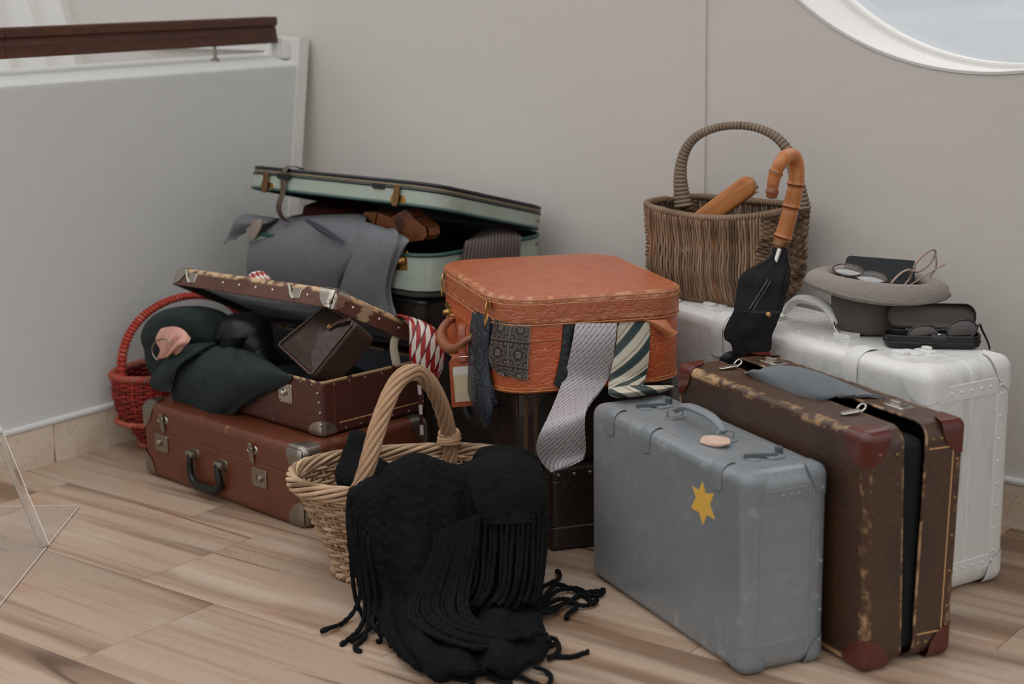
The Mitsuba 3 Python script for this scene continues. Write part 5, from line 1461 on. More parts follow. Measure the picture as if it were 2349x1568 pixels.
V, F, st = cloth([
    [(-0.8256, 4.1541, 0.2672), (-0.7562, 4.0846, 0.2820), (-0.6894, 4.0178, 0.2906), (-0.6142, 3.9143, 0.2880), (-0.5222, 3.7374, 0.2821)],
    [(-0.8107, 3.9270, 0.2945), (-0.7378, 3.8682, 0.3202), (-0.6555, 3.7745, 0.3342), (-0.5790, 3.6867, 0.3307), (-0.4999, 3.5991, 0.3160)],
    [(-0.8193, 3.8734, 0.2603), (-0.7366, 3.7765, 0.2883), (-0.6513, 3.6883, 0.3003), (-0.5738, 3.6306, 0.3093), (-0.5042, 3.5977, 0.3042)],
    [(-0.8376, 3.8974, 0.2107), (-0.7588, 3.7986, 0.2242), (-0.6694, 3.7064, 0.2437), (-0.5955, 3.6551, 0.2664), (-0.5299, 3.6207, 0.2825)],
    [(-0.8163, 3.8873, 0.1766), (-0.7630, 3.8199, 0.1808), (-0.6878, 3.7418, 0.2007), (-0.6313, 3.6994, 0.2303), (-0.5660, 3.6567, 0.2583)],
    [(-0.7836, 3.8659, 0.1554), (-0.7530, 3.8269, 0.1569), (-0.7032, 3.7742, 0.1707), (-0.6638, 3.7433, 0.1915), (-0.6159, 3.7095, 0.2242)]], 96, 110, 0.006, 0.0014, 26, 12,
    fold=lambda s, q: 0.008 * np.exp(-((q - 0.50 - 0.25 * (s - 0.3)) / 0.05) ** 2) * np.exp(-((s - 0.30) / 0.14) ** 2) - 0.007 * np.exp(-((q - 0.57 - 0.25 * (s - 0.3)) / 0.04) ** 2) * np.exp(-((s - 0.32) / 0.14) ** 2) + 0.005 * np.sin(q * 15 + 2.5 * s) * sstep(0.45, 0.9, s))
put('green_coat__body', (V, F), 'mat_vc_wool', True, coat(V))
V, F, st = cloth([
    [(-0.7974, 3.9845, 0.3032), (-0.7531, 3.9542, 0.3205), (-0.7032, 3.9468, 0.3236)],
    [(-0.8249, 3.8846, 0.3111), (-0.7807, 3.8461, 0.3259), (-0.7341, 3.8503, 0.3296)],
    [(-0.8637, 3.8867, 0.2719), (-0.8129, 3.8302, 0.2956), (-0.7724, 3.8095, 0.3128)],
    [(-0.8908, 3.9082, 0.2341), (-0.8430, 3.8518, 0.2519), (-0.8092, 3.8265, 0.2750)],
    [(-0.8841, 3.9156, 0.2122), (-0.8432, 3.8634, 0.2163), (-0.8228, 3.8515, 0.2343)]], 50, 40, 0.006, 0.001, 30, 14)
put('green_coat__lapel', (V, F), 'mat_vc_wool', True, coat(V))
V, F = silo([((-0.8413, 4.0142, 0.3952), (-0.7870, 3.9599, 0.4055)), ((-0.8869, 4.0598, 0.3731), (-0.7407, 3.9277, 0.4027)), ((-0.9215, 4.0944, 0.3415), (-0.7044, 3.9196, 0.3788)), ((-0.9370, 4.1099, 0.3075), (-0.6831, 3.9266, 0.3388)), ((-0.9369, 4.1098, 0.2732), (-0.6845, 3.9564, 0.2991)), ((-0.9300, 4.1029, 0.2344), (-0.6866, 3.9584, 0.2654)), ((-0.9079, 4.0950, 0.2014), (-0.6886, 3.9605, 0.2315))], 0.55, bump=0.004, f=26, seed=4, folds=5, amp=0.05)
put('green_coat__back', (V, F), 'mat_vc_wool', True, coat(V))
tag('green_coat', 'dark green wool coat tumbling over the front of the open brown suitcase', 'coat')
V, F, st = cloth([
    [(-0.8489, 3.8945, 0.3678), (-0.8194, 3.8565, 0.3799), (-0.7901, 3.8300, 0.3810), (-0.7655, 3.8195, 0.3584)],
    [(-0.8645, 3.9016, 0.3448), (-0.8309, 3.8538, 0.3549), (-0.7964, 3.8194, 0.3621), (-0.7705, 3.8104, 0.3499)],
    [(-0.8651, 3.8966, 0.3176), (-0.8339, 3.8512, 0.3308), (-0.8042, 3.8215, 0.3425), (-0.7842, 3.8128, 0.3357)],
    [(-0.8664, 3.8950, 0.2918), (-0.8440, 3.8613, 0.3016), (-0.8248, 3.8421, 0.3113), (-0.8102, 3.8331, 0.3164)]], 50, 44, 0.004, 0.0015, 60, 15,
    fold=lambda s, q: 0.007 * np.sin(q * 13 + s * 6) * sstep(0.15, 0.6, s) - 0.008 * np.exp(-((q - 0.55 + 0.4 * s) / 0.05) ** 2) * sstep(0.2, 0.5, s))
put('pink_shirt', (V, F), 'mat_vc_silk', True, tone(V, C('c08f80'), 0.15)); tag('pink_shirt', 'pink shirt showing in the collar of the dark green coat', 'shirt')
hk = [(-0.8148, 3.8236, 0.3465), (-0.8286, 3.8317, 0.3534), (-0.8484, 3.8459, 0.3494), (-0.8656, 3.8631, 0.3340), (-0.8709, 3.8684, 0.3166), (-0.8661, 3.8664, 0.3029), (-0.8589, 3.8649, 0.2945)]
put('coat_hanger_hook', tube(spline(hk, 40), 0.0018, 8), 'mat_steel', 40); tag('coat_hanger_hook', 'curved wire hook sticking out of the pink shirt collar', 'hook')

# black leather shoe standing on its toe side in the open suitcase
V, F = silo([((-0.6718, 3.9153, 0.3988), (-0.6451, 3.8886, 0.4040)), ((-0.6890, 3.9325, 0.3879), (-0.6190, 3.8625, 0.4037)), ((-0.7044, 3.9479, 0.3674), (-0.6038, 3.8473, 0.3895)), ((-0.7108, 3.9544, 0.3474), (-0.5975, 3.8410, 0.3705)), ((-0.7103, 3.9538, 0.3354), (-0.5958, 3.8393, 0.3569)), ((-0.6930, 3.9365, 0.3236), (-0.5918, 3.8353, 0.3417)), ((-0.6722, 3.9157, 0.3083), (-0.5880, 3.8315, 0.3211)), ((-0.6613, 3.9048, 0.2778), (-0.5796, 3.8231, 0.2961))], 0.8)
put('black_shoe__upper', (V, F), 'mat_black_leather', True)
V, F = silo([((-0.6923, 3.8652, 0.3526), (-0.6346, 3.8074, 0.3603)), ((-0.6972, 3.8700, 0.3365), (-0.6429, 3.8157, 0.3437)), ((-0.7018, 3.8746, 0.3236), (-0.6487, 3.8215, 0.3296)), ((-0.7051, 3.8779, 0.3120), (-0.6532, 3.8260, 0.3169))], 0.6)
put('black_shoe__heel', (V, F), 'mat_black_leather', 30)
V, F = silo([((-0.6406, 3.9266, 0.3328), (-0.6091, 3.8951, 0.3361)), ((-0.6419, 3.9278, 0.3105), (-0.5830, 3.8689, 0.3178)), ((-0.6368, 3.9227, 0.2897), (-0.5680, 3.8540, 0.2994)), ((-0.6256, 3.9116, 0.2647), (-0.5693, 3.8552, 0.2753))], 0.7)
put('black_shoe__vamp', (V, F), 'mat_black_leather', True)
tag('black_shoe', 'black leather shoe with its heel up in the open brown suitcase', 'shoe')

# dark brown leather toiletry bag
A_, B_, C_, D_ = [np.array(p) for p in ((-0.5469, 3.7126, 0.3615), (-0.4495, 3.5572, 0.3217), (-0.3448, 3.5670, 0.4455), (-0.4271, 3.7059, 0.4592))]
nrm = np.cross(B_ - A_, D_ - A_); nrm /= np.linalg.norm(nrm); nrm = -nrm if nrm[1] > 0 else nrm
st_ = box_stations(0.075, 0.010, 0.48 * 0.11, 0.004, 0.0)
V, F, E, A = loft(st_, 0.13, 0.11, 0.014, 200)
u, v = V[:, 0] / 0.13, V[:, 1] / 0.11
du, dv = np.minimum(u, 1 - u), np.minimum(v, 1 - v); rc_ = np.minimum(du * 0.13, dv * 0.11)
pad = (0.016 * sstep(0.006, 0.034, rc_) + 0.004 * np.sin(v * 9 + u * 5) * sstep(0.02, 0.05, rc_)) * (V[:, 2] > 0.06)
W3 = (A_ * ((1 - u) * (1 - v))[:, None] + B_ * (u * (1 - v))[:, None] + C_ * (u * v)[:, None] + D_ * ((1 - u) * v)[:, None]) + nrm * (V[:, 2] - 0.075 + pad)[:, None]
lc = tone(V, C('36261f'), 0.35, (30, 30, 30), 4)
put('toiletry_bag__body', (W3, F if np.dot(np.cross(B_ - A_, D_ - A_), nrm) > 0 else F[:, ::-1]), 'mat_vc_leather', True, lc)
o_ = [A_ * .97 + C_ * .03, B_ * .97 + D_ * .03, C_ * .97 + A_ * .03, D_ * .97 + B_ * .03]; loop_ = np.concatenate([o_[k] + (o_[(k + 1) % 4] - o_[k]) * np.linspace(0.04, 0.96, 40)[:, None] for k in range(4)])
put('toiletry_bag__piping', tube(loop_ + nrm * 0.002, 0.0028, 7, loop=True), 'mat_vc_leather', True, C('4a372c'))
q = A_ * .06 + B_ * .22 + C_ * .50 + D_ * .22
zz = nrm; xx = (C_ - D_) / np.linalg.norm(C_ - D_); yy = np.cross(zz, xx)
Mx = np.eye(4); Mx[:3, :3] = np.array([xx, yy, zz]).T; Mx[:3, 3] = q + nrm * 0.019
put('toiletry_bag__stud', shape(lathe([(0.0001, 0.003), (0.0022, 0.003), (0.003, 0.0018), (0.0045, 0.0022), (0.0062, 0.0028), (0.0068, 0.0014), (0.007, 0)], 18), 'mat_brass'), None, M=Mx)
e_ = q + (D_ - A_) / np.linalg.norm(D_ - A_) * 0.045 + (C_ - D_) * 0.12
put('toiletry_bag__strap', tube(np.array([q + nrm * 0.0185, (q + e_) / 2 + nrm * 0.021, e_ + nrm * 0.012]), 0.0075, 8, ref=xx, flat=0.15), 'mat_vc_leather', True, C('46332a'))
tag('toiletry_bag', 'dark brown leather toiletry bag with a brass stud in the open suitcase', 'bag')


# ties
def harlequin(st, na=7, nb=7):
    a, b = st[:, 1] * na, st[:, 0] * nb
    s = (np.floor(a + 0.18 * b) % 2); x = (b * 1.0 + a * 0.55) % 1.0; row = np.floor(b + a * 0.55)
    w = ((s + row) % 2) > 0.5
    c = np.where(w[:, None], C('c8bcb2'), C('8e1c1c'))
    return np.where((x < 0.13)[:, None], C('15151c'), c)


V, F, st = cloth([
    [(-0.2712, 3.7200, 0.4284), (-0.2374, 3.7100, 0.4249), (-0.2029, 3.7000, 0.4152), (-0.1708, 3.6900, 0.3963)],
    [(-0.2346, 3.6300, 0.4305), (-0.2086, 3.6200, 0.4222), (-0.1793, 3.6200, 0.4117), (-0.1585, 3.6300, 0.3910)],
    [(-0.2323, 3.6200, 0.3852), (-0.2057, 3.6000, 0.3823), (-0.1764, 3.6000, 0.3769), (-0.1524, 3.6100, 0.3692)],
    [(-0.2323, 3.6200, 0.3477), (-0.2047, 3.6000, 0.3440), (-0.1764, 3.6000, 0.3355), (-0.1540, 3.6100, 0.3388)],
    [(-0.2186, 3.6200, 0.3068), (-0.1993, 3.6100, 0.3029), (-0.1806, 3.6100, 0.3006), (-0.1635, 3.6100, 0.3125)],
    [(-0.1956, 3.6200, 0.2748), (-0.1917, 3.6200, 0.2706), (-0.1877, 3.6200, 0.2716), (-0.1826, 3.6200, 0.2797)]], 130, 90, 0.004)
put('red_tie__blade', (V, F), 'mat_vc_silk', True, harlequin(st, 8, 4.6))
V, F, st = cloth([[(-0.2177, 3.6300, 0.2859), (-0.2088, 3.6300, 0.2816)], [(-0.2153, 3.6300, 0.2240), (-0.2073, 3.6300, 0.2239)], [(-0.2155, 3.6400, 0.1590), (-0.2065, 3.6400, 0.1588)]], 60, 8, 0.003)
put('red_tie__tail', (V, F), 'mat_vc_silk', True, np.where((np.sin(st[:, 0] * 16) > 0)[:, None], C('b5aaa2'), C('3a1418')))
tag('red_tie', 'red, white and navy patterned tie hanging from the raised lid of the brown suitcase', 'tie')
V, F, st = cloth([
    [(-0.5994, 3.7925, 0.5063), (-0.5718, 3.7648, 0.5077), (-0.5423, 3.7354, 0.5092)],
    [(-0.6175, 3.8083, 0.5011), (-0.5864, 3.7800, 0.5049), (-0.5553, 3.7464, 0.5014)],
    [(-0.6158, 3.8401, 0.5078), (-0.5895, 3.8179, 0.5136), (-0.5697, 3.7923, 0.5054)],
    [(-0.6140, 3.8664, 0.4871), (-0.5911, 3.8434, 0.4883), (-0.5707, 3.8231, 0.4894)]], 60, 60, 0.004)
put('red_tie_roll', (V, F), 'mat_vc_silk', True, harlequin(st, 5, 7)); tag('red_tie_roll', 'rolled red and white patterned tie behind the raised brown lid', 'tie')

# paisley tie
V, F, st = cloth([
    [(-0.0830, 3.4177, 0.4982), (-0.0691, 3.3723, 0.5036), (-0.0557, 3.3282, 0.5070), (-0.0428, 3.3022, 0.5049)],
    [(-0.0915, 3.4181, 0.4431), (-0.0751, 3.3508, 0.4560), (-0.0600, 3.3166, 0.4597), (-0.0472, 3.3014, 0.4592)],
    [(-0.0974, 3.4170, 0.3765), (-0.0777, 3.3319, 0.3949), (-0.0608, 3.3046, 0.4012), (-0.0481, 3.2993, 0.4023)],
    [(-0.0952, 3.3959, 0.3240), (-0.0746, 3.3102, 0.3440), (-0.0570, 3.2911, 0.3505), (-0.0424, 3.2860, 0.3563)],
    [(-0.0779, 3.3393, 0.2957), (-0.0641, 3.2945, 0.3067), (-0.0522, 3.2850, 0.3110), (-0.0411, 3.2819, 0.3248)],
    [(-0.0611, 3.2971, 0.2758), (-0.0583, 3.2930, 0.2741), (-0.0555, 3.2891, 0.2780), (-0.0498, 3.2853, 0.2912)]], 150, 60, 0.004)
q1 = np.stack([st[:, 1] * 2.4, st[:, 0] * 7.2, st[:, 0] * 0], -1)
dd = np.full(len(V), 9.0)
for ix in range(-1, 4):
    for iy in range(-1, 9):
        cx, cy = ix + 0.5 * (iy % 2) + 0.3, iy + 0.5
        X_, Y_ = q1[:, 0] - cx, (q1[:, 1] - cy)
        X_ = X_ + 0.28 * (Y_ + 0.3) ** 2 * (1 if (ix + iy) % 2 else -1)
        dd = np.minimum(dd, np.sqrt((X_ / (0.30 - 0.16 * np.clip(Y_ + 0.2, -0.3, 0.8))) ** 2 + (Y_ / 0.46) ** 2))
pc = blend(np.broadcast_to(C('15181f'), V.shape), np.broadcast_to(C('2b3844'), V.shape), ((dd < 1.0) & (dd > 0.82)) * 1.0 + ((dd < 0.45) & (dd > 0.3)) * 0.8)
pc = blend(pc, np.broadcast_to(C('3a4852'), V.shape), (nz(q1, (9, 9, 1), 3, 2) > 0.70) * 0.7)
put('navy_paisley_tie__blade', (V, F), 'mat_vc_silk', True, pc)
V, F, st = cloth([
    [(-0.0597, 3.3482, 0.5010), (-0.0465, 3.3118, 0.5029), (-0.0321, 3.2926, 0.4994)],
    [(-0.0641, 3.3423, 0.4502), (-0.0528, 3.3153, 0.4543), (-0.0400, 3.2985, 0.4551)],
    [(-0.0650, 3.3244, 0.3890), (-0.0556, 3.3120, 0.3919), (-0.0464, 3.3040, 0.3956)],
    [(-0.0617, 3.3107, 0.3549), (-0.0563, 3.3088, 0.3535), (-0.0505, 3.3029, 0.3661)]], 40, 20, 0.002)
put('navy_paisley_tie__tail', (V, F), 'mat_vc_silk', True, C('1d232b'))
tag('navy_paisley_tie', 'navy paisley tie hanging from the left of the tan suitcase', 'tie')

# brown patterned scarf end
V, F, st = cloth([
    [(-0.0337, 3.2929, 0.5086), (-0.0123, 3.2767, 0.5026), (0.0143, 3.2674, 0.5005), (0.0391, 3.2666, 0.5003)],
    [(-0.0434, 3.2964, 0.4648), (-0.0200, 3.2754, 0.4665), (0.0094, 3.2633, 0.4651), (0.0360, 3.2603, 0.4627)],
    [(-0.0478, 3.2989, 0.4182), (-0.0225, 3.2746, 0.4190), (0.0061, 3.2621, 0.4170), (0.0327, 3.2572, 0.4132)],
    [(-0.0265, 3.2773, 0.3953), (-0.0095, 3.2675, 0.3911), (0.0128, 3.2586, 0.3874), (0.0314, 3.2551, 0.3834)]], 150, 120, 0.003)
U_, W_ = st[:, 1] * 2.05 + 0.0, st[:, 0] * 2.7
fu, fw = U_ % 1 - 0.5, W_ % 1 - 0.42
rd = np.maximum(np.abs(fu), np.abs(fw)); an = np.arctan2(fw, fu)
rg = np.hypot(fu, fw) * (1 + 0.14 * np.cos(8 * an))
pt = ((np.abs(rg - 0.36) < 0.022) | (np.abs(rg - 0.27) < 0.014)) * 0.75 + (np.abs(rd - 0.475 - 0.012 * np.sin(an * 24)) < 0.018) * 0.9 + (rd < 0.105) * 1.0 * (rd > 0.06) + (rd < 0.03) * 1.0
pt = np.clip(pt + (np.hypot(np.abs(fu) - 0.36, np.abs(fw) - 0.36) < 0.055) * 0.6, 0, 1)
put('brown_patterned_scarf', (V, F), 'mat_vc_silk', True, blend(np.broadcast_to(C('2b1f1f'), V.shape), np.broadcast_to(C('777163'), V.shape), pt * 0.85))
tag('brown_patterned_scarf', 'dark brown scarf with grey medallion pattern over the corner of the tan suitcase', 'scarf')

# narrow black tie
V, F, st = cloth([
    [(0.1055, 3.2853, 0.4954), (0.1199, 3.2886, 0.4945), (0.1362, 3.2947, 0.4929)],
    [(0.0996, 3.2824, 0.4338), (0.1140, 3.2847, 0.4330), (0.1285, 3.2902, 0.4315)],
    [(0.0901, 3.2785, 0.3887), (0.1027, 3.2803, 0.3863), (0.1155, 3.2863, 0.3846)],
    [(0.0846, 3.2768, 0.3707), (0.0953, 3.2791, 0.3607), (0.1080, 3.2840, 0.3519)]], 70, 30, 0.003)
put('black_tie', (V, F), 'mat_vc_silk', True, blend(np.broadcast_to(C('1a1c20'), V.shape), np.broadcast_to(C('2f333a'), V.shape), sstep(0.6, 0.7, nz(V, (120, 120, 120), 6, 2))))
tag('black_tie', 'short black tie beside the silver tie', 'tie')

# silver tie
V, F, st = cloth([
    [(0.1307, 3.2898, 0.4959), (0.1586, 3.2952, 0.4943), (0.1878, 3.3041, 0.4920), (0.2183, 3.3166, 0.4889)],
    [(0.1146, 3.2808, 0.4155), (0.1452, 3.2838, 0.4144), (0.1763, 3.2933, 0.4135), (0.2097, 3.3098, 0.4147)],
    [(0.0949, 3.2664, 0.3594), (0.1255, 3.2673, 0.3605), (0.1564, 3.2768, 0.3604), (0.1898, 3.2953, 0.3608)],
    [(0.0655, 3.1700, 0.3215), (0.0931, 3.1580, 0.3316), (0.1211, 3.1600, 0.3387), (0.1495, 3.1720, 0.3495)],
    [(0.0457, 3.1720, 0.2685), (0.0752, 3.1580, 0.2730), (0.1067, 3.1580, 0.2762), (0.1447, 3.1680, 0.2864)],
    [(0.0750, 3.1700, 0.2137), (0.0959, 3.1600, 0.2257), (0.1152, 3.1600, 0.2345), (0.1375, 3.1680, 0.2437)]], 220, 90, 0.004)
x_ = (st[:, 0] * 46 + st[:, 1] * 13)
pt = 0.5 + 0.5 * np.sin(x_ * 2 * math.pi * 0.62); pt = sstep(0.55, 0.95, pt) * 0.8
sc = blend(np.broadcast_to(C('a69ea0'), V.shape), np.broadcast_to(C('696465'), V.shape), pt)
gx, gy_ = st[:, 1] * 7, st[:, 0] * 26
dots = (np.hypot((gx + 0.5 * (np.floor(gy_) % 2)) % 1 - 0.5, (gy_ % 1 - 0.5) * 1.1) < 0.11)
put('silver_tie', (V, F), 'mat_vc_silk', True, blend(sc, np.broadcast_to(C('40282c'), V.shape), dots * 0.7))
tag('silver_tie', 'long silver striped tie hanging down beside the grey suitcase', 'tie')

# green and cream striped tie
def stripes(st, k=1.0):
    x = (st[:, 0] * 2.9 + st[:, 1] * 1.3 * k + 0.30) % 1.0
    c = np.where((x < 0.42)[:, None], C('2c3a38'), C('b3aa9a'))
    return np.where(((x > 0.80) & (x < 0.84))[:, None], C('5a5a4c'), np.where(((x > 0.20) & (x < 0.23))[:, None], C('1a2230'), c))


V, F, st = cloth([
    [(0.2183, 3.3176, 0.4868), (0.2403, 3.3223, 0.4874), (0.2644, 3.3296, 0.4873), (0.2869, 3.3386, 0.4851)],
    [(0.2145, 3.3133, 0.4388), (0.2382, 3.3164, 0.4378), (0.2641, 3.3243, 0.4356), (0.2869, 3.3354, 0.4328)],
    [(0.2050, 3.3062, 0.3942), (0.2304, 3.3077, 0.3925), (0.2582, 3.3162, 0.3901), (0.2830, 3.3300, 0.3873)],
    [(0.1988, 3.2939, 0.3666), (0.2249, 3.2935, 0.3664), (0.2527, 3.3020, 0.3676), (0.2766, 3.3176, 0.3708)],
    [(0.1914, 3.1581, 0.3840), (0.2101, 3.1389, 0.3860), (0.2380, 3.1659, 0.3840), (0.2622, 3.2077, 0.3820)]], 130, 80, 0.004)
V[:, 2] = np.maximum(V[:, 2], 0.3685)
put('green_striped_tie__blade', (V, F), 'mat_vc_silk', True, stripes(st))
V, F, st = cloth([
    [(0.1946, 3.1953, 0.3780), (0.2330, 3.2173, 0.3800), (0.2874, 3.2336, 0.3760), (0.3444, 3.2533, 0.3720)],
    [(0.1903, 3.1529, 0.3800), (0.2266, 3.1285, 0.3920), (0.2787, 3.1550, 0.3880), (0.3329, 3.2280, 0.3740)],
    [(0.2045, 3.1596, 0.3700), (0.2336, 3.1537, 0.3720), (0.2736, 3.1760, 0.3710), (0.3117, 3.2093, 0.3700)]], 50, 110, 0.003)
V[:, 2] = np.maximum(V[:, 2], 0.3665)
put('green_striped_tie__end', (V, F), 'mat_vc_silk', True, stripes(st[:, ::-1] * [0.7, 1], -0.4))
tag('green_striped_tie', 'green and cream striped tie ending on top of the grey suitcase', 'tie')

# grey cloth in the gap of the brown suitcase
V, F, st = cloth([
    [(0.4475, 3.1048, 0.4300), (0.4688, 3.0316, 0.4340), (0.4987, 2.9597, 0.4340), (0.5226, 2.9101, 0.4340), (0.5467, 2.8757, 0.4320)],
    [(0.4568, 3.0532, 0.4460), (0.4850, 3.0050, 0.4540), (0.5209, 2.9408, 0.4560), (0.5573, 2.8844, 0.4500), (0.5941, 2.8692, 0.4420)],
    [(0.4739, 3.0781, 0.4440), (0.5061, 3.0339, 0.4560), (0.5472, 2.9851, 0.4580), (0.5879, 2.9199, 0.4520), (0.6308, 2.8751, 0.4440)],
    [(0.4928, 3.1238, 0.4370), (0.5337, 3.1235, 0.4400), (0.5797, 3.0847, 0.4400), (0.6258, 2.9864, 0.4380), (0.6744, 2.8745, 0.4370)]], 70, 110, 0.004, 0.001, 30, 8,
    fold=lambda s, q: 0.004 * np.sin(q * 9 + s * 5) * np.sin(math.pi * s))
put('grey_cloth', (V, F), 'mat_vc_cloth', True, tone(V, C('5c6062'), 0.2)); tag('grey_cloth', 'grey wool cloth bulging out of the brown suitcase gap', 'cloth')

# black fringed shawl over the light wicker basket
SC = C('171718')


def fuzz(V, f=240):
    n = nz(V, (f, f, f), 5, 3); m = nz(V, (30, 30, 30), 8, 3)
    return np.asarray(SC)[None] * (0.55 + 0.9 * n + 0.5 * (m - 0.5))[:, None]


def folds(s, q):
    return (0.007 * np.sin(q * 15 + 1.2 + 2 * s) + 0.005 * np.sin(q * 31 + 5 * s)) * sstep(0.02, 0.5, s) - 0.014 * np.exp(-((q - 0.60 - 0.05 * s) / 0.035) ** 2) * sstep(0.0, 0.25, s) - 0.008 * np.exp(-((q - 0.20) / 0.03) ** 2)


V, F, st = cloth([
    [(-0.3159, 3.1200, 0.2015), (-0.2868, 3.1400, 0.2129), (-0.2397, 3.1600, 0.2287), (-0.1874, 3.1700, 0.2386), (-0.1222, 3.1800, 0.2209), (-0.0601, 3.1800, 0.2411), (0.0015, 3.1700, 0.2405), (0.0493, 3.1600, 0.2108)],
    [(-0.3206, 3.0400, 0.2228), (-0.2822, 3.0450, 0.2472), (-0.2352, 3.0500, 0.2758), (-0.1799, 3.0500, 0.2909), (-0.1132, 3.0600, 0.2657), (-0.0577, 3.0600, 0.2826), (0.0058, 3.0700, 0.2751), (0.0576, 3.0900, 0.2236)],
    [(-0.3200, 3.0000, 0.2051), (-0.2811, 2.9950, 0.2324), (-0.2317, 2.9900, 0.2551), (-0.1772, 2.9850, 0.2645), (-0.1113, 2.9850, 0.2462), (-0.0555, 2.9900, 0.2586), (0.0075, 3.0000, 0.2510), (0.0620, 3.0300, 0.2028)],
    [(-0.3169, 2.9750, 0.1566), (-0.2782, 2.9650, 0.1683), (-0.2299, 2.9550, 0.1798), (-0.1750, 2.9500, 0.1851), (-0.1117, 2.9500, 0.1772), (-0.0548, 2.9550, 0.1798), (0.0080, 2.9700, 0.1711), (0.0633, 3.0000, 0.1467)],
    [(-0.3021, 2.9550, 0.0979), (-0.2692, 2.9400, 0.1030), (-0.2234, 2.9250, 0.1097), (-0.1701, 2.9150, 0.1143), (-0.1095, 2.9150, 0.1135), (-0.0540, 2.9250, 0.1089), (0.0069, 2.9450, 0.1014), (0.0590, 2.9800, 0.0920)],
    [(-0.2712, 2.9300, 0.0411), (-0.2450, 2.9100, 0.0399), (-0.2063, 2.8850, 0.0450), (-0.1607, 2.8700, 0.0486), (-0.1079, 2.8700, 0.0495), (-0.0529, 2.8850, 0.0470), (0.0042, 2.9100, 0.0406), (0.0520, 2.9500, 0.0416)],
    [(-0.2512, 2.8421, 0.0200), (-0.2198, 2.7771, 0.0340), (-0.1835, 2.7382, 0.0440), (-0.1423, 2.7226, 0.0500), (-0.0959, 2.7240, 0.0520), (-0.0458, 2.7427, 0.0500), (0.0050, 2.7753, 0.0440), (0.0524, 2.8591, 0.0300)],
    [(-0.2180, 2.7402, 0.0120), (-0.1909, 2.6834, 0.0240), (-0.1583, 2.6466, 0.0340), (-0.1235, 2.6282, 0.0400), (-0.0823, 2.6295, 0.0420), (-0.0337, 2.6462, 0.0420), (0.0196, 2.6957, 0.0360), (0.0671, 2.8102, 0.0200)],
    [(-0.1843, 2.6912, 0.0040), (-0.1598, 2.6621, 0.0060), (-0.1325, 2.6477, 0.0080), (-0.1021, 2.6430, 0.0080), (-0.0644, 2.6418, 0.0080), (-0.0153, 2.6483, 0.0100), (0.0347, 2.6933, 0.0080), (0.0718, 2.7830, 0.0060)]], 210, 170, 0.008, 0.0042, 85, 21, fold=folds)
V[:, 2] = np.maximum(V[:, 2], 0.002)
put('black_shawl__body', (V, F), 'mat_shawl', True, fuzz(V))
V, F, st = cloth([
    [(-0.0791, 3.0600, 0.2705), (-0.0452, 3.0800, 0.2861), (-0.0025, 3.0900, 0.2852), (0.0402, 3.1000, 0.2656), (0.0568, 3.0900, 0.2371)],
    [(-0.0902, 2.9900, 0.2703), (-0.0484, 2.9850, 0.2843), (0.0012, 2.9850, 0.2835), (0.0427, 3.0000, 0.2627), (0.0646, 3.0200, 0.2368)],
    [(-0.0832, 2.9550, 0.2468), (-0.0444, 2.9450, 0.2555), (0.0023, 2.9450, 0.2548), (0.0434, 2.9600, 0.2408), (0.0654, 2.9900, 0.2203)],
    [(-0.0720, 2.9400, 0.2172), (-0.0366, 2.9280, 0.2215), (0.0042, 2.9300, 0.2202), (0.0428, 2.9450, 0.2112), (0.0640, 2.9750, 0.1974)],
    [(-0.0617, 2.9300, 0.1903), (-0.0313, 2.9180, 0.1923), (0.0063, 2.9200, 0.1927), (0.0408, 2.9380, 0.1877), (0.0611, 2.9650, 0.1808)]], 70, 80, 0.008, 0.003, 60, 23)
put('black_shawl__flap', (V, F), 'mat_shawl', True, fuzz(V))
V, F = silo([((-0.3360, 3.3000, 0.2724), (-0.3162, 3.3000, 0.2674)), ((-0.3466, 3.2800, 0.2547), (-0.3039, 3.2800, 0.2588)), ((-0.3545, 3.2600, 0.2325), (-0.2957, 3.2600, 0.2364)), ((-0.3629, 3.2200, 0.2120), (-0.2572, 3.2200, 0.2245)), ((-0.3633, 3.2000, 0.1950), (-0.2430, 3.2000, 0.2072)), ((-0.3492, 3.1800, 0.1641), (-0.2427, 3.1800, 0.1718))], 0.6, bump=0.004, f=60, folds=4, amp=0.06)
put('black_shawl__bundle', (V, F), 'mat_shawl', True, fuzz(V))
V, F = silo([((-0.0674, 3.1300, 0.2779), (-0.0154, 3.1300, 0.2826)), ((-0.0805, 3.1200, 0.2613), (0.0319, 3.1200, 0.2722)), ((-0.0854, 3.1200, 0.2343), (0.0532, 3.1200, 0.2458)), ((-0.0858, 3.1100, 0.2013), (0.0570, 3.1100, 0.2083))], 0.5, bump=0.004, f=60, folds=5, amp=0.05, seed=3)
put('black_shawl__bundle', (V, F), 'mat_shawl', True, fuzz(V))


def fringe(pts, r=0.0042, seed=0):
    p = spline(pts, 34); rg = np.random.default_rng(seed)
    rad = r * (0.8 + 0.35 * np.sin(np.arange(34) * 1.7 + seed) ** 2) * np.where(np.arange(34) > 31, 1.2, 1)
    p = p + rg.normal(0, 0.0007, p.shape).cumsum(0) * 0.5
    p[:, 2] = np.maximum(p[:, 2], r * 0.9)
    V, F = tube(p, rad, 7)
    V = V + (nz(V, (300, 300, 300), seed, 2)[:, None] - 0.5) * 0.0022
    put('black_shawl__fringe_strand', (V, F), 'mat_shawl', True, fuzz(V))


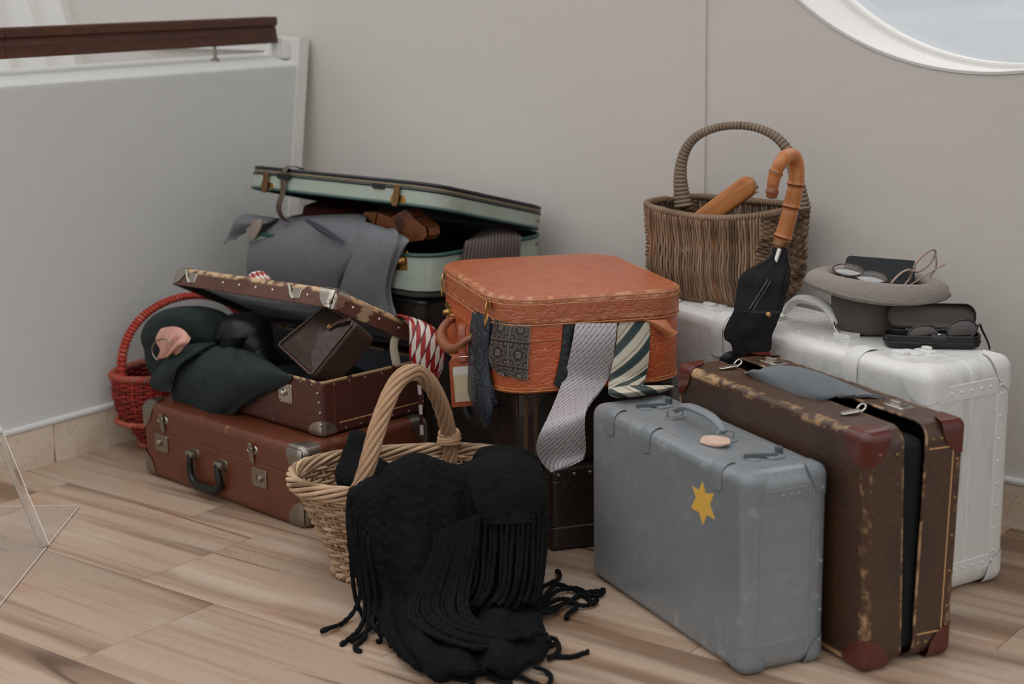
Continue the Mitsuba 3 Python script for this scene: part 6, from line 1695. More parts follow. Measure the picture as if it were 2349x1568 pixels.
FR_ = [
    # hanging at the left edge and trailing on the tiles
    [(-0.3112, 2.9850, 0.2013), (-0.3107, 2.9750, 0.1434), (-0.3046, 2.9600, 0.0872), (-0.2969, 2.9400, 0.0419), (-0.3171, 2.9205, 0.0060), (-0.3380, 2.8812, 0.0050), (-0.3612, 2.8551, 0.0050)],
    [(-0.3030, 2.9750, 0.1958), (-0.2986, 2.9650, 0.1292), (-0.2907, 2.9450, 0.0663), (-0.2855, 2.9250, 0.0213), (-0.2895, 2.8891, 0.0080), (-0.3054, 2.8387, 0.0050), (-0.3198, 2.8050, 0.0050)],
    [(-0.2935, 2.9650, 0.1816), (-0.2864, 2.9500, 0.1083), (-0.2769, 2.9300, 0.0456), (-0.2684, 2.9150, 0.0163), (-0.2628, 2.8833, 0.0100), (-0.2742, 2.8516, 0.0060), (-0.2975, 2.8142, 0.0050)],
    [(-0.3163, 2.9950, 0.2242), (-0.3175, 2.9850, 0.1663), (-0.3136, 2.9750, 0.1082), (-0.3085, 2.9550, 0.0583), (-0.2962, 2.9484, 0.0120), (-0.2784, 2.9035, 0.0080), (-0.2566, 2.8663, 0.0100)],
    [(-0.2857, 2.9550, 0.1676), (-0.2810, 2.9400, 0.0944), (-0.2783, 2.9250, 0.0388), (-0.2789, 2.8623, 0.0120), (-0.2864, 2.8155, 0.0060), (-0.2937, 2.7981, 0.0050), (-0.2813, 2.7740, 0.0050)],
    [(-0.2759, 2.9450, 0.1623), (-0.2688, 2.9300, 0.0893), (-0.2609, 2.9100, 0.0314), (-0.2523, 2.8181, 0.0300), (-0.2434, 2.8200, 0.0120), (-0.2495, 2.8142, 0.0060)],
    # trailing right, towards the grey suitcase
    [(0.0436, 2.9601, 0.0200), (0.0701, 3.0133, 0.0120), (0.0968, 3.0475, 0.0100), (0.1225, 3.0465, 0.0100), (0.1426, 3.0182, 0.0090), (0.1728, 3.0381, 0.0080)],
    [(0.0440, 2.9775, 0.0220), (0.0682, 3.0379, 0.0160), (0.0891, 3.0757, 0.0120), (0.1101, 3.0583, 0.0120), (0.1345, 3.0275, 0.0100), (0.1514, 2.9907, 0.0080)],
    [(0.0474, 2.9428, 0.0180), (0.0734, 2.9786, 0.0140), (0.0992, 2.9962, 0.0120), (0.1168, 2.9713, 0.0100), (0.1038, 2.9367, 0.0090), (0.0945, 2.9092, 0.0080)],
    [(0.0487, 3.0052, 0.0200), (0.0653, 3.0615, 0.0160), (0.0836, 3.0951, 0.0120), (0.0916, 3.1292, 0.0100), (0.0871, 3.1545, 0.0080)],
    [(0.0512, 2.9257, 0.0160), (0.0812, 2.9609, 0.0120), (0.1121, 3.0003, 0.0120), (0.1397, 3.0459, 0.0100), (0.1632, 3.0522, 0.0090), (0.1774, 3.0590, 0.0080)],
    [(0.0428, 2.9161, 0.0200), (0.0763, 2.9341, 0.0140), (0.1068, 2.9728, 0.0140), (0.1275, 2.9667, 0.0090), (0.1446, 2.9730, 0.0080), (0.1552, 2.9976, 0.0070)],
    [(0.0601, 2.7256, 0.0100), (0.0782, 2.7342, 0.0060), (0.0993, 2.7357, 0.0050), (0.1178, 2.7486, 0.0050), (0.1283, 2.7559, 0.0050)],
    [(0.0558, 2.7705, 0.0200), (0.0699, 2.7975, 0.0100), (0.0741, 2.7790, 0.0060), (0.0652, 2.7442, 0.0060), (0.0522, 2.7210, 0.0080)],
    # bottom edge
    [(-0.0039, 2.6534, 0.0100), (0.0223, 2.6308, 0.0060), (0.0441, 2.5983, 0.0060), (0.0563, 2.5806, 0.0060)],
    [(-0.0492, 2.6422, 0.0100), (-0.0191, 2.6215, 0.0060), (0.0142, 2.5820, 0.0060), (0.0324, 2.5643, 0.0060)],
    [(0.0306, 2.6752, 0.0120), (0.0532, 2.6650, 0.0080), (0.0577, 2.6332, 0.0060), (0.0451, 2.6088, 0.0060), (0.0274, 2.6235, 0.0060)],
    [(-0.1251, 2.6530, 0.0120), (-0.1021, 2.6440, 0.0100), (-0.0826, 2.6450, 0.0060), (-0.0763, 2.6341, 0.0060)],
    [(-0.0757, 2.6431, 0.0100), (-0.0494, 2.6549, 0.0100), (-0.0266, 2.6360, 0.0060), (-0.0078, 2.6247, 0.0060)],
    [(-0.1716, 2.6728, 0.0120), (-0.1329, 2.6587, 0.0120), (-0.0949, 2.6546, 0.0100), (-0.0533, 2.6641, 0.0100)],
]
for k, p in enumerate(FR_):
    fringe(np.array(p), 0.0046, k)
for k, p in enumerate([
    [(-0.0673, 2.9375, 0.2007), (-0.0687, 2.9275, 0.1611), (-0.0716, 2.9100, 0.1199), (-0.0769, 2.8920, 0.0793), (-0.1065, 2.8750, 0.0441)],
    [(-0.0557, 2.9350, 0.2066), (-0.0564, 2.9250, 0.1618), (-0.0593, 2.9070, 0.1209), (-0.0638, 2.8880, 0.0806), (-0.0918, 2.8700, 0.0433)],
    [(-0.0441, 2.9325, 0.2124), (-0.0457, 2.9225, 0.1625), (-0.0478, 2.9040, 0.1218), (-0.0531, 2.8840, 0.0820), (-0.0795, 2.8650, 0.0451)],
    [(-0.0345, 2.9300, 0.2028), (-0.0375, 2.9200, 0.1633), (-0.0412, 2.9010, 0.1228), (-0.0490, 2.8800, 0.0835), (-0.0736, 2.8600, 0.0539)],
    [(-0.0245, 2.9275, 0.2086), (-0.0252, 2.9175, 0.1640), (-0.0273, 2.8980, 0.1237), (-0.0319, 2.8760, 0.0848), (-0.0549, 2.8550, 0.0531)],
    [(-0.0138, 2.9250, 0.2145), (-0.0145, 2.9150, 0.1647), (-0.0167, 2.8950, 0.1247), (-0.0213, 2.8720, 0.0862), (-0.0426, 2.8500, 0.0617)],
    [(-0.0034, 2.9275, 0.2032), (-0.0048, 2.9175, 0.1637), (-0.0086, 2.8980, 0.1235), (-0.0141, 2.8760, 0.0846), (-0.0338, 2.8550, 0.0579)],
    [(0.0065, 2.9300, 0.2073), (0.0051, 2.9200, 0.1627), (0.0020, 2.9010, 0.1222), (-0.0043, 2.8800, 0.0829), (-0.0226, 2.8600, 0.0514)],
    [(0.0164, 2.9325, 0.2115), (0.0132, 2.9225, 0.1616), (0.0085, 2.9040, 0.1210), (0.0013, 2.8840, 0.0812), (-0.0153, 2.8650, 0.0545)],
    [(0.0261, 2.9350, 0.2002), (0.0239, 2.9250, 0.1606), (0.0199, 2.9070, 0.1197), (0.0136, 2.8880, 0.0795), (-0.0017, 2.8700, 0.0419)],
    [(0.0360, 2.9375, 0.2044), (0.0346, 2.9275, 0.1596), (0.0322, 2.9100, 0.1184), (0.0274, 2.8920, 0.0777), (0.0139, 2.8750, 0.0500)],
    [(0.0460, 2.9400, 0.2085), (0.0453, 2.9300, 0.1585), (0.0421, 2.9130, 0.1171), (0.0373, 2.8960, 0.0760), (0.0253, 2.8800, 0.0487)],
    [(0.0541, 2.9425, 0.1972), (0.0527, 2.9325, 0.1575), (0.0495, 2.9160, 0.1159), (0.0439, 2.9000, 0.0744), (0.0335, 2.8850, 0.0466)],
    [(0.0608, 2.9450, 0.2015), (0.0577, 2.9350, 0.1566), (0.0528, 2.9190, 0.1148), (0.0456, 2.9040, 0.0728), (0.0367, 2.8900, 0.0341)],
    [(-0.1480, 2.9300, 0.1743), (-0.1647, 2.9050, 0.1145), (-0.1904, 2.8750, 0.0703), (-0.1745, 2.7533, 0.0600), (-0.1098, 2.6794, 0.0580), (-0.0564, 2.6650, 0.0520)],
    [(-0.1422, 2.9300, 0.1768), (-0.1582, 2.9050, 0.1170), (-0.1831, 2.8750, 0.0711), (-0.1685, 2.7571, 0.0600), (-0.1038, 2.6830, 0.0580), (-0.0488, 2.6704, 0.0520)],
    [(-0.1364, 2.9300, 0.1793), (-0.1516, 2.9050, 0.1195), (-0.1757, 2.8750, 0.0727), (-0.1624, 2.7609, 0.0600), (-0.0978, 2.6886, 0.0580), (-0.0421, 2.6759, 0.0520)],
    [(-0.1315, 2.9300, 0.1818), (-0.1458, 2.9050, 0.1220), (-0.1684, 2.8750, 0.0735), (-0.1556, 2.7647, 0.0600), (-0.0911, 2.6922, 0.0580), (-0.0345, 2.6813, 0.0520)],
    [(-0.1257, 2.9300, 0.1835), (-0.1392, 2.9050, 0.1237), (-0.1611, 2.8750, 0.0751), (-0.1495, 2.7706, 0.0600), (-0.0851, 2.6978, 0.0580), (-0.0269, 2.6848, 0.0520)],
    [(-0.1199, 2.9300, 0.1860), (-0.1326, 2.9050, 0.1262), (-0.1537, 2.8750, 0.0758), (-0.1434, 2.7744, 0.0600), (-0.0790, 2.7014, 0.0580), (-0.0200, 2.6903, 0.0520)],
    [(-0.1141, 2.9300, 0.1885), (-0.1260, 2.9050, 0.1286), (-0.1464, 2.8750, 0.0774), (-0.1373, 2.7783, 0.0600), (-0.0730, 2.7070, 0.0580), (-0.0123, 2.6958, 0.0520)],
    [(-0.1083, 2.9300, 0.1910), (-0.1203, 2.9050, 0.1311), (-0.1399, 2.8750, 0.0782), (-0.1303, 2.7821, 0.0600), (-0.0661, 2.7107, 0.0580), (-0.0047, 2.7013, 0.0520)],
    [(-0.1034, 2.9300, 0.1935), (-0.1137, 2.9050, 0.1336), (-0.1326, 2.8750, 0.0790), (-0.1242, 2.7860, 0.0600), (-0.0600, 2.7144, 0.0580), (0.0023, 2.7069, 0.0520)],
    [(-0.0976, 2.9300, 0.1960), (-0.1071, 2.9050, 0.1361), (-0.1252, 2.8750, 0.0806), (-0.1180, 2.7899, 0.0600), (-0.0539, 2.7200, 0.0580), (0.0100, 2.7125, 0.0520)],
    [(-0.0918, 2.9300, 0.1985), (-0.1005, 2.9050, 0.1386), (-0.1179, 2.8750, 0.0813), (-0.1118, 2.7938, 0.0600), (-0.0478, 2.7237, 0.0580), (0.0170, 2.7181, 0.0520)],
    [(-0.0860, 2.9300, 0.2001), (-0.0940, 2.9050, 0.1402), (-0.1106, 2.8750, 0.0829), (-0.1056, 2.7997, 0.0600), (-0.0417, 2.7294, 0.0580), (0.0248, 2.7217, 0.0520)],
    [(-0.0811, 2.9300, 0.2026), (-0.0882, 2.9050, 0.1427), (-0.1033, 2.8750, 0.0837), (-0.0986, 2.8036, 0.0600), (-0.0347, 2.7332, 0.0580), (0.0326, 2.7273, 0.0520)],
    [(-0.0753, 2.9300, 0.2051), (-0.0817, 2.9050, 0.1452), (-0.0960, 2.8750, 0.0853), (-0.0924, 2.8076, 0.0600), (-0.0285, 2.7389, 0.0580), (0.0397, 2.7330, 0.0520)],
    [(-0.0695, 2.9300, 0.2076), (-0.0751, 2.9050, 0.1477), (-0.0886, 2.8750, 0.0861), (-0.0861, 2.8115, 0.0600), (-0.0223, 2.7426, 0.0580), (0.0476, 2.7386, 0.0520)],
]):
    fringe(np.array(p), 0.0050, 100 + k)
tag('black_shawl', 'black fuzzy fringed shawl draped over the front of the light wicker basket', 'shawl')

# ------------------------------------------------------------------ small things
# umbrella with bamboo crook hung in front of the brown basket
hp = np.array([(0.5406, 3.3700, 0.7382), (0.5428, 3.3700, 0.7626), (0.5485, 3.3700, 0.7895), (0.5596, 3.3700, 0.8118), (0.5736, 3.3850, 0.8207), (0.5879, 3.4000, 0.8189), (0.5964, 3.4100, 0.8023), (0.5980, 3.4100, 0.7704), (0.5926, 3.4100, 0.7339), (0.5844, 3.4100, 0.6927), (0.5760, 3.4100, 0.6605), (0.5701, 3.4100, 0.6402)])
n = 200; core = spline(hp, n); q = np.linspace(0, 1, n)
rad = np.interp(q, [0, 0.10, 0.35, 0.6, 1.0], [0.0115, 0.0130, 0.0155, 0.0165, 0.0180]); cl = blend(np.broadcast_to(C('b5703c'), (n, 3)), np.broadcast_to(C('8a4c26'), (n, 3)), np.clip(nz(core, (30, 30, 12), 3, 3) * 1.5 - 0.4, 0, 1))
for k in (0.035, 0.165, 0.60, 0.755, 0.97):
    d_ = np.abs(q - k); rad = rad * (1 + 0.16 * np.exp(-(d_ / 0.010) ** 2) - 0.06 * np.exp(-((q - k - 0.03) / 0.014) ** 2)); cl = blend(cl, np.broadcast_to(C('4e2a16'), cl.shape), np.exp(-((q - k - 0.008) / 0.006) ** 2))
cl = blend(cl, np.broadcast_to(C('6a3a20'), cl.shape), sstep(0.12, 0.0, q) * 0.7)
V, F = tube(core, rad, 16)
M['mat_bamboo'] = two(pr(VC, 0.28, 0.5))
put('umbrella__handle', (V, F), 'mat_bamboo', True, np.vstack([np.repeat(cl, 16, axis=0), [C('5a341e'), C('8a4c26')]]), label='bamboo crook handle')
a_, b_ = np.array((0.5682, 3.4100, 0.6402)), np.array((0.5316, 3.3900, 0.5326)); ax = (b_ - a_) / np.linalg.norm(b_ - a_)
put('umbrella__collar', tube(np.array([a_, a_ + ax * 0.012, a_ + ax * 0.013, a_ + ax * 0.020]), [0.0165, 0.0165, 0.0140, 0.0125], 18), 'mat_old_brass', 40)
put('umbrella__shaft', tube(np.array([a_ + ax * 0.015, a_ + ax * 0.085]) + [0, -0.016, 0], 0.0058, 14), 'mat_chrome', 40)
for k in range(7):
    an = k * 2 * math.pi / 7; o_ = np.array([math.cos(an) * 0.0125, math.sin(an) * 0.010, 0])
    put('umbrella__rib', tube(np.array([a_ + ax * 0.012 + o_, a_ + ax * 0.065 + o_ * 1.5, a_ + ax * 0.15 + o_ * 1.9]), 0.0018, 6), 'mat_black_gloss', 40)
for p in (((0.5385, 3.3450, 0.5661), (0.4991, 3.3220, 0.5096)), ((0.5335, 3.3430, 0.5712), (0.4915, 3.3200, 0.5119))):
    put('umbrella__rib', tube(np.array(p), 0.0020, 6), 'mat_black_gloss', 40)
BK = C('1c1c1e')
V, F = silo([((0.5491, 3.3980, 0.6295), (0.5802, 3.3970, 0.6255)), ((0.5355, 3.3890, 0.6035), (0.5805, 3.3910, 0.6062)), ((0.5022, 3.3840, 0.5863), (0.5807, 3.3840, 0.5870)), ((0.4828, 3.3680, 0.5709), (0.5764, 3.3660, 0.5663)), ((0.4757, 3.3600, 0.5485), (0.5701, 3.3580, 0.5420)), ((0.4689, 3.3470, 0.5252), (0.5631, 3.3450, 0.5187)), ((0.4656, 3.3340, 0.5048), (0.5580, 3.3340, 0.5026)), ((0.4671, 3.3300, 0.4917), (0.5504, 3.3300, 0.4906))], 0.34, folds=7, amp=0.16, seed=2, bump=0.003, f=30)
put('umbrella__canopy', (V, F), 'mat_vc_cloth', True, tone(V, BK, 0.2))
V, F = silo([((0.4612, 3.3350, 0.5074), (0.5507, 3.2900, 0.5118)), ((0.4538, 3.3390, 0.4919), (0.5493, 3.2910, 0.5006)), ((0.4451, 3.3440, 0.4537), (0.5407, 3.2960, 0.4795)), ((0.4563, 3.3380, 0.4400), (0.5336, 3.2990, 0.4560)), ((0.4617, 3.3360, 0.4254), (0.5340, 3.2990, 0.4348)), ((0.4687, 3.3320, 0.4122), (0.5243, 3.3040, 0.4208)), ((0.4774, 3.3280, 0.4028), (0.5027, 3.3150, 0.4092))], 0.34, folds=6, amp=0.15, seed=5, bump=0.003, f=40)
put('umbrella__canopy_wrap', (V, F), 'mat_vc_cloth', True, tone(V, BK, 0.3))
V, F, st = cloth([[(0.4633, 3.3600, 0.4171), (0.4771, 3.3600, 0.4140), (0.4928, 3.3600, 0.4053)], [(0.4444, 3.3550, 0.4100), (0.4622, 3.3500, 0.4034), (0.4813, 3.3550, 0.3944)], [(0.4351, 3.3600, 0.3958), (0.4520, 3.3550, 0.3892), (0.4730, 3.3600, 0.3858)]], 24, 24, 0.004)
put('umbrella__tie_strap', (V, F), 'mat_vc_silk', True, BK)
put('umbrella__stud', shape(lathe([(0.0001, 0.003), (0.004, 0.002), (0.006, 0)], 14), 'mat_brass'), None, M=np.array([[1, 0, 0, (0.5258, 3.2850, 0.5077)[0]], [0, 0, -1, (0.5258, 3.2850, 0.5077)[1]], [0, 1, 0, (0.5258, 3.2850, 0.5077)[2]], [0, 0, 0, 1.0]]))
tag('umbrella', 'folded black umbrella with bamboo crook handle leaning on the brown wicker basket', 'umbrella')

# clothes brush in the basket
x_ = np.array([0.74, -0.45, 0.66]); x_ /= np.linalg.norm(x_); z_ = np.array([-0.22, -0.9, 0.38]); z_ -= x_ * (z_ @ x_); z_ /= np.linalg.norm(z_); y_ = np.cross(z_, x_)
Mx = np.eye(4); Mx[:3, :3] = np.array([x_, y_, z_]).T; Mx[:3, 3] = np.array((0.5239, 3.6450, 0.7248)) - x_ * 0.068 - z_ * 0.016


def brush_wood(p, n, uv):
    a = p.x * float(x_[0]) + p.y * float(x_[1]) + p.z * float(x_[2]); b = p.x * float(y_[0]) + p.y * float(y_[1]) + p.z * float(y_[2])
    return mikit.mix(C('b5743c').tolist(), C('91562a').tolist(), mikit.fbm(a * 14, b * 160, 2.0, 3))


M['mat_brush_wood'] = two(pr(mikit.proc(brush_wood), 0.4, 0.4))
V, F, _, _ = loft([(0.020, 0, 0), (0.004, 0, 0), (0.001, 0.001, 0), (0, 0.004, 0), (0, 0.010, 0), (0.001, 0.013, 0), (0.004, 0.0155, 0), (0.012, 0.017, 0), (0.022, 0.0172, 0)], 0.18, 0.048, 0.0235, 90)
put('clothes_brush__back', xf((V - [0.09, 0.024, 0], F), Mx), 'mat_brush_wood', 40)
parts = []
rg = np.random.default_rng(3)
for i in range(40):
    for j in range(11):
        a, b = -0.08 + i * 0.16 / 39, -0.018 + j * 0.0036
        if (abs(a) - 0.066) > 0 and np.hypot(abs(a) - 0.066, b) > 0.019: continue
        t_ = rg.normal(0, 0.0016, 2)
        parts.append(tube(np.array([[a, b, 0.001], [a + t_[0], b + t_[1], -0.022 + rg.normal(0, 0.0008)]]), [0.0013, 0.0006], 4, cap=False))
V, F = join(parts); put('clothes_brush__bristles', xf((V, F), Mx), 'mat_black_matt', False); tag('clothes_brush__bristles', None, kind='stuff')
tag('clothes_brush', 'wooden clothes brush sticking out of the brown wicker basket', 'brush')

# grey bowler hat standing on its crown
hcx = np.array([0.747, 3.330, 0.4605])
n = 120; g = np.arange(n) * 2 * math.pi / n


def hat_ring(rx, ry, z, dip=0.0):
    return np.c_[rx * np.cos(g), ry * np.sin(g), z + dip * (np.cos(g) ** 2 - 0.35)]


rings = [hat_ring(0.002, 0.002, 0.0), hat_ring(0.045, 0.040, 0.0), hat_ring(0.066, 0.056, 0.003), hat_ring(0.076, 0.066, 0.012), hat_ring(0.083, 0.072, 0.035), hat_ring(0.090, 0.078, 0.062), hat_ring(0.093, 0.081, 0.076),
         hat_ring(0.098, 0.086, 0.084), hat_ring(0.110, 0.097, 0.089), hat_ring(0.122, 0.106, 0.0875, 0.002), hat_ring(0.134, 0.114, 0.080, 0.006), hat_ring(0.143, 0.119, 0.070, 0.009), hat_ring(0.147, 0.121, 0.0665, 0.010), hat_ring(0.1495, 0.1225, 0.0680, 0.010), hat_ring(0.1490, 0.1225, 0.0725, 0.010),
         hat_ring(0.144, 0.120, 0.083, 0.009), hat_ring(0.134, 0.1135, 0.0925, 0.006), hat_ring(0.122, 0.105, 0.0985, 0.003), hat_ring(0.110, 0.096, 0.0995), hat_ring(0.100, 0.087, 0.0955), hat_ring(0.0935, 0.081, 0.086), hat_ring(0.088, 0.076, 0.062), hat_ring(0.080, 0.070, 0.035), hat_ring(0.070, 0.060, 0.016), hat_ring(0.05, 0.04, 0.008), hat_ring(0.002, 0.002, 0.008)]
V = np.concatenate(rings); i = np.arange(n); j = (i + 1) % n
F = np.concatenate([np.r_[np.c_[k * n + i, k * n + j, k * n + n + j], np.c_[k * n + i, k * n + n + j, k * n + n + i]] for k in range(len(rings) - 1)])
cr = 24
tilt = math.radians(5.5); Ry = np.array([[math.cos(tilt), 0, math.sin(tilt)], [0, 1, 0], [-math.sin(tilt), 0, math.cos(tilt)]])
w_ = sstep(0.02, 0.08, V[:, 2])[:, None]
V[:, 2] = V[:, 2] * 1.20
V[:, 2] += 0.003 * np.isin(np.arange(len(rings)), [9, 10, 11, 12, 13, 14, 15]).repeat(n)
V2 = V * (1 - w_) + (V @ Ry.T) * w_
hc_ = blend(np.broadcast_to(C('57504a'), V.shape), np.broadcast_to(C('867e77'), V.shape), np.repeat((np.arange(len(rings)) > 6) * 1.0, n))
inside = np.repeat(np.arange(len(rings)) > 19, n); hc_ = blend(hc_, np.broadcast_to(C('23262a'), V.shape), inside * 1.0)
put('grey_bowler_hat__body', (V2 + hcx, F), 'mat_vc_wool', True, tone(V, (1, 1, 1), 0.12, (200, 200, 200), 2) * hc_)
V, F = tube((hat_ring(0.1500, 0.1232, 0.0870, 0.0120) @ Ry.T) + hcx, 0.0016, 7, loop=True); put('grey_bowler_hat__binding', (V, F), 'mat_vc_wool', True, C('6f6862'))
tag('grey_bowler_hat', 'grey felt bowler hat upside down on the white suitcase, holding spectacles', 'hat')
M['mat_dark_leather'] = two(pr(C('15171a'), 0.5, 0.3))
# black wallet leaning in the hat
P_ = [np.array(p) for p in ((0.7027, 3.3850, 0.6073), (0.8431, 3.3750, 0.5960), (0.8319, 3.3350, 0.5427), (0.6784, 3.3450, 0.5466))]
nn = np.cross(P_[1] - P_[0], P_[3] - P_[0]); nn /= np.linalg.norm(nn); nn = nn if nn[1] < 0 else -nn
V, F, E, A = loft(box_stations(0.014, 0.005, 0.03, 0.004), 0.14, 0.07, 0.006, 90)
u, v = V[:, 0] / 0.14, V[:, 1] / 0.07
V3 = P_[0] * ((1 - u) * (1 - v))[:, None] + P_[1] * (u * (1 - v))[:, None] + P_[2] * (u * v)[:, None] + P_[3] * ((1 - u) * v)[:, None] + nn * V[:, 2:3]
put('black_wallet', (V3, F), 'mat_dark_leather', 40); tag('black_wallet', 'black leather wallet propped inside the grey hat behind the spectacles', 'wallet')


M['mat_frame_clear'] = two(pr(C('a38b7e'), 0.15, 0.6))
M['mat_frame_brown'] = two(pr(C('4a3a32'), 0.2, 0.6))


def spectacles(key, lenses, mat, rim_r, temples, bridge):
    for c_, u_, v_ in lenses:
        g = np.arange(48) * 2 * math.pi / 48
        pts = c_ + np.outer(np.cos(g), u_) + np.outer(np.sin(g), v_)
        put(f'{key}__rim', tube(pts, rim_r, 8, loop=True), mat, 40)
        nl = np.cross(u_, v_); nl /= np.linalg.norm(nl)
        rings = [c_ + np.outer(np.cos(g), u_) * s + np.outer(np.sin(g), v_) * s + nl * 0.003 * (1 - s * s) for s in (1.0, 0.75, 0.5, 0.25, 0.02)]
        V = np.concatenate(rings); i = np.arange(48); j = (i + 1) % 48
        F = np.concatenate([np.r_[np.c_[k * 48 + i, k * 48 + j, k * 48 + 48 + j], np.c_[k * 48 + i, k * 48 + 48 + j, k * 48 + 48 + i]] for k in range(4)])
        put(f'{key}__lens', (V, F), 'mat_lens' if 'sun' not in key else 'mat_dark_lens', True)
    put(f'{key}__bridge', tube(spline(bridge, 12), rim_r * 0.95, 7), mat, 40)
    for t_ in temples:
        put(f'{key}__temple', tube(spline(t_, 24), rim_r * 1.05, 7, flat=0.7), mat, 40)


l1, l2 = np.array((0.6917, 3.3150, 0.5932)), np.array((0.7330, 3.2850, 0.5827))
ux, vx = np.array([0.0295, -0.008, -0.002]), np.array([0.004, 0.0235, 0.0075])
spectacles('round_spectacles', [(l1, ux, vx), (l2, ux, vx)], 'mat_frame_brown', 0.0019, [[l1 - ux, l1 - ux + (0.008, -0.012, -0.006), (0.6846, 3.3000, 0.5779), (0.7023, 3.2900, 0.5741)], [l2 + ux, l2 + ux + (0.006, 0.0, -0.008), (0.7785, 3.3000, 0.5730), (0.7945, 3.3100, 0.5663)]], [l1 + ux * 0.86 + vx * 0.5, (l1 + l2) / 2 + (0.006, 0.016, 0.008), l2 - ux * 0.5 + vx * 0.85])
tag('round_spectacles', 'round-lensed spectacles lying flat in the grey hat', 'glasses')
l1, l2 = np.array((0.8472, 3.3100, 0.6109)), np.array((0.7949, 3.2900, 0.5737))
ux, vx = np.array([0.0235, 0.010, 0.0185]), np.array([0.010, 0.016, -0.0135])
spectacles('tilted_spectacles', [(l1, ux, vx), (l2, ux, vx)], 'mat_frame_clear', 0.0024, [[l1 + ux * 0.9 + vx * 0.4, (0.8770, 3.3300, 0.5979), (0.8697, 3.3600, 0.5669), (0.8548, 3.3700, 0.5467)], [(0.8734, 3.2500, 0.6148), (0.8606, 3.2600, 0.6043), (0.8387, 3.2750, 0.5858), (0.8136, 3.2850, 0.5653)]], [l1 - ux * 0.95, (l1 + l2) / 2 + (0.004, -0.006, 0.002), l2 + ux * 0.95])
tag('tilted_spectacles', 'pinkish-framed spectacles standing tilted at the right edge of the grey hat', 'glasses')

# open glasses case with sunglasses
p0, p1 = np.array((0.7396, 3.1685, 0.4600)), np.array((0.9241, 3.1417, 0.4600))
gc = Frame(p0[:2], math.atan2(p1[1] - p0[1], p1[0] - p0[0]), 0.4605); gL = float(np.linalg.norm(p1 - p0)); gW = 0.062
V, F, E, A = loft(open_stations(0.027, 0.010, 0.004, 0.004, gW / 2 - 0.002, 0.004), gL, gW, 0.024, 180)
put('glasses_case__base', (gc(V * [1, -1, 1]), F[:, ::-1]), 'mat_black_leather', 35)
P_, _ = rr(gL, gW, 0.024, -0.0005, 160); put('glasses_case__piping', tube(gc(np.c_[P_[:, 0], -P_[:, 1], np.full(160, 0.0125)]), 0.0016, 6, loop=True), 'mat_black_leather', 40)
gl2 = Frame((0, 0), 0); gl2.d = gc.d; away = -gc.e; th = math.radians(74); gl2.e = away * math.cos(th) + Z3 * math.sin(th); gl2.k = -away * math.sin(th) + Z3 * math.cos(th); gl2.o = gc((0.004, -gW + 0.002, 0.029))
V, F, E, A = loft(open_stations(0.016, 0.010, 0.003, 0.003, 0.024, 0.004), gL - 0.008, 0.052, 0.024, 170)
st_n = len(V); col = blend(np.broadcast_to(C('151516'), V.shape), np.broadcast_to(C('3a2c20'), V.shape), (np.arange(len(V)) > len(V) * 0.60) * 1.0)
put('glasses_case__lid', (gl2(V - [0, 0, 0.016]), F), 'mat_vc_satin', True, col)
V, F = tube(gc(spline([(gL * 0.56, -0.012, 0.029), (gL * 0.56, -0.002, 0.0275), (gL * 0.56, 0.0012, 0.022), (gL * 0.56, 0.0012, 0.014)], 16)), 0.0155, 10, ref=gc.d, flat=0.09)
put('glasses_case__strap', (V, F), 'mat_black_leather', 40)
put('glasses_case__stud', shape(lathe([(0.0001, 0.0022), (0.003, 0.0016), (0.005, 0)], 16), 'mat_chrome'), None, M=gc.mat((gL * 0.56, -0.006, 0.0295), X, Y, K))
tag('glasses_case', 'open black leather glasses case on the white suitcase', 'glasses case')
l1, l2 = np.array((0.8185, 3.1874, 0.4866)), np.array((0.8933, 3.1765, 0.4950))
ux, vx = gc.d * 0.0285 + Z3 * 0.003, Z3 * 0.0185 + gc.e * -0.006
M['mat_frame_dark'] = two(pr(C('17130f'), 0.15, 0.6))
spectacles('sunglasses', [(l1, ux, vx * 0.8), (l2, ux, vx)], 'mat_frame_dark', 0.0022, [[l2 + ux, l2 + ux * 1.20 + Z3 * 0.008, (0.9298, 3.1752, 0.5018), (0.9426, 3.1794, 0.4768), (0.9515, 3.1822, 0.4538)], [l1 - ux, l1 - ux * 1.1 + (0, 0.02, -0.004), l1 + (0.01, 0.024, -0.006)]], [l1 + ux * 0.95 + vx * 0.2, (l1 + l2) / 2 + Z3 * 0.004, l2 - ux * 0.95 + vx * 0.2])
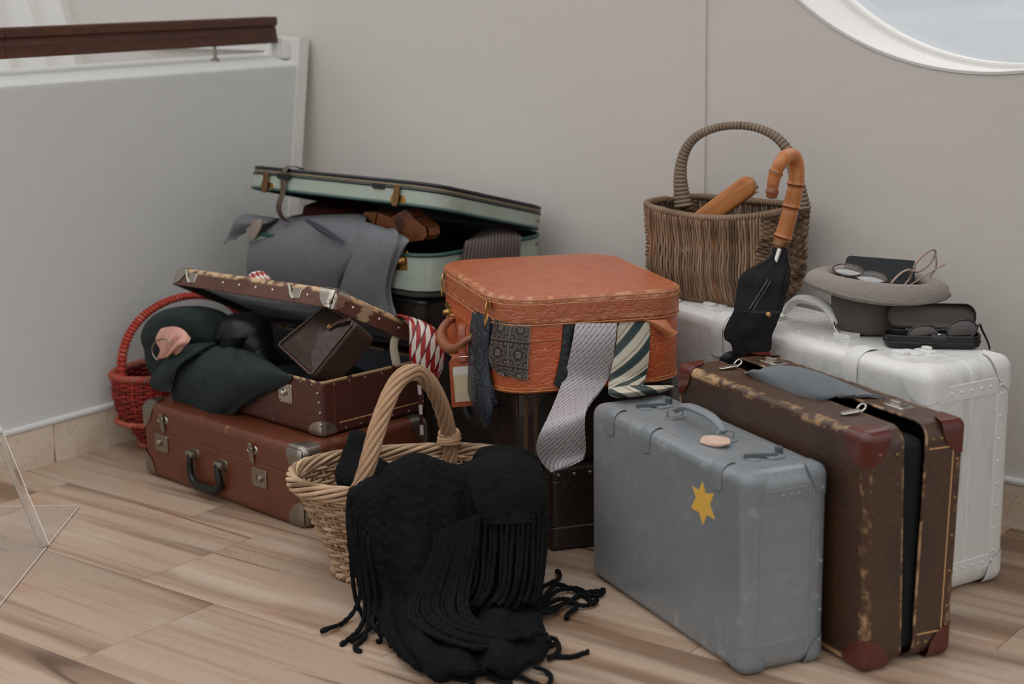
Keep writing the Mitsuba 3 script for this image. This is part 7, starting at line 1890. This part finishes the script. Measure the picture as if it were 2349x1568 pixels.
tag('sunglasses', 'dark sunglasses resting in the open black glasses case', 'sunglasses')

# luggage tag on the tan suitcase's handle
o_ = [(-0.1349, 3.4000, 0.3888), (-0.1271, 3.4000, 0.4020), (-0.1140, 3.4000, 0.4075), (-0.0992, 3.4000, 0.4073), (-0.0864, 3.4000, 0.3976), (-0.0827, 3.4000, 0.2938), (-0.1314, 3.4000, 0.2907)]
pg = sg.Polygon([(p[0], p[2]) for p in o_]).buffer(-0.003).buffer(0.003)
V, F = poly(pg, 0.004); put('luggage_tag__body', (np.c_[V[:, 0], 3.40 + V[:, 2], V[:, 1]], F), 'mat_vc_leather', True, C('94482a'))
V, F = poly(sg.Polygon([(p[0], p[2]) for p in ((-0.1276, 3.4000, 0.3791), (-0.0904, 3.4000, 0.3824), (-0.0891, 3.4000, 0.3046), (-0.1227, 3.4000, 0.3031))]), 0.0012); put('luggage_tag__card', (np.c_[V[:, 0], 3.3985 + V[:, 2], V[:, 1]], F), 'mat_vc_satin', False, C('b5a88c'), label='blank cream card in the tag window')
V, F = poly(sg.Polygon([(p[0], p[2]) for p in ((-0.1276, 3.4000, 0.3791), (-0.0904, 3.4000, 0.3824), (-0.0900, 3.4000, 0.3652), (-0.1266, 3.4000, 0.3619))]), 0.0012); put('luggage_tag__card_top', (np.c_[V[:, 0], 3.3980 + V[:, 2], V[:, 1]], F), 'mat_vc_satin', False, C('c2bdb4'))
V, F = tube(spline([(-0.1042, 3.4250, 0.4685), (-0.1057, 3.4080, 0.4627), (-0.1062, 3.4000, 0.4284), (-0.1049, 3.3960, 0.3931)], 20), 0.0085, 8, ref=(1, 0, 0), flat=0.16); put('luggage_tag__strap', (V, F), 'mat_vc_leather', True, C('8a4226'))
V, F = tube(np.array([(-0.1158, 3.3940, 0.4023), (-0.0945, 3.3940, 0.4039)]), 0.0013, 6); put('luggage_tag__buckle', (V, F), 'mat_chrome', 40)
tag('luggage_tag', 'tan leather luggage tag with a blank card, hanging on the handle of the tan suitcase', 'luggage tag')
